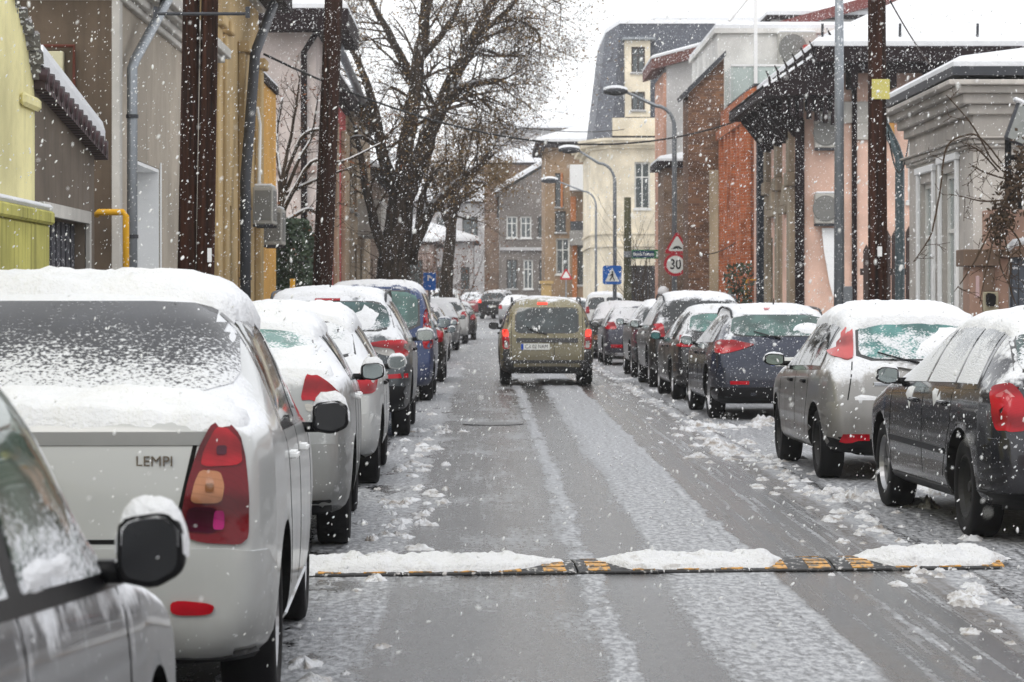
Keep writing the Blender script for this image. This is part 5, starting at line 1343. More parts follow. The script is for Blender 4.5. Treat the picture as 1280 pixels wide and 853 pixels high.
    r = H('ochre_house', 'ochre house with pilasters behind the double wooden pole', 'L', -11, -4.0, 39.2, 47.4, 6.9, ochre, [(41.3, 42.5, 1.0, 3.0, 'o'), (44.6, 45.8, 1.0, 3.2, 'o')], [], dict(rise=1.8, over=.55, fascia=.3), .2)
    mb = MB()
    for y in (39.3, 40.4, 43.5, 46.6): mb.box(-4.0, -3.88, y, y+.5, 0, 5.5); mb.box(-4.0, -3.80, y-.06, y+.56, 5.5, 5.68)
    mb.build('pilaster_trim', ochre, r, bevel=.02)
    cornice(r, -11, -4.0, 39.2, 47.4, 6.55, [(0, .10, .13), (.10, .12, .22)], cream_trim)
    pipe('drainpipe', 'dark drainpipe crossing the ochre house in front of its cornice', [(-3.78, 42.4, .12), (-3.80, 42.6, 3.4), (-3.74, 43.7, 5.5), (-3.62, 45.8, 6.5)], .085, M['darkmetal'], clips=3)
    orange = plaster('orange_render', (.66, .36, .085), .7, .3)
    r = H('orange_house', 'bright orange wall behind the two stacked air conditioners', 'L', -10, -4.0, 47.6, 51.3, 5.55, orange, [], [], dict(rise=.7, over=.05, snow=.08, ridge='x'), .15)
    for (dy, z, lab) in ((45.6, 2.80, 'upper grey air conditioner with dark side between the ochre and orange walls'), (47.6, 2.50, 'lower louvred air conditioner beside the orange wall')):
        ac_unit((-3.74, dy, z), .34, .85, .62, '+x', lab, None)
    pipe('cable_duct', 'white cable duct climbing above the upper air conditioner', [(-3.84, 45.6, 3.42), (-3.84, 45.7, 3.9), (-3.85, 45.9, 4.5), (-3.87, 45.6, 4.75)], .03, M['white'], 'cable duct')
    pipe('gate_post', 'short yellow gate post beside the evergreen bush', [(-3.75, 52.2, .12), (-3.75, 52.2, 1.95)], .05, M['yellow'], 'gate post')
    # pale pink house with deep eaves
    pale = plaster('pale_pink_render', (.60, .53, .50), .7, .3)
    r = H('pale_house', 'pale pink tall house with very deep dark eaves', 'L', -13, -3.8, 60, 63.5, 7.9, pale, [], [(-6.6, -5.5, 3.6, 5.4, 'w'), (-6.6, -5.5, .9, 2.6, 'w')], dict(rise=1.7, over=.75, fascia=.45, snow=.16), .15)
    mb = MB(); mb.box(-9, -3.78, 59.93, 59.99, 4.35, 4.50); mb.build('string_course', plaster('rose_band', (.40, .30, .27)), r)
    pipe('drainpipe', 'brown drainpipe on the corner of the pale pink house', [(-4.05, 59.85, .12), (-4.05, 59.85, 7.0), (-3.7, 59.6, 7.5)], .07, M['eave'])
    red = plaster('crimson_render', (.52, .10, .10), .7, .4); tan = plaster('tan_render', (.40, .31, .21), .6, .5)
    r = H('red_house', 'crimson house with pale pilasters behind the second wooden pole', 'L', -12, -3.85, 63.8, 73.5, 6.9, red, [(64.6, 65.6, 1.0, 3.2, 'w'), (64.6, 65.6, 4.0, 5.4, 'w'), (69.6, 70.8, 1.0, 3.2, 'w')], [], dict(rise=1.6, over=.35, fascia=.22), .15)
    mb = MB(); mb.box(-3.85, -3.73, 71.2, 73.4, 0, 6.0); mb.box(-3.85, -3.73, 67.6, 68.3, 0, 6.0); mb.build('pilaster_trim', tan, r, bevel=.02)
    cornice(r, -12, -3.85, 63.8, 73.5, 6.55, [(0, .12, .10), (.12, .12, .2)], M['eave'])
    r = H('tan_house', 'tan house with grey gutter behind the big bare tree', 'L', -12, -3.9, 74, 90, 7.3, tan, [(76, 77.3, 1, 3.2, 'o'), (79.5, 80.8, 1, 3.2, 'o'), (83, 84.3, 1, 3.2, 'o'), (76, 77.3, 4.1, 5.8, 'o'), (79.5, 80.8, 4.1, 5.8, 'o'), (83, 84.3, 4.1, 5.8, 'o')], [], dict(rise=1.8, over=.4, fascia=.25), .15)
    mb = MB(); mb.box(-3.9, -3.2, 81.5, 86, 3.5, 4.6); mb.build('balcony', cream_trim, r)
    mb = MB(); mb.tube([(-3.42, 62.5, 7.35), (-3.42, 74.2, 7.0)], .11, 8); o = mb.build('gutter', M['zinc'], r, smooth=True)
    r = H('brown_house', 'brown house beyond the big bare tree with snowy roof', 'L', -12, -4.0, 91, 112, 6.0, plaster('umber_render', (.20, .14, .10), .6, .5), [(93, 94.5, 1, 3, 'o'), (98, 99.5, 1, 3, 'o'), (104, 105.5, 1, 3, 'o'), (93, 94.5, 4, 5.5, 'o'), (98, 99.5, 4, 5.5, 'o')], [], dict(rise=2.4, over=.4), .15)
    # far left: low houses with snowy roofs where the street bends
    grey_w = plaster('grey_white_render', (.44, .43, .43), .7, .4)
    H('grey_cottage', 'low grey white cottage with two snowy roofs at the bend', 'L', -14, -1.0, 190, 198, 5.0, grey_w, [], [(-3.6, -2.6, 1.6, 3.2, 'o'), (-1.9, -1.3, 1.6, 3.2, 'o')], dict(rise=1.4, over=.4, ridge='x', snow=.3), .15)
    H('snowy_house', 'house with a steep snowy roof above the grey white cottage', 'L', -13, 0.2, 212, 224, 8.4, grey_w, [], [(-4, -2.6, 5.6, 7.2, 'o'), (-2, -.8, 5.6, 7.2, 'o')], dict(rise=4.2, over=.5, ridge='x', snow=.35), .15)
    H('brown_cottage', 'brown roofed house between the tree and the grey white cottage', 'L', -14, -3.0, 150, 160, 4.4, plaster('pinkish_render', (.34, .26, .23)), [], [(-4.6, -3.6, 1.6, 3.4, 'o')], dict(rise=1.5, over=.4, ridge='x', snow=.25), .15)
    # grey brown house closing the view
    gb = plaster('grey_brown_render', (.165, .145, .13), .6, .5, .7)
    r = H('corner_house', 'grey brown three storey house with hipped snowy roof closing the view', 'R', -.25, 8, 186, 200, 10.3, M['brick_tan'], [], [(.6, 1.3, 6.5, 8.6, 'o')], dict(rise=1.7, over=.5, snow=.25, ridge='x'), .15, cat='house')
    r = H('lower_wing', 'dark lower house with a slanting snowy roof before the hipped one', 'R', .75, 9, 176, 185.6, 7.6, gb, [], [(1.2, 1.9, 5.0, 6.4, 'w'), (2.1, 2.8, 5.0, 6.4, 'w'), (3.2, 3.9, 5.0, 6.4, 'o'), (1.2, 1.9, 1.7, 3.6, 'o'), (2.3, 2.9, 1.7, 3.6, 'w'), (3.3, 4.0, 1.7, 3.6, 'o')], None, .15)
    mb = MB(); mb.prism([(.75, 7.6), (9, 7.6), (9, 12.8), (.75, 7.9)], 'y', 176, 185.6); mb.build('gable', gb, r)
    mb = MB(); snow_slab(mb, [(.45, 175.8, 7.95), (9, 175.8, 12.95), (9, 186, 12.95), (.45, 186, 7.95)], .35); mb.build('roof_snow', M['snow'], r)
    mb = MB(); mb.box(.75, 5, 175.8, 175.98, 4.2, 4.4); mb.build('string_course', grey_w, r)
    # distant blocks, walls paled in colour to stand in for haze
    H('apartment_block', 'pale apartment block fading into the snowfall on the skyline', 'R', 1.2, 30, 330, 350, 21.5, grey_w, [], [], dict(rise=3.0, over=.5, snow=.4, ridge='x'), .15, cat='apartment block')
    H('apartment_block', 'hazy flat block behind the hipped grey brown house', 'R', -2, 24, 285, 300, 13.0, plaster('haze_pale_ochre', (.5, .45, .38)), [], [], dict(rise=4.0, over=.5, snow=.4, ridge='x'), .15, cat='apartment block')
    # ---------------- right side
    greyc = plaster('grey_cream_render', (.47, .44, .405), .6, .6)
    r = H('cream_house', 'grey cream single storey house with stepped cornice and tall narrow windows', 'R', 6.6, 16, 37, 42.6, 4.5, greyc, [(40.25, 41.5, .75, 3.30, 'p'), (38.25, 39.5, .75, 3.36, 'p')], [], None, .14)
    cornice(r, 6.6, 16, 37, 42.6, 3.60, [(0, .05, .05), (.05, .07, .09), (.12, .03, .14)], greyc)
    cornice(r, 6.6, 16, 37, 42.6, 4.05, [(0, .14, .08), (.14, .14, .17), (.28, .10, .28), (.38, .07, .40)], greyc, 'eaves_cornice')
    hip_roof(r, 6.6, 16, 37, 42.6, 4.68, .9, .34, M['darkmetal'], 'y', True, .10, .12)
    mb = MB()
    for (a, b, c, d) in ((40.25, 41.5, .75, 3.30), (38.25, 39.5, .75, 3.36)):
        mb.box(6.55, 6.60, a-.16, a-.02, c-.1, d+.14); mb.box(6.55, 6.60, b+.02, b+.16, c-.1, d+.14); mb.box(6.53, 6.60, a-.20, b+.20, d+.14, d+.24)
    mb.build('window_surround', M['white'], r, bevel=.008)
    # roof lights and dormer on the snowy roof
    mb = MB(); mb.prism([(8.0, 4.9), (8.8, 4.9), (8.4, 5.2)], 'y', 37.4, 38.6); mb.build('dormer', M['darkmetal'], r)
    mb = MB(); mb.box(8.9, 12.5, 37.6, 38.6, 5.05, 5.17); mb.build('roof_snow_bank', M['snow'], r, bevel=.05, segs=3)
    pipe('drainpipe', 'blue grey drainpipe at the near edge between cream and pink houses', [(6.48, 42.8, .12), (6.48, 42.8, 3.75), (6.4, 42.75, 3.95), (6.25, 42.9, 4.3), (6.2, 43.0, 4.5)], .075, plain('blue_grey_zinc', (.14, .19, .21), .45, .5, var=.2, speck=.3))
    # pink house
    pink = plaster('salmon_render', (.74, .50, .40), .75, .22)
    r = H('pink_house', 'salmon pink two storey house under a broad snowy roof with dark eaves', 'R', 6.6, 19, 57, 67.5, 6.3, pink, [(59, 60.2, 1.0, 3.0, 'o'), (63, 64.2, 1.0, 3.0, 'o')], [(8.8, 9.9, 3.6, 5.4, 'w')], None, .15)
    dk = M['eave']
    mb = MB(); mb.box(6.75, 20, 55.9, 68, 6.45, 6.75); mb.box(6.85, 20, 56.1, 67.9, 6.3, 6.45)
    pass
    for k in range(14): mb.box(6.7+k*.8, 6.84+k*.8, 56.15, 57.0, 5.95, 6.3)
    mb.build('eaves', dk, r)
    hip_roof(r, 7.5, 19.1, 56.8, 67.2, 6.77, 3.0, .80, dk, 'x', True, .16, .02)
    mb = MB()
    for k in range(7): mb.tube([(6.9+k*1.6, 56.15, 6.9), (6.9+k*1.6, 56.1, 7.25)], .03, 6)
    mb.build('snow_guard', M['darkmetal'], r)
    mb = MB(); mb.box(6.9, 8.9, 56.93, 56.99, 5.25, 5.7); mb.box(7.7, 8.35, 56.92, 56.985, 4.9, 5.25); mb.build('painted_band', cream_trim, r, bevel=.01)
    mb = MB(); mb.box(7.62, 7.72, 56.9, 56.99, .5, 6.3); mb.build('corner_pipe', dk, r)
    ac_unit((7.10, 56.80, 4.72), .56, .30, .60, '-y', 'upper air conditioner on the pink wall beside the steel pole', 'air conditioners on the pink wall')
    ac_unit((7.10, 56.80, 3.14), .56, .30, .62, '-y', 'lower air conditioner on the pink wall with a white plastic sheet under it', 'air conditioners on the pink wall')
    r2 = empty('alarm_box', (8.35, 56.9, 4.95), 0, 'small orange and cream alarm box on the pink wall by the wooden pole', 'alarm box')
    mb = MB(); mb.box(-.14, .14, -.12, .06, 0, .30); mb.build('casing', plain('amber_casing', (.52, .27, .08), .4), r2, bevel=.02); mb = MB(); mb.box(-.14, .14, -.13, .05, .30, .38); mb.build('cap', M['white'], r2)
    o = MB(); o.prism([(6.98, 3.05), (7.28, 3.05), (7.30, 2.6), (7.22, 1.6), (7.14, 1.9), (7.02, 2.6)], 'y', 56.86, 56.90); tag(o.build('plastic_sheet', M['white']), 'torn white plastic sheet hanging below the lower air conditioner', 'plastic sheet')
    # picket fence and dark gate between pink and cream houses
    r = empty('gate', (8.0, 50, 0), 0, 'dark brown picket gate between the pink and cream houses', 'gate')
    mb = MB()
    for k in range(16):
        x = 6.9+k*.13; h = 2.45+.35*math.sin(PI*k/15)+.05*(k % 2)
        mb.box(x, x+.115, 50, 50.03, .12, h); mb.add([(x, 50, h), (x+.115, 50, h), (x+.115, 50.03, h), (x, 50.03, h), (x+.057, 50.015, h+.12)], [(0, 1, 4), (1, 2, 4), (2, 3, 4), (3, 0, 4)])
    mb.build('pickets', M['plank'], r); mb = MB(); mb.box(6.85, 9.0, 50.035, 50.09, .5, .62); mb.box(6.85, 9.0, 50.035, 50.09, 2.0, 2.12); mb.build('rail', M['plank'], r); HOUSES.append(r)
    # ornate house with pagoda eaves
    orn = plaster('weathered_ornate_stone', (.31, .265, .195), .42, .9, 1.8)
    OX = 6.62
    r = H('ornate_house', 'weathered ornate old house with black pagoda eaves beside the brick house', 'R', OX, 15, 58.4, 64, 5.75, orn, [(59.4, 60.5, 1.0, 3.3, 'w'), (62.0, 63.1, 1.0, 3.3, 'w')], [], None, .22)
    mb = MB()
    for y in (58.5, 61.0, 63.35): mb.box(OX-.14, OX, y, y+.55, 0, 4.0); mb.box(OX-.2, OX, y-.08, y+.63, 4.0, 4.3); mb.box(OX-.16, OX, y+.05, y+.5, 4.3, 5.2)
    for y in (59.4, 62.0): mb.box(OX-.16, OX, y-.15, y+1.25, 3.45, 3.62); mb.prism([(y-.1, 3.62), (y+1.2, 3.62), (y+.55, 4.1)], 'x', OX-.14, OX)
    mb.build('ornament', orn, r, bevel=.02)
    # the sweeping eave: a curved hip with brackets and finials
    mb = MB(); rows = []
    for i in range(9):
        t = i/8
        rows.append([(lerp(5.72, 7.25, t), 56.2, 5.95+1.0*t**1.1), (lerp(5.72, 7.25, t), 64.6, 5.95+1.0*t**1.1)])
    for a, b in zip(rows, rows[1:]): mb.add([a[0], b[0], b[1], a[1]], [(0, 1, 2, 3)])
    mb.add([rw[0] for rw in rows]+[(7.25, 56.2, 5.78), (5.72, 56.2, 5.78)], [tuple(range(11))])
    mb.add([(5.72, 56.2, 5.78), (7.25, 56.2, 5.78), (7.25, 64.6, 5.78), (5.72, 64.6, 5.78)], [(0, 1, 2, 3)])
    mb.add([(5.72, 56.2, 5.78), (5.72, 64.6, 5.78), (5.72, 64.6, 5.95), (5.72, 56.2, 5.95)], [(0, 1, 2, 3)])
    for k in range(6): mb.prism([(5.85, 5.78), (OX, 5.78), (OX, 5.0), (OX-.16, 5.0)], 'y', 57.4+k*1.2, 57.6+k*1.2)
    for k in range(7): mb.box(6.1+k*.17, 6.19+k*.17, 56.3, 56.5, 5.42-.04*k, 5.78)
    mb.box(6.64, 7.2, 56.4, 56.98, 5.5, 5.78)
    ro = mb.build('roof', dk, r)
    mb = MB()
    for k in range(8):
        t = (k+.4)/8; x = lerp(5.76, 7.2, t); z = 5.95+1.0*t**1.1
        mb.tube([(x, 56.22, z-.02), (x-.02, 56.22, z+.16), (x-.09, 56.22, z+.30)], [.032, .028, .012], 6)
    mb.build('finial', dk, ro)
    mb = MB(); 
    for a, b in zip(rows, rows[1:]): 
        up = Vector((0, 0, .06)); p = [Vector(q) for q in (a[0], b[0], b[1], a[1])]
        mb.add([q+Vector((0, .25 if q.y < 60 else 0, .012)) for q in p]+[q+Vector((0, .3 if q.y < 60 else 0, .07)) for q in p], [(4, 5, 6, 7), (0, 1, 5, 4), (2, 3, 7, 6)])
    mb.build('roof_snow', M['snow'], ro)
    pipe('drainpipe', 'black drainpipe on the edge of the pink house beside the ornate one', [(6.52, 56.9, .12), (6.52, 56.9, 5.3), (6.3, 56.9, 5.8)], .10, dk)
    mb = MB(); mb.box(6.36, 6.6, 64.05, 64.5, .12, 5.7); tag(mb.build('wall_pier', plain('blue_black_paint', (.022, .028, .038), .7, var=.4, sc=3, speck=.3)), 'blue black pier between the brick house and the ornate house', 'pier')
    pipe('gas_pipe', 'thin yellow gas pipe at the foot of the red brick house', [(6.35, 66.9, .12), (6.35, 66.9, 2.05), (6.68, 66.9, 2.05)], .03, M['yellow'], 'gas pipe')
    # red brick house
    r = H('brick_house', 'red brick house with brick pilasters and a stepped slanting parapet', 'R', 6.5, 14, 68.6, 76, 6.3, M['brick_red'], [(70, 71.0, 1.2, 3.2, 'o'), (73.6, 74.6, 1.2, 3.2, 'o')], [], None, .2)
    mb = MB(); mb.prism([(6.5, 6.3), (9.5, 6.3), (9.5, 6.95), (6.75, 6.95), (6.5, 6.8)], 'y', 68.6, 76); mb.build('parapet', M['brick_red'], r)
    mb = MB()
    for y in (68.7, 69.7, 71.3, 72.3, 73.3, 74.9): mb.box(6.38, 6.5, y, y+.4, 0, 6.0)
    mb.box(6.36, 6.5, 68.6, 76, 6.0, 6.25); mb.box(6.51, 6.62, 68.5, 68.6, 0, 6.1); mb.build('brick_trim', M['brick_red'], r)
    mb = MB(); mb.box(6.7, 9.5, 68.5, 76.05, 6.955, 7.01); mb.build('coping', M['darkmetal'], r)
    mb = MB(); mb.box(6.76, 6.86, 68.5, 68.58, 2.7, 2.95); tag(mb.build('notice', M['white'], bevel=.004), 'small white notice fixed to the red brick side wall', 'notice')
    # white house with a balcony, behind and above
    whi = plaster('white_render', (.70, .69, .66), .8, .2)
    r = H('white_house', 'tall white modern house with glass balcony above the brick house', 'R', 6.75, 22, 80, 90, 9.55, whi, [], [(9.3, 10.2, 6.4, 8.4, 'w')], dict(rise=.3, over=.1, snow=.15), .15, rmat=whi)
    mb = MB(); mb.box(6.9, 10.2, 77.8, 80, 7.0, 7.2); mb.build('balcony_slab', whi, r)
    mb = MB(); mb.box(7.0, 10.2, 77.85, 77.89, 7.2, 8.25); mb.box(6.95, 6.99, 77.85, 79.9, 7.2, 8.25); mb.build('balcony_glass', M['teal_glass'], r)
    mb = MB(); mb.box(6.94, 10.2, 77.82, 77.92, 8.25, 8.31); mb.box(7.6, 7.70, 77.7, 77.8, 7.0, 11.5); mb.tube([(6.9, 77.8, 9.55), (8.6, 78, 11.6)], .05, 6); mb.build('balcony_rail', M['white'], r)
    ac_unit((9.05, 79.75, 8.45), 1.1, .35, .95, '-y', 'air conditioner high on the white house behind the glass balcony', None)
    mb = MB(); mb.tube([(7.75, 77.9, 7.2), (7.75, 77.9, 7.6)], .1, 8); o = mb.build('plant_pot', M['white']); tag(o, 'white pot on the glass balcony of the white house', 'plant pot')
    r = H('upper_block', 'large pale block with red cladding behind the snowy roof of the pink house', 'R', 9.6, 40, 92, 104, 11.2, plaster('pale_grey_render', (.62, .60, .58)), [], [(10.2, 11.4, 9.3, 10.6, 'w'), (12.2, 13.4, 9.3, 10.6, 'w'), (15, 16.2, 9.3, 10.6, 'w')], dict(rise=.6, over=.2, snow=.2), .15, cat='apartment block')
    mb = MB(); mb.prism([(9.8, 10.6), (20, 13.4), (20, 13.8), (9.8, 10.95)], 'y', 91.5, 91.9); mb.build('verge', plain('maroon_verge', (.16, .05, .045), .7, speck=.4), r)
    mb = MB(); mb.box(9.2, 11.8, 79.2, 80.0-.05, 8.6, 9.0); tag(mb.build('red_awning', plain('red_cladding', (.42, .05, .04), .6, speck=.5)), 'red panel between the white house and the snowy roof', 'panel')
    # brown brick gable
    r = H('brown_brick_house', 'dark brown brick house with a sloping gable left of the red brick one', 'R', 5.62, 13, 76.3, 78.4, 6.9, M['brick_brown'], [], [], None, .2)
    mb = MB(); mb.prism([(5.62, 6.9), (6.62, 6.9), (6.62, 8.35), (5.62, 7.35)], 'y', 76.3, 78.4); mb.build('gable', M['brick_brown'], r)
    mb = MB(); mb.prism([(5.5, 7.24), (6.66, 8.40), (6.66, 8.55), (5.45, 7.36)], 'y', 76.1, 78.5); mb.build('verge', M['darkmetal'], r)
    mb = MB(); mb.box(6.2, 6.49, 76.1, 76.28, 0, 5.2); mb.build('cream_pier', plaster('buff_render', (.50, .42, .29)), r)
    # low house with dark roof
    r = H('low_house', 'low pinkish brick house with black roof behind the road signs', 'R', 5.5, 13, 85, 88, 5.9, M['brick_tan'], [], [], dict(rise=.8, over=.25, snow=.12, fascia=.2), .2)
    # white gable with red verge
    r = H('white_gable_house', 'house with blank white gable and red brown verge rising behind the low house', 'R', 6.3, 16, 96, 101, 9.6, plaster('blank_white_render', (.58, .57, .56), .75, .45), [], [], None, .15)
    sal = plaster('salmon_street_render', (.56, .31, .22), .7, .3)
    mb = MB(); mb.box(6.2, 6.295, 96.0, 101, 0, 9.6); mb.build('street_wall', sal, r)
    mb = MB(); mb.prism([(6.3, 9.6), (16, 9.6), (16, 12.4), (6.3, 9.9)], 'y', 96, 101); mb.build('gable', plaster('blank_gable', (.58, .57, .56), .75, .45), r)
    mb = MB(); mb.prism([(5.75, 9.68), (16, 12.4), (16, 12.8), (5.75, 10.05)], 'y', 95.6, 101.2); rf = mb.build('roof', plain('red_brown_tiles', (.13, .055, .045), .8, var=.4, speck=.4), r)
    mb = MB(); snow_slab(mb, [(5.75, 95.6, 10.06), (16, 95.6, 12.81), (16, 101.2, 12.81), (5.75, 101.2, 10.06)], .12); mb.build('roof_snow', M['snow'], rf)
    # cream mansard building
    cr = plaster('cream_render', (.74, .66, .51), .75, .25)
    r = empty('mansard_building', (9, 136, ground(130)), 0, 'tall cream corner building with slate mansard roof and dormer windows', 'building')
    mb = MB(); fo = [(7.0, 7.75, 5.7, 7.95)]
    wall_grid(mb, 'y', 130, 5.85, 14, -.3, 9.0, fo+[(6.75, 8.3, -.3, 3.0)], .25)
    mb.add([(5.85, 130, -.3), (5.0, 132.5, -.3), (5.0, 132.5, 9.0), (5.85, 130, 9.0)], [(0, 1, 2, 3)]); mb.add([(5.0, 132.5, -.3), (5.0, 143, -.3), (5.0, 143, 9), (5.0, 132.5, 9)], [(0, 1, 2, 3)])
    mb.add([(5.0, 143, -.3), (14, 143, -.3), (14, 143, 9), (5, 143, 9)], [(0, 1, 2, 3)]); mb.build('wall', cr, r)
    opening(r, 'y', 130, fo[0], .25, 'w', 1)
    mb = MB(); mb.box(6.75, 8.3, 130.2, 130.24, -.3, 3.0); mb.build('shop_front', plain('dark_shop', (.03, .028, .03), .3, var=.4), r)
    mb = MB()
    for (z, h, e) in ((3.9, .15, .10), (4.5, .10, .08), (8.6, .15, .2), (8.75, .2, .45), (8.95, .12, .6)):
        mb.add([(5.85-e*.6, 130-e, z), (14, 130-e, z), (14, 130, z), (5.85, 130, z), (5.85-e*.6, 130-e, z+h), (14, 130-e, z+h), (14, 130, z+h), (5.85, 130, z+h)], [(0, 1, 2, 3), (4, 5, 6, 7), (0, 1, 5, 4), (0, 3, 7, 4)])
        mb.add([(5.85-e*.6, 130-e, z), (5.0-e, 132.5-e*.5, z), (5.0, 132.5, z), (5.85, 130, z), (5.85-e*.6, 130-e, z+h), (5.0-e, 132.5-e*.5, z+h), (5.0, 132.5, z+h), (5.85, 130, z+h)], [(0, 1, 2, 3), (4, 5, 6, 7), (0, 1, 5, 4), (1, 2, 6, 5)])
        mb.box(5.0-e, 5.0, 132.5, 143, z, z+h)
    mb.build('cornice', cr, r)
    # slate mansard: leaning faces following the corner
    lo = [(14, 130.1, 9.1), (5.9, 130.1, 9.1), (5.1, 132.5, 9.1), (5.1, 143, 9.1)]
    hi = [(14, 131.0, 14.65), (6.35, 131.0, 14.65), (5.75, 132.9, 14.4), (5.75, 143, 14.4)]
    mb = MB(); mb.add(lo+hi, [(0, 1, 5, 4), (1, 2, 6, 5), (2, 3, 7, 6), (4, 5, 6, 7)]); rf = mb.build('mansard_roof', M['slate'], r)
    mb = MB(); mb.add([(q[0], q[1]-.05, q[2]+.01) for q in hi]+[(q[0], q[1], q[2]+.22) for q in hi], [(0, 1, 5, 4), (1, 2, 6, 5), (2, 3, 7, 6), (4, 5, 6, 7)]); mb.build('roof_snow', M['snow'], rf)
    mb = MB(); mb.box(5.95, 8.2, 129.9, 130.5, 9.2, 10.05); mb.build('attic_band', cr, r)
    mb = MB(); wall_grid(mb, 'y', 129.95, 6.55, 7.75, 10.1, 13.75, [(6.85, 7.5, 12.2, 13.45), (6.85, 7.5, 10.4, 11.3)], .15); mb.box(6.55, 7.75, 130.16, 131.2, 10.1, 13.75); mb.build('dormer', cr, r)
    for z0, z1 in ((12.2, 13.45), (10.4, 11.3)): opening(r, 'y', 129.95, (6.85, 7.5, z0, z1), .15, 'o', 1)
    mb = MB(); mb.box(6.45, 8.0, 129.75, 131.2, 13.78, 13.9); mb.build('dormer_roof', M['zinc'], r)
    r2 = H('slate_wing', 'rear wing with slate mansard roof and small cream dormer', 'R', 8.0, 18, 131.5, 142, 14.9, M['slate'], [], [(10.6, 12.2, 13.4, 14.4, 'o')], dict(rise=.3, over=.1, snow=.15), .15, cat='building')
    HOUSES.append(r)
    # brown house with balconies
    ob = plaster('ochre_brown_render', (.30, .205, .125), .55, .6, .7)
    r = H('balcony_house', 'brown three storey house with white and stone balconies left of the cream building', 'R', 3.15, 9, 150, 160, 9.9, ob, [], [(3.7, 4.15, 6.3, 8.2, 'o'), (3.75, 4.5, 2.6, 4.6, 'w'), (3.7, 4.3, 4.9, 6.1, 'o'), (4.95, 5.4, 2.0, 4.4, 'o')], dict(rise=1.2, over=.55, snow=.2, fascia=.3), .2)
    mb = MB(); mb.box(4.5, 6.2, 148.6, 150, 7.2, 8.6); mb.build('balcony', M['white'], r)
    mb = MB(); mb.box(4.5, 6.4, 148.6, 150, 4.2, 5.0); mb.build('balcony', M['stone'], r)
    mb = MB(); mb.box(4.5, 6.4, 148.62, 148.68, 5.0, 5.5); mb.build('balcony_rail', M['darkmetal'], r)
    mb = MB(); mb.box(4.55, 4.85, 149.9, 149.98, 5.0, 6.9); mb.box(4.65, 4.9, 149.9, 149.98, .5, 4.2); mb.box(4.0, 4.12, 149.86, 149.98, 6.3, 8.2); mb.build('shutter', plain('orange_wood', (.42, .15, .045), .7), r)
    mb = MB(); mb.box(3.3, 3.32, 149, 150, 0, 1); r3 = mb
    mb = MB(); mb.box(2.9, 3.45, 147.6, 148.4, 0, 2.1); mb.box(2.8, 3.55, 147.5, 148.5, 2.1, 2.25); o = mb.build('kiosk', plain('ochre_paint', (.48, .33, .14), .7), None); o.location.z = ground(148); tag(o, 'small ochre kiosk at the foot of the brown balcony house', 'kiosk')
    for r in HOUSES: pass
buildings()
def recentre():
    """parts were modelled in street coordinates; give each its place under the Empty of its house"""
    bpy.context.view_layer.update()
    for r in set(HOUSES):
        for o in r.children:
            o.location = Vector(o.location) - Vector((r.location.x, r.location.y, 0))
recentre()
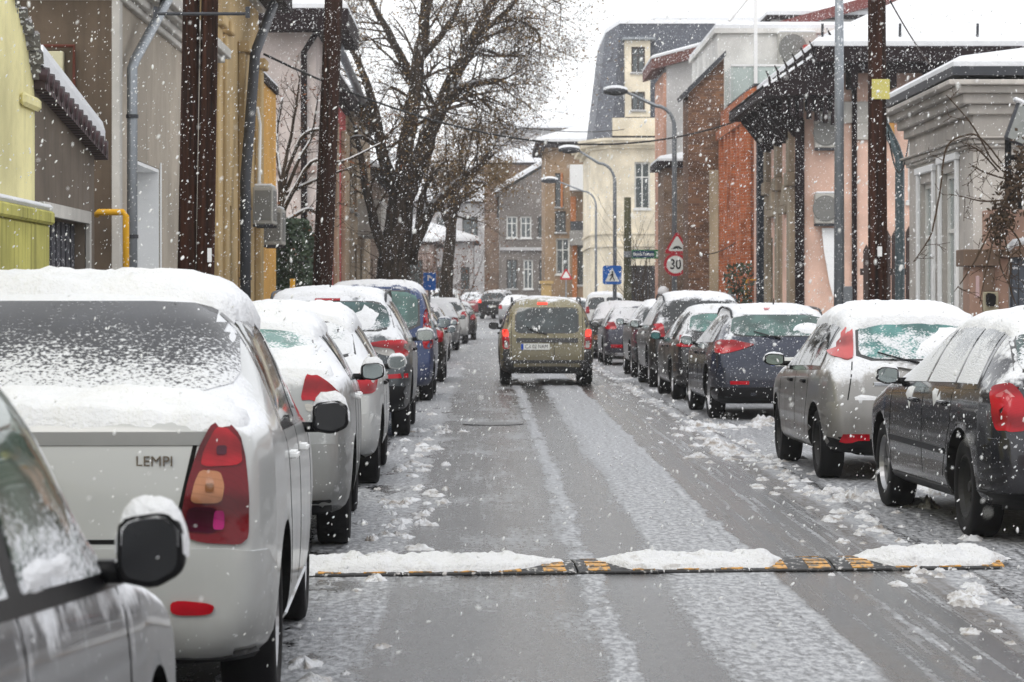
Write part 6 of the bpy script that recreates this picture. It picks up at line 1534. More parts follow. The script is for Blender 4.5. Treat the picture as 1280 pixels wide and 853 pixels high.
# ============================================================================
# POLES, SIGNS, LAMPS, WIRES, PERSON
# ============================================================================
def wood_pole(label, px0, px1, Y, X, r, h, mat='wood', double=False, lean=0.0, extras=None):
    root = empty('wooden_pole', (X, Y, .12 if X < KL or X > KR else 0), 0, label, 'pole', None)
    mb = MB()
    def one(dx, rr, l):
        pts = [(dx+l*t, 0, h*t) for t in (0, .25, .5, .75, 1)]
        mb.tube(pts, [rr*(1.06-.2*t) for t in (0, .25, .5, .75, 1)], 10)
    if double:
        for dx in (-r*.62, r*.62): one(dx, r*.62, lean)
    else: one(0, r, lean)
    mb.build('shaft', M[mat], root, smooth=True)
    return root
def furniture():
    Y = 27.3; X = -2.96
    r = wood_pole('thick double beam brown wooden pole rising behind the white saloon', 232, 270, Y, X, .15, 7.0, double=True, lean=.12)
    mb = MB(); mb.tube([(-.36, -.14, 4.26), (.56, -.14, 4.26)], .018, 6); mb.tube([(-.36, -.14, 4.22), (-.36, -.14, 4.33)], .025, 6); mb.tube([(.56, -.14, 4.22), (.56, -.14, 4.33)], .025, 6); mb.build('crossarm', M['darkmetal'], r)
    mb = MB(); mb.box(.16, .20, -.16, -.13, 1.78, 1.92); mb.build('tag', M['white'], r)
    wood_pole('tall brown wooden pole leaning slightly before the pale pink house', 388, 428, 46.5, -2.9, .17, 10.5, lean=.42)
    r = wood_pole('dark wooden pole with a yellow plate before the cream house', 1085, 1112, 38.2, 5.48, .135, 8.5, lean=-.03)
    mb = MB(); mb.box(-.11, .14, -.155, -.135, 4.22, 4.50); mb.build('yellow_plate', plain('pale_yellow_plate', (.55, .50, .16), .5, speck=.3), r, bevel=.004)
    mb = MB(); mb.box(-.03, .03, -.17, -.12, 2.02, 2.16); mb.build('tag', M['white'], r)
    wood_pole('slim mossy wooden post before the cream mansard building', 780, 790, 92, 4.72, .14, 5.05, 'mosswood')
    # steel lamp posts
    def lamp_post(label, Y, px, arm, head_px, hpy, r0, toppy):
        X = XA(px, Y); zg = ground(Y)+.12
        root = empty('street_lamp', (X, Y, zg), 0, label, 'street lamp', 'curved steel street lamps')
        zt = ZA(toppy, Y)-zg; dx = XA(head_px, Y)-X; zh = ZA(hpy, Y)-zg
        pts = [(0, 0, 0), (0, 0, zt-.9)]
        for k in range(1, 7):
            a = k/6*PI/2; pts.append((-(1-math.cos(a))*.55, 0, zt-.9+math.sin(a)*(.9)*.72))
        pts.append((dx*.9, 0, zh+.02))
        mb = MB(); mb.tube(pts, [r0, r0*.85]+[r0*.65]*6+[r0*.5], 10); mb.build('post', M['zinc'], root, smooth=True)
        hb = MB(); n = 10; L_ = .72; rows = []
        for i in range(n+1):
            t = i/n; w = .20*math.sin(PI*(.08+.84*t))**.6; rows.append((dx*.92-L_*.25-L_*(t-.35), w))
        for (x, w) in rows:
            for k in range(12):
                a = 2*PI*k/12; hb.v.append((x, w*math.cos(a), zh+.03+w*.75*math.sin(a)*(1 if math.sin(a) > 0 else .8)))
        for i in range(n):
            for k in range(12):
                a0 = i*12+k; a1 = i*12+(k+1) % 12; hb.f.append((a0, a1, a1+12, a0+12)); hb.m.append(0)
        hb.f += [tuple(range(12)), tuple(n*12+k for k in range(12))]; hb.m += [0, 0]
        hd = hb.build('lamp_head', M['darkmetal'], root, smooth=True)
        sb = MB(); rows2 = []
        for (x, w) in rows: rows2.append([(x, w*.8*math.cos(PI*k/6), zh+.03+w*.75*(math.sin(PI*k/6)*.9+.05)+(.05*math.sin(PI*k/6))) for k in range(7)])
        for rw in rows2: sb.v += rw
        for i in range(n):
            for k in range(6): a = i*7+k; sb.f.append((a, a+1, a+8, a+7)); sb.m.append(0)
        sb.build('snow_cap', M['snow'], hd, smooth=True)
        return root, X, zg
    root, sx, zg = lamp_post('curved steel lamp post carrying the hump and 30 road signs', 81, 843, None, 776, 116, .085, 122)
    lamp_post('curved steel lamp post standing beside the blue crossing sign', 93, 768.5, None, 718, 189, .075, 195)
    lamp_post('small far lamp post left of the blue crossing sign, its head over the brown house', 118, 745, None, 691, 227, .06, 232)
    # bare steel pole
    X = XA(1049, 41); root = empty('steel_pole', (X, 41, .12), 0, 'slim bare grey steel pole before the pink wall', 'pole')
    mb = MB(); mb.tube([(0, 0, 0), (0, 0, 9)], [.085, .055], 12); mb.build('shaft', M['zinc'], root, smooth=True)
    mb = MB(); mb.box(.05, .19, -.10, .06, 1.32, 1.62); mb.build('junction_box', M['zinc'], root, bevel=.01)
    # --- road signs
    def plate(poly, y0, y1, mat, parent, name, bev=.0):
        mb = MB(); mb.prism(poly, 'y', y0, y1); return mb.build(name, mat, parent)
    Ys = 80.8; s = F/Ys
    c = P(844, 331, Ys); root = empty('speed_limit_sign', c, 0, 'round red rimmed 30 speed limit sign under the triangular hump sign', 'road sign')
    ring = lambda r, n=40: [(r*math.cos(2*PI*k/n), r*math.sin(2*PI*k/n)) for k in range(n)]
    plate(ring(.345), -.12, -.09, M['sign_red'], root, 'red_rim'); f = plate(ring(.262), -.126, -.118, M['plate'], root, 'white_face')
    text_mesh('number', '30', .42, M['ink'], f, (0, -.128, -.005), (PI/2, 0, 0), .002, .82, bold=.008)
    c = P(846, 306, Ys); root = empty('hump_sign', c, 0, 'red triangular warning sign with a black road hump above the 30 sign', 'road sign')
    tri = lambda k: chaikin([(-.40*k, -.27*k), (.40*k, -.27*k), (0, .42*k)], 2, .10)
    plate(tri(1.0), -.12, -.09, M['sign_red'], root, 'red_rim')
    f = plate([(x, z-.005) for x, z in tri(.70)], -.126, -.118, M['plate'], root, 'white_face')
    plate([(-.19, -.135), (.19, -.135), (.13, -.10), (.07, -.055), (0, -.04), (-.07, -.055), (-.13, -.10)], -.131, -.124, M['ink'], f, 'hump_symbol')
    # crossing sign
    Y = 92.6; c = P(765, 344, Y); root = empty('crossing_sign', c, 0, 'square blue pedestrian crossing sign on the second lamp post', 'road sign')
    plate(chaikin([(-.32, -.32), (.32, -.32), (.32, .32), (-.32, .32)], 2, .08), -.12, -.09, M['sign_blue'], root, 'blue_plate')
    f = plate([(-.24, -.22), (.24, -.22), (0, .24)], -.126, -.118, M['plate'], root, 'white_triangle')
    mb = MB(); pr = lambda pl: mb.prism(pl, 'y', -.131, -.124)
    pr([(.01+.035*math.cos(a*PI/4), .10+.035*math.sin(a*PI/4)) for a in range(8)]); pr([(-.03, -.06), (.04, -.06), (.05, .06), (-.02, .06)]); pr([(-.03, -.06), (.01, -.06), (-.06, -.19), (-.10, -.19)]); pr([(0, -.06), (.04, -.06), (.10, -.19), (.06, -.19)]); pr([(-.02, .05), (-.09, -.03), (-.07, -.05), (0, .02)])
    mb.build('walking_figure', M['ink'], f)
    # far hump sign
    Y = 128; c = P(707.5, 344, Y); root = empty('warning_sign', c, 0, 'small red triangular warning sign far off before the brown balcony house', 'road sign')
    plate(tri(.80), -.05, -.02, M['sign_red'], root, 'red_rim'); plate([(x, z-.005) for x, z in tri(.5)], -.056, -.048, M['plate'], root, 'white_face')
    mb = MB(); mb.tube([(0, 0, ground(Y)+.1-c.z), (0, 0, .3)], .03, 8); mb.build('post', M['zinc'], root)
    # left blue sign
    Y = 78; c = P(537, 352, Y); root = empty('parking_sign', c, 0, 'small blue sign above the roof of the blue van', 'road sign')
    plate([(-.18, -.25), (.18, -.25), (.18, .25), (-.18, .25)], -.05, -.03, M['sign_blue'], root, 'blue_plate')
    f = plate([(-.06, .02), (-.02, .02), (-.02, .12), (.08, .06), (.08, .10), (.0, .18), (-.06, .18)], -.056, -.048, M['plate'], root, 'white_mark')
    mb = MB(); mb.tube([(0, 0, .12-c.z), (0, 0, .2)], .03, 8); mb.build('post', M['zinc'], root)
    # street name board
    Y = 91.6; c = P(808, 318, Y); root = empty('street_sign', c, 0, 'green arrow board with white street name beside the mossy post', 'street sign')
    plate([(-.50, -.15), (.38, -.15), (.58, 0), (.38, .15), (-.50, .15)], -.05, -.02, M['sign_green'], root, 'green_board')
    f = plate([(-.46, -.11), (.26, -.11), (.26, .11), (-.46, .11)], -.056, -.048, M['sign_navy'], root, 'navy_panel')
    text_mesh('lettering', 'Bogdi Tamara', .155, M['plate'], f, (-.10, -.058, .0), (PI/2, 0, 0), .002, .80, bold=.003)
    plate([(.30, -.09), (.36, -.09), (.45, 0), (.36, .09), (.30, .09), (.38, 0)], -.056, -.048, M['plate'], root, 'arrow')
    mb = MB(); mb.box(-.62, -.48, -.04, -.02, -.03, .03); mb.tube([(-.62, .0, -.1), (-.62, 0, .1)], .15, 10); mb.build('clamp', M['zinc'], root)
    # --- overhead cables
    def cable(label, a, b, sag, r=.014, gm='ink'):
        root_p = a; mb = MB(); pts = []
        for i in range(25):
            t = i/24; p = a.lerp(b, t); pts.append(p-a-Vector((0, 0, sag*4*t*(1-t))))
        mb.tube(pts, r, 5); o = mb.build('cable', M[gm], None, smooth=True); o.location = a
        tag(o, label, 'cable')
    cable('main black cable sagging across the street from the left poles to the brick house', P(330, 68, 48), P(925, 150, 68.4), 1.05, .022)
    cable('thin wire running from the upper left to the far hazy blocks', P(470, 115, 78), P(780, 162, 128), .5, .02)
    cable('thin cable from the dark wooden pole down to the pink roof', P(1112, 0, 38), P(1180, 100, 56), .1, .012)
    cable('loose wire hanging between the dark wooden pole and the drainpipe', P(1110, 165, 38.2), P(1136, 175, 43.7), .55, .012)
    cable('low wire along the brick house front to the road signs', P(860, 313, 80), P(935, 290, 68.5), .3, .015)
    # --- flood lamp with pergola post, gatehouse
    c = P(1262, 232, 36); root = empty('flood_lamp', c, 0, 'square flood lamp with snowy rim on a black bracket at the right edge', 'lamp')
    mb = MB(); mb.tube([(-.02, 0, -.3), (-.02, 0, .62)], .045, 8); mb.tube([(-.02, 0, .36), (.6, 0, .46)], .035, 8); mb.tube([(.14, 0, -.5), (.14, 0, .40)], .03, 8); mb.build('bracket', M['black'], root)
    mb = MB(); mb.obox((.15, -.08, .80), Vector((.15, 0, -.07)), Vector((0, .07, 0)), Vector((.10, .03, .26))); mb.build('housing', M['darkmetal'], root, bevel=.03)
    mb = MB(); mb.obox((.15, -.155, .79), Vector((.125, 0, -.055)), Vector((0, .008, 0)), Vector((.085, .025, .22))); mb.build('lens', plain('frosted_lens', (.22, .23, .22), .3, var=.4), root, bevel=.004)
    mb = MB(); mb.obox((.20, -.08, 1.07), Vector((.16, 0, -.07)), Vector((0, .08, 0)), Vector((0, 0, .03))); mb.build('snow_cap', M['snow'], root, bevel=.02)
    root = empty('gatehouse', (6.9, 35.5, 0), 0, 'brown and pink gate wall with a letter box before the cream house', 'gate wall')
    pk = plaster('dusty_pink_render', (.42, .27, .205), .6, .5); bn = plaster('milk_brown_render', (.21, .145, .105), .6, .4); cb = plaster('cream_post', (.46, .42, .30))
    s = F/35.5; X_ = lambda px: (px-CX)/s-6.9; Z_ = lambda py: CH-(py-CY)/s
    mb = MB(); mb.box(.9, 1.2, -60, -.1, 0, 2.5); mb.box(X_(1212), X_(1236), 0, .5, 0, Z_(333)); mb.box(X_(1238), X_(1300), .06, .6, Z_(322), Z_(262)); mb.box(X_(1243), X_(1262), .05, .5, 0, Z_(322)); mb.build('wall', pk, root, bevel=.01)  # first box is a long unseen wall added to cut sky light
    mb = MB(); mb.box(X_(1203), X_(1247), -.08, .5, Z_(333), Z_(312)); mb.box(X_(1229), X_(1243), -.03, .4, Z_(365), Z_(333)); mb.box(X_(1250), X_(1300), -.06, .055, Z_(322), Z_(312)); mb.build('beam', bn, root, bevel=.01)
    mb = MB(); mb.box(X_(1228), X_(1247), -.06, .3, 0, Z_(365)); mb.build('cream_post', cb, root, bevel=.01)
    mb = MB(); mb.prism(chaikin([(X_(1231), Z_(383)), (X_(1242), Z_(383)), (X_(1243), Z_(368)), (X_(1231), Z_(366))], 1, .2), 'y', -.14, -.065); mb.build('letter_box', M['black'], root)
    mb = MB(); mb.box(X_(1263), X_(1310), .02, .06, 0, Z_(322)); mb.build('gate_leaf', plain('blue_grey_gate', (.10, .115, .14), .5, var=.3, speck=.3), root)
    mb = MB()
    for k in range(5): mb.box(X_(1264)+k*.09, X_(1264)+k*.09+.015, .0, .018, 0, Z_(324))
    mb.build('gate_bars', M['darkmetal'], root)
    mb = MB(); mb.tube([(X_(1258), -.05, Z_(312)), (X_(1266), -.08, Z_(304)), (X_(1290), -.1, Z_(300))], [.04, .05, .05], 8); mb.build('snow_ridge', M['snow'], root)
    mb = MB(); mb.box(X_(1219.5), X_(1224), -.015, -.003, Z_(372), Z_(345)); lb = mb.build('notice', plain('pink_notice', (.50, .36, .36), .5), root)
    # person beyond the parked cars
    Yp = 61.5; Xp = XA(829, Yp)
    person(Xp, Yp)
def person(X, Y):
    root = empty('person', (X, Y, 0), R(15), 'person in a dark coat and snowy pale cap walking behind the white roofed off-roader', 'person')
    def skin(name, chain, mat, parent, subs=1):
        me = bpy.data.meshes.new(name); vs, es = [], []
        for ch in chain['v']: vs.append(ch[:3])
        me.from_pydata(vs, chain['e'], []); o = link(name, me, None)
        md = o.modifiers.new('k', 'SKIN'); 
        for i, ch in enumerate(chain['v']): me.skin_vertices[0].data[i].radius = (ch[3], ch[4])
        me.skin_vertices[0].data[0].use_root = True
        sb = o.modifiers.new('s', 'SUBSURF'); sb.levels = 2
        dg = bpy.context.evaluated_depsgraph_get(); dg.update(); m2 = bpy.data.meshes.new_from_object(o.evaluated_get(dg)); bpy.data.objects.remove(o)
        m2.materials.clear(); m2.materials.append(mat); m2.polygons.foreach_set('use_smooth', [True]*len(m2.polygons))
        return link(name, m2, parent)
    skinm = plain('face_skin', (.40, .24, .17), .6, var=.05)
    coat = plain('dark_coat', (.025, .024, .027), .9, var=.4, speck=.6); tro = plain('dark_trousers', (.02, .02, .024), .9)
    body = dict(v=[(0, 0, .95, .15, .11), (0, 0, 1.15, .15, .11), (0, 0, 1.38, .17, .11), (0, .0, 1.50, .06, .06), (0, -.01, 1.60, .075, .09), (0, -.02, 1.72, .07, .085),
                   (.20, 0, 1.42, .06, .06), (.26, .03, 1.15, .05, .05), (.25, -.05, .90, .04, .04), (.25, -.08, .82, .035, .02), (-.20, 0, 1.42, .06, .06), (-.26, .03, 1.15, .05, .05), (-.25, -.05, .90, .04, .04), (-.25, -.08, .82, .035, .02),
                   (.09, 0, .85, .10, .10), (.10, .06, .48, .065, .065), (.10, .16, .10, .045, .045), (.10, .05, .04, .04, .035), (-.09, 0, .85, .10, .10), (-.10, -.10, .48, .065, .065), (-.10, -.06, .08, .045, .045), (-.10, -.18, .04, .04, .035)],
                e=[(0, 1), (1, 2), (2, 3), (3, 4), (4, 5), (2, 6), (6, 7), (7, 8), (8, 9), (2, 10), (10, 11), (11, 12), (12, 13), (0, 14), (14, 15), (15, 16), (16, 17), (0, 18), (18, 19), (19, 20), (20, 21)])
    skin('body', body, skinm, root)
    ct = dict(v=[(0, 0, .70, .20, .16), (0, 0, 1.0, .19, .145), (0, 0, 1.40, .205, .14), (0, 0, 1.51, .09, .09), (.21, 0, 1.43, .08, .08), (.27, .03, 1.15, .07, .07), (.26, -.05, .90, .06, .06), (-.21, 0, 1.43, .08, .08), (-.27, .03, 1.15, .07, .07), (-.26, -.05, .90, .06, .06)],
              e=[(0, 1), (1, 2), (2, 3), (2, 4), (4, 5), (5, 6), (2, 7), (7, 8), (8, 9)])
    skin('coat', ct, coat, root)
    tr = dict(v=[(0, 0, .92, .14, .12), (.09, 0, .83, .11, .11), (.10, .06, .48, .08, .08), (.10, .16, .13, .065, .065), (-.09, 0, .83, .11, .11), (-.10, -.10, .48, .08, .08), (-.10, -.06, .12, .065, .065)], e=[(0, 1), (1, 2), (2, 3), (0, 4), (4, 5), (5, 6)])
    skin('trousers', tr, tro, root)
    mb = MB(); mb.lathe([(.001, 1.865), (.05, 1.86), (.10, 1.82), (.125, 1.75), (.125, 1.70), (.115, 1.69)], 18); mb.build('cap', plain('pale_cap', (.55, .55, .56), .9, speck=.6), root, smooth=True)
    mb = MB()
    for sx in (-1, 1): mb.lathe([(.001, .008), (.010, .004), (.012, 0)], 8, 'z', (sx*.032, -.108, 1.655))
    mb.prism([(-.105, 1.60), (-.135, 1.605), (-.10, 1.66)], 'x', -.012, .012); mb.build('face', plain('face_features', (.2, .1, .08), .6), root)
furniture()
# ============================================================================
# TREES, BUSHES, VINE
# ============================================================================
def grow(mb, rnd, p, d, L, r, lvl, tips, up=.12, n=5, spread=.75, droop=0.0, wob=.22):
    """one tapering limb with side shoots; lvl levels of branching below it"""
    seg = 5; pts = [p.copy()]; rad = [r]; q = p.copy(); dd = d.normalized()
    for i in range(seg):
        dd = (dd + Vector((rnd.gauss(0, wob), rnd.gauss(0, wob), rnd.gauss(0, wob)+up-droop*(i/seg))) * .55).normalized()
        q = q + dd*(L/seg); pts.append(q.copy()); rad.append(max(.004, r*(1-.82*(i+1)/seg)))
    mb.tube(pts, rad, 6 if r > .05 else (4 if r > .018 else 3), cap=False)
    if lvl <= 0: tips.append((pts[-1], dd)); tips.append((pts[3], dd)); return
    for k in range(n):
        t = rnd.uniform(.25, 1.0); i = min(seg-1, int(t*seg)); f = t*seg-i
        b = pts[i].lerp(pts[i+1], f); ax = (pts[i+1]-pts[i]).normalized()
        o = ax.orthogonal().normalized(); o.rotate(Matrix.Rotation(rnd.uniform(0, 2*PI), 3, ax))
        grow(mb, rnd, b, ax*(1-spread*.5)+o*spread, L*rnd.uniform(.35, .62), max(.005, rad[i]*.55), lvl-1, tips, up, n, spread, droop, wob)
def limb(mb, pts, rads, n=10):
    out, rr = [], []
    m = 5
    for i in range(len(pts)-1):
        p0 = pts[max(i-1, 0)]; p1, p2 = pts[i], pts[i+1]; p3 = pts[min(i+2, len(pts)-1)]
        for k in range(m):
            t = k/m
            out.append(.5*((2*p1)+(p2-p0)*t+(2*p0-5*p1+4*p2-p3)*t*t+(3*p1-p0-3*p2+p3)*t**3)); rr.append(lerp(rads[i], rads[i+1], t))
    out.append(pts[-1]); rr.append(rads[-1])
    for i in range(len(out)): out[i] = out[i]+Vector((fbm(out[i], 1.3)*.14, fbm(out[i]+Vector((9, 0, 0)), 1.3)*.14, 0))*(rr[i]/.3)**.3
    mb.tube(out, rr, n, cap=True); return out, rr
def leaves(name, pts, rnd, size, mat, parent, per, spread):
    mb = MB()
    for (p, d) in pts:
        for _ in range(per):
            c = p+Vector((rnd.gauss(0, spread), rnd.gauss(0, spread), rnd.gauss(0, spread)-spread*.4))
            a = Vector((rnd.gauss(0, 1), rnd.gauss(0, 1), rnd.gauss(0, 1))).normalized(); b = a.orthogonal().normalized(); s = size*rnd.uniform(.6, 1.3)
            mb.add([c-a*s, c+b*s*.5, c+a*s, c-b*s*.5], [(0, 1, 2, 3)])
    return mb.build(name, mat, parent, fix=False)
def trees():
    rnd = random.Random(11)
    # ---- the big bare tree on the left pavement
    Y = 77.0; base_ = Vector((XA(497, Y), Y, .1))
    root = empty('bare_tree', base_, 0, 'huge old bare tree with forked black trunk and withered brown leaves', 'tree')
    Q = lambda px, py, dy=0: P(px, py, Y+dy)*1.0-Vector((base_.x, base_.y, base_.z)) if dy == 0 else (P(px, py, Y)+Vector((0, dy, 0))-base_)
    tr = MB(); br = MB(); tips = []; tips2 = []
    t0, r0 = limb(tr, [Q(489, 386), Q(492, 340), Q(497, 285), Q(506, 238)], [.62, .48, .40, .36], 14)
    limbs = [
        ([Q(500, 262), Q(528, 190, .2), Q(546, 140, .4), Q(572, 85, .3), Q(596, 40, 0), Q(628, -15, -.3), Q(650, -70)], [.46, .40, .34, .28, .23, .17, .10]),
        ([Q(500, 275), Q(508, 190, -.4), Q(518, 130, -.6), Q(524, 80, -.8), Q(531, 35, -.9), Q(540, -20, -1), Q(552, -80, -1)], [.42, .34, .30, .27, .24, .18, .08]),
        ([Q(537, 152, .3), Q(563, 122, .1), Q(590, 106, 0), Q(623, 100, 0)], [.30, .24, .19, .15]),
        ([Q(512, 320), Q(535, 268, .5), Q(562, 236, .8), Q(590, 212, 1.0), Q(618, 190, 1.1)], [.30, .24, .20, .15, .06]),
        ([Q(520, 110, -.7), Q(500, 70, -1.2), Q(478, 30, -1.5), Q(452, -20, -1.6)], [.22, .18, .14, .08]),
        ([Q(495, 245), Q(478, 190, -.8), Q(468, 135, -1.2), Q(452, 85, -1.5), Q(430, 50, -1.6)], [.30, .24, .19, .13, .07]),
        ([Q(530, 72, -.8), Q(556, 45, -1.2), Q(575, 15, -1.5), Q(590, -30, -1.6)], [.18, .13, .1, .05]),
        ([Q(572, 85, .3), Q(602, 60, .7), Q(632, 66, 1.1), Q(655, 52, 1.2)], [.12, .09, .07, .03]),
        ([Q(600, 34, 0), Q(640, 22, .6), Q(672, 36, .8), Q(676, 58, .9)], [.13, .09, .06, .025]),
        ([Q(590, 50, 0), Q(630, 20, -.5), Q(660, -6, -.8), Q(700, 10, -1)], [.14, .10, .07, .03]),
        ([Q(478, 190, -.8), Q(455, 175, -1.4), Q(432, 182, -1.8), Q(405, 196, -2)], [.12, .09, .06, .03]),
        ([Q(486, 330), Q(466, 270, -.4), Q(455, 215, -.8), Q(446, 160, -1)], [.26, .20, .15, .07]),
        ([Q(516, 330), Q(528, 250, -.5), Q(540, 225, -.8), Q(556, 205, -1)], [.2, .14, .1, .05]),
    ]
    for pts, rads in limbs:
        rads = [q*.68 for q in rads]; o, rr = limb(tr, pts, rads, 9)
        stub = rads[-1] > .12
        n = int(len(o)*(1.1 if not stub else .35))
        for k in range(n):
            i = rnd.randrange(int(len(o)*.25), len(o)); ax = (o[min(i+1, len(o)-1)]-o[i-1]).normalized()
            v = ax.orthogonal().normalized(); v.rotate(Matrix.Rotation(rnd.uniform(0, 2*PI), 3, ax))
            grow(br, rnd, o[i], ax*.5+v*.8, rnd.uniform(1.0, 2.4), max(.018, rr[i]*.28), 2, tips, .10, 6, .75, .28)
    for k in range(70):      # thin whips from the trunk
        i = rnd.randrange(2, len(t0)); v = Vector((rnd.gauss(0, 1), rnd.gauss(0, 1), .3)).normalized()
        grow(br, rnd, t0[i], v, rnd.uniform(.6, 1.5), .02, 1, tips2, .05, 4)
    tr.build('trunk', M['bark'], root, smooth=True); br.build('branches', M['twig'], root)
    leaves('leaves', [t for t in tips if rnd.random() < .35], rnd, .045, M['leaf_dry'], root, 2, .16)
    # ---- tan willow further on
    Y = 100.0; b2 = Vector((XA(556, Y), Y, .1)); root = empty('willow', b2, 0, 'smaller tan twiggy tree with drooping shoots right of the big bare trunk', 'tree')
    tr = MB(); br = MB(); tips = []
    Q2 = lambda px, py, dy=0: P(px, py, Y)+Vector((0, dy, 0))-b2
    t0, r0 = limb(tr, [Q2(556, 386), Q2(560, 330), Q2(566, 270), Q2(572, 235)], [.28, .22, .18, .12], 9)
    for (a, b, c) in (((566, 270), (590, 225), (612, 190)), ((570, 245), (575, 205), (580, 170)), ((564, 290), (545, 240), (540, 205)), ((568, 255), (600, 235), (622, 222))):
        o, rr = limb(tr, [Q2(*a), Q2(*b, rnd.gauss(0, .6)), Q2(*c, rnd.gauss(0, .8))], [.14, .09, .04], 6)
        for k in range(10):
            i = rnd.randrange(3, len(o)); grow(br, rnd, o[i], Vector((rnd.gauss(0, 1), rnd.gauss(0, 1), .5)), rnd.uniform(.9, 1.7), .025, 2, tips, .06, 5, .8, .35)
    tr.build('trunk', M['bark'], root, smooth=True); br.build('branches', plain('tan_shoots', (.17, .12, .07), .85, var=.4), root)
    leaves('leaves', [t for t in tips if rnd.random() < .8], rnd, .055, M['leaf_dry'], root, 3, .16)
    # reddish shrub below it
    Y = 108.0; b3 = Vector((XA(552, Y), Y, .1)); root = empty('red_leaf_shrub', b3, 0, 'rusty leaved shrub at the foot of the tan twiggy tree', 'shrub')
    br = MB(); tips = []
    for k in range(16): grow(br, rnd, Vector((rnd.gauss(0, .35), rnd.gauss(0, .3), 0)), Vector((rnd.gauss(0, .35), rnd.gauss(0, .3), 1)), rnd.uniform(2.4, 4.2), .03, 2, tips, .1, 4, .6)
    br.build('stems', M['twig'], root); leaves('leaves', [t for t in tips if rnd.random() < .6], rnd, .06, M['leaf_red'], root, 3, .2)
    # ---- small snowy bare tree by the orange wall
    Y = 54.5; b4 = Vector((XA(358, Y), Y, .1)); root = empty('bare_tree', b4, 0, 'small bare tree with snow lined branches beside the orange wall', 'tree')
    tr = MB(); br = MB(); sn = MB(); tips = []
    Q4 = lambda px, py, dy=0: P(px, py, Y)+Vector((0, dy, 0))-b4
    limb(tr, [Q4(358, 392), Q4(356, 330), Q4(352, 270), Q4(350, 225)], [.13, .11, .09, .07], 8)
    for pts in ([(352, 250), (375, 200), (392, 165), (398, 120)], [(351, 235), (362, 180), (372, 130), (376, 95)], [(353, 265), (390, 205), (430, 205), (478, 183)], [(352, 230), (345, 180), (350, 120)], [(354, 280), (385, 262), (402, 272)], [(352, 245), (380, 232), (405, 222), (440, 210)], [(356, 300), (375, 290), (390, 300), (396, 318)], [(352, 240), (378, 175), (410, 165)]):
        dy = rnd.gauss(0, .5)
        o, rr = limb(tr, [Q4(a, b, dy*i/2) for i, (a, b) in enumerate(pts)], [.05, .036, .026, .014][:len(pts)], 6)
        sn.tube([p+Vector((0, 0, r_*.75)) for p, r_ in zip(o, rr)], [r_*.72+.004 for r_ in rr], 6)
        for k in range(11):
            i = rnd.randrange(2, len(o)); ax = (o[min(i+1, len(o)-1)]-o[i-1]).normalized(); v = ax.orthogonal().normalized(); v.rotate(Matrix.Rotation(rnd.uniform(0, 2*PI), 3, ax))
            grow(br, rnd, o[i], ax*.6+v*.7, rnd.uniform(.35, .8), .013, 1, tips, .05, 4, .8)
    tr.build('trunk', M['bark'], root, smooth=True); br.build('branches', M['twig'], root); sn.build('branch_snow', M['snow'], root, smooth=True)
    leaves('leaves', [t for t in tips if rnd.random() < .2], rnd, .04, M['leaf_red'], root, 2, .08)
    # ---- evergreen bush
    Y = 53.5; b5 = Vector((XA(366, Y), Y, .12)); root = empty('evergreen_bush', b5, 0, 'dark green evergreen bush between the orange wall and the second pole', 'shrub')
    mb = MB(); br = MB()
    for k in range(5200):
        a = rnd.uniform(0, 2*PI); z = rnd.uniform(.1, 3.0); rr = .72*math.sin(PI*clamp(.12+z/3.7))**.5*(.72+.35*noise.noise((math.cos(a)*2, math.sin(a)*2, z*2)))*rnd.uniform(.7, 1.08)
        c = Vector((rr*math.cos(a), rr*math.sin(a), z)); d = Vector((rnd.gauss(0, 1), rnd.gauss(0, 1), rnd.gauss(0, 1))).normalized(); e = d.orthogonal().normalized(); s = rnd.uniform(.05, .10)
        mb.add([c-d*s, c+e*s*.5, c+d*s, c-e*s*.5], [(0, 1, 2, 3)])
    mb.build('foliage', M['leaf_green'], root, fix=False); br.tube([(0, 0, 0), (.03, 0, 1.2), (0, .02, 2.4)], [.06, .04, .02], 6); br.build('stem', M['bark'], root)
    # ---- dry vine by the gate at the right edge
    Y = 35.0; b6 = P(1268, 225, Y); root = empty('dry_vine', b6, 0, 'leafless brown vine hanging over the gate wall at the right edge', 'vine')
    mb = MB(); tips = []
    Q6 = lambda px, py, dy=0: P(px, py, Y)+Vector((0, dy, 0))-b6
    for pts in ([(1268, 225), (1245, 195), (1222, 172), (1205, 170), (1180, 185), (1172, 235), (1160, 290), (1136, 328)], [(1268, 225), (1258, 250), (1250, 290), (1246, 330), (1258, 360)], [(1262, 235), (1240, 280), (1218, 325), (1190, 365)], [(1266, 230), (1250, 270), (1232, 330), (1222, 380)], [(1252, 275), (1275, 305), (1262, 320)], [(1250, 280), (1262, 330), (1258, 355), (1270, 388)], [(1268, 225), (1240, 200), (1215, 160), (1180, 120)], [(1258, 250), (1230, 252), (1205, 247)], [(1250, 215), (1225, 190), (1200, 178)], [(1262, 225), (1230, 215), (1210, 205)]):
        o, rr = limb(mb, [Q6(a, b, -.05*i) for i, (a, b) in enumerate(pts)], [.012]*(len(pts)-1)+[.005], 5)
        for k in range(6):
            i = rnd.randrange(1, len(o)); grow(mb, rnd, o[i], Vector((rnd.gauss(0, 1), rnd.gauss(0, .4), rnd.gauss(-.3, .6))), rnd.uniform(.12, .35), .006, 1, tips, 0, 2)
    mb.build('stems', M['twig'], root)
    lf = []
    for k in range(420):
        t = rnd.random(); c = Q6(lerp(1282, 1246, t)+rnd.gauss(0, 6), lerp(190, 292, t)+rnd.gauss(0, 12), rnd.gauss(-.02, .12)); lf.append((c, None))
    leaves('dead_leaves', lf, rnd, .045, M['twig'], root, 2, .05)
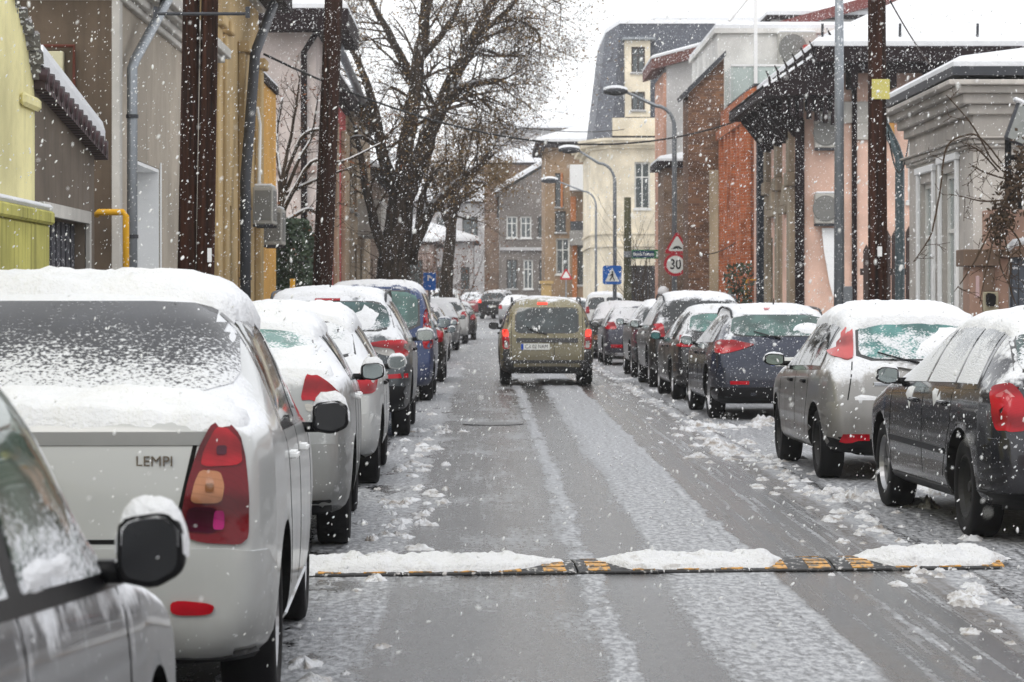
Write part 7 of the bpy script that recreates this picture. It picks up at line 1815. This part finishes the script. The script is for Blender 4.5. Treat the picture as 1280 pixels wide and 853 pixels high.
    # small dark bush with a snowy board by the brick house
    b7 = Vector((6.05, 65.6, .12)); root = empty('ivy_bush', b7, 0, 'small dark bush between the brick house and the ornate house', 'shrub')
    mb = MB()
    for k in range(700):
        z = rnd.uniform(.1, 2.3); a = rnd.uniform(0, 2*PI); rr = rnd.uniform(.1, .36)
        c = Vector((rr*math.cos(a), rr*math.sin(a), z)); d = Vector((rnd.gauss(0, 1), rnd.gauss(0, 1), rnd.gauss(0, 1))).normalized(); e = d.orthogonal().normalized(); s = rnd.uniform(.04, .09)
        mb.add([c-d*s, c+e*s*.5, c+d*s, c-e*s*.5], [(0, 1, 2, 3)])
    mb.build('foliage', M['leaf_green'], root, fix=False); br = MB(); br.tube([(0, 0, 0), (.02, 0, 1.0), (0, 0, 1.9)], [.05, .03, .015], 6); br.build('stem', M['bark'], root)
    # shoots before the mansard building
    b8 = Vector((XA(803, 94), 94, .1)); root = empty('bare_shrub', b8, 0, 'thin leafless shrub rising behind the green street name board', 'shrub'); br = MB(); tips = []
    for k in range(9): grow(br, rnd, Vector((rnd.gauss(0, .1), 0, 0)), Vector((rnd.gauss(0, .2), rnd.gauss(0, .1), 1)), rnd.uniform(3.2, 4.6), .035, 1, tips, .15, 5, .5)
    br.build('stems', M['twig'], root)
trees()

def ico(x, y, z, s, rng):
    """the nearer flakes, rounder clots"""
    bm = bmesh.new(); bmesh.ops.create_icosphere(bm, subdivisions=2, radius=1); V = np.array([v.co[:] for v in bm.verts]); Fa = np.array([[v.index for v in f.verts] for f in bm.faces]); bm.free()
    n, k = len(x), len(V)
    vs = V[None]*rng.uniform(.85, 1.1, (n, k, 1)); vs[:, :, 2] *= rng.uniform(1.1, 2.1, (n, 1)); vs[:, :, 0] *= rng.uniform(.6, 1.0, (n, 1))
    ang = rng.normal(.45, .4, n); c, si = np.cos(ang)[:, None], np.sin(ang)[:, None]
    vs = np.stack([vs[:, :, 0]*c+vs[:, :, 2]*si, vs[:, :, 1], -vs[:, :, 0]*si+vs[:, :, 2]*c], 2)*(s*np.clip(.35+y*.045, .5, .9))[:, None, None]+np.stack([x, y, z], 1)[:, None, :]
    fs = (Fa[None]+(np.arange(n)*k)[:, None, None]).reshape(-1, 3)
    flakes(vs, fs, n*k)
def flakes(vs, fs, nv):
    me = bpy.data.meshes.new('falling_snow'); me.vertices.add(nv); me.vertices.foreach_set('co', vs.reshape(-1))
    m = len(fs); me.loops.add(m*3); me.loops.foreach_set('vertex_index', fs.reshape(-1).astype(np.int32)); me.polygons.add(m)
    me.polygons.foreach_set('loop_start', np.arange(0, m*3, 3, dtype=np.int32)); me.polygons.foreach_set('loop_total', np.full(m, 3, dtype=np.int32))
    me.polygons.foreach_set('use_smooth', np.ones(m, dtype=bool))
    me.update(); me.validate(); me.materials.append(M['flake'])
    tag(link('falling_snow', me), kind='stuff')
def snowfall():
    """flakes hanging in the air over the whole near street; real clots of crystals, denser nowhere in particular"""
    rng = np.random.default_rng(4)
    n = 210000
    x = rng.uniform(-11, 12, n); y = np.where(rng.random(n) < .70, rng.uniform(2.2, 45, n), rng.uniform(45, 95, n)); z = rng.uniform(.05, 10.5, n)
    s = rng.uniform(.0025, .0058, n)*np.where(rng.random(n) < .10, 1.5, 1.0)
    s *= np.where(y < 6, .75, 1.0)
    near = y < 15
    ico(x[near], y[near], z[near], s[near], rng)
    x, y, z, s = x[~near], y[~near], z[~near], s[~near]; n = len(x)
    V = np.array([(1, 0, 0), (-1, 0, 0), (0, 1, 0), (0, -1, 0), (0, 0, 1), (0, 0, -1)], float)
    Fa = np.array([(0, 2, 4), (2, 1, 4), (1, 3, 4), (3, 0, 4), (2, 0, 5), (1, 2, 5), (3, 1, 5), (0, 3, 5)])
    vs = V[None]*(rng.uniform(.65, 1.15, (n, 6, 1)))
    vs[:, 4:, :] *= rng.uniform(1.3, 2.5, (n, 1, 1)); vs[:, :4, :] *= .85
    ang = rng.normal(.45, .30, n); c, si = np.cos(ang), np.sin(ang)
    vx = vs[:, :, 0]*c[:, None]+vs[:, :, 2]*si[:, None]; vz = -vs[:, :, 0]*si[:, None]+vs[:, :, 2]*c[:, None]
    vs = np.stack([vx, vs[:, :, 1], vz], 2)*s[:, None, None]+np.stack([x, y, z], 1)[:, None, :]
    fs = (Fa[None]+(np.arange(n)*6)[:, None, None]).reshape(-1, 3)
    flakes(vs, fs, n*6)
snowfall()

def haze():
    mb = MB(); mb.box(-440, 440, -420, 440, -1.5, 40)
    m = bpy.data.materials.new('snow_laden_air'); m.use_nodes = True; nt = m.node_tree; nt.nodes.clear()
    out = nt.nodes.new('ShaderNodeOutputMaterial'); v = nt.nodes.new('ShaderNodeVolumePrincipled')
    v.inputs['Color'].default_value = (.96, .97, .99, 1); v.inputs['Density'].default_value = .0005; v.inputs['Anisotropy'].default_value = .1
    nt.links.new(v.outputs[0], out.inputs['Volume'])
    tag(mb.build('haze', m), kind='stuff')
haze()
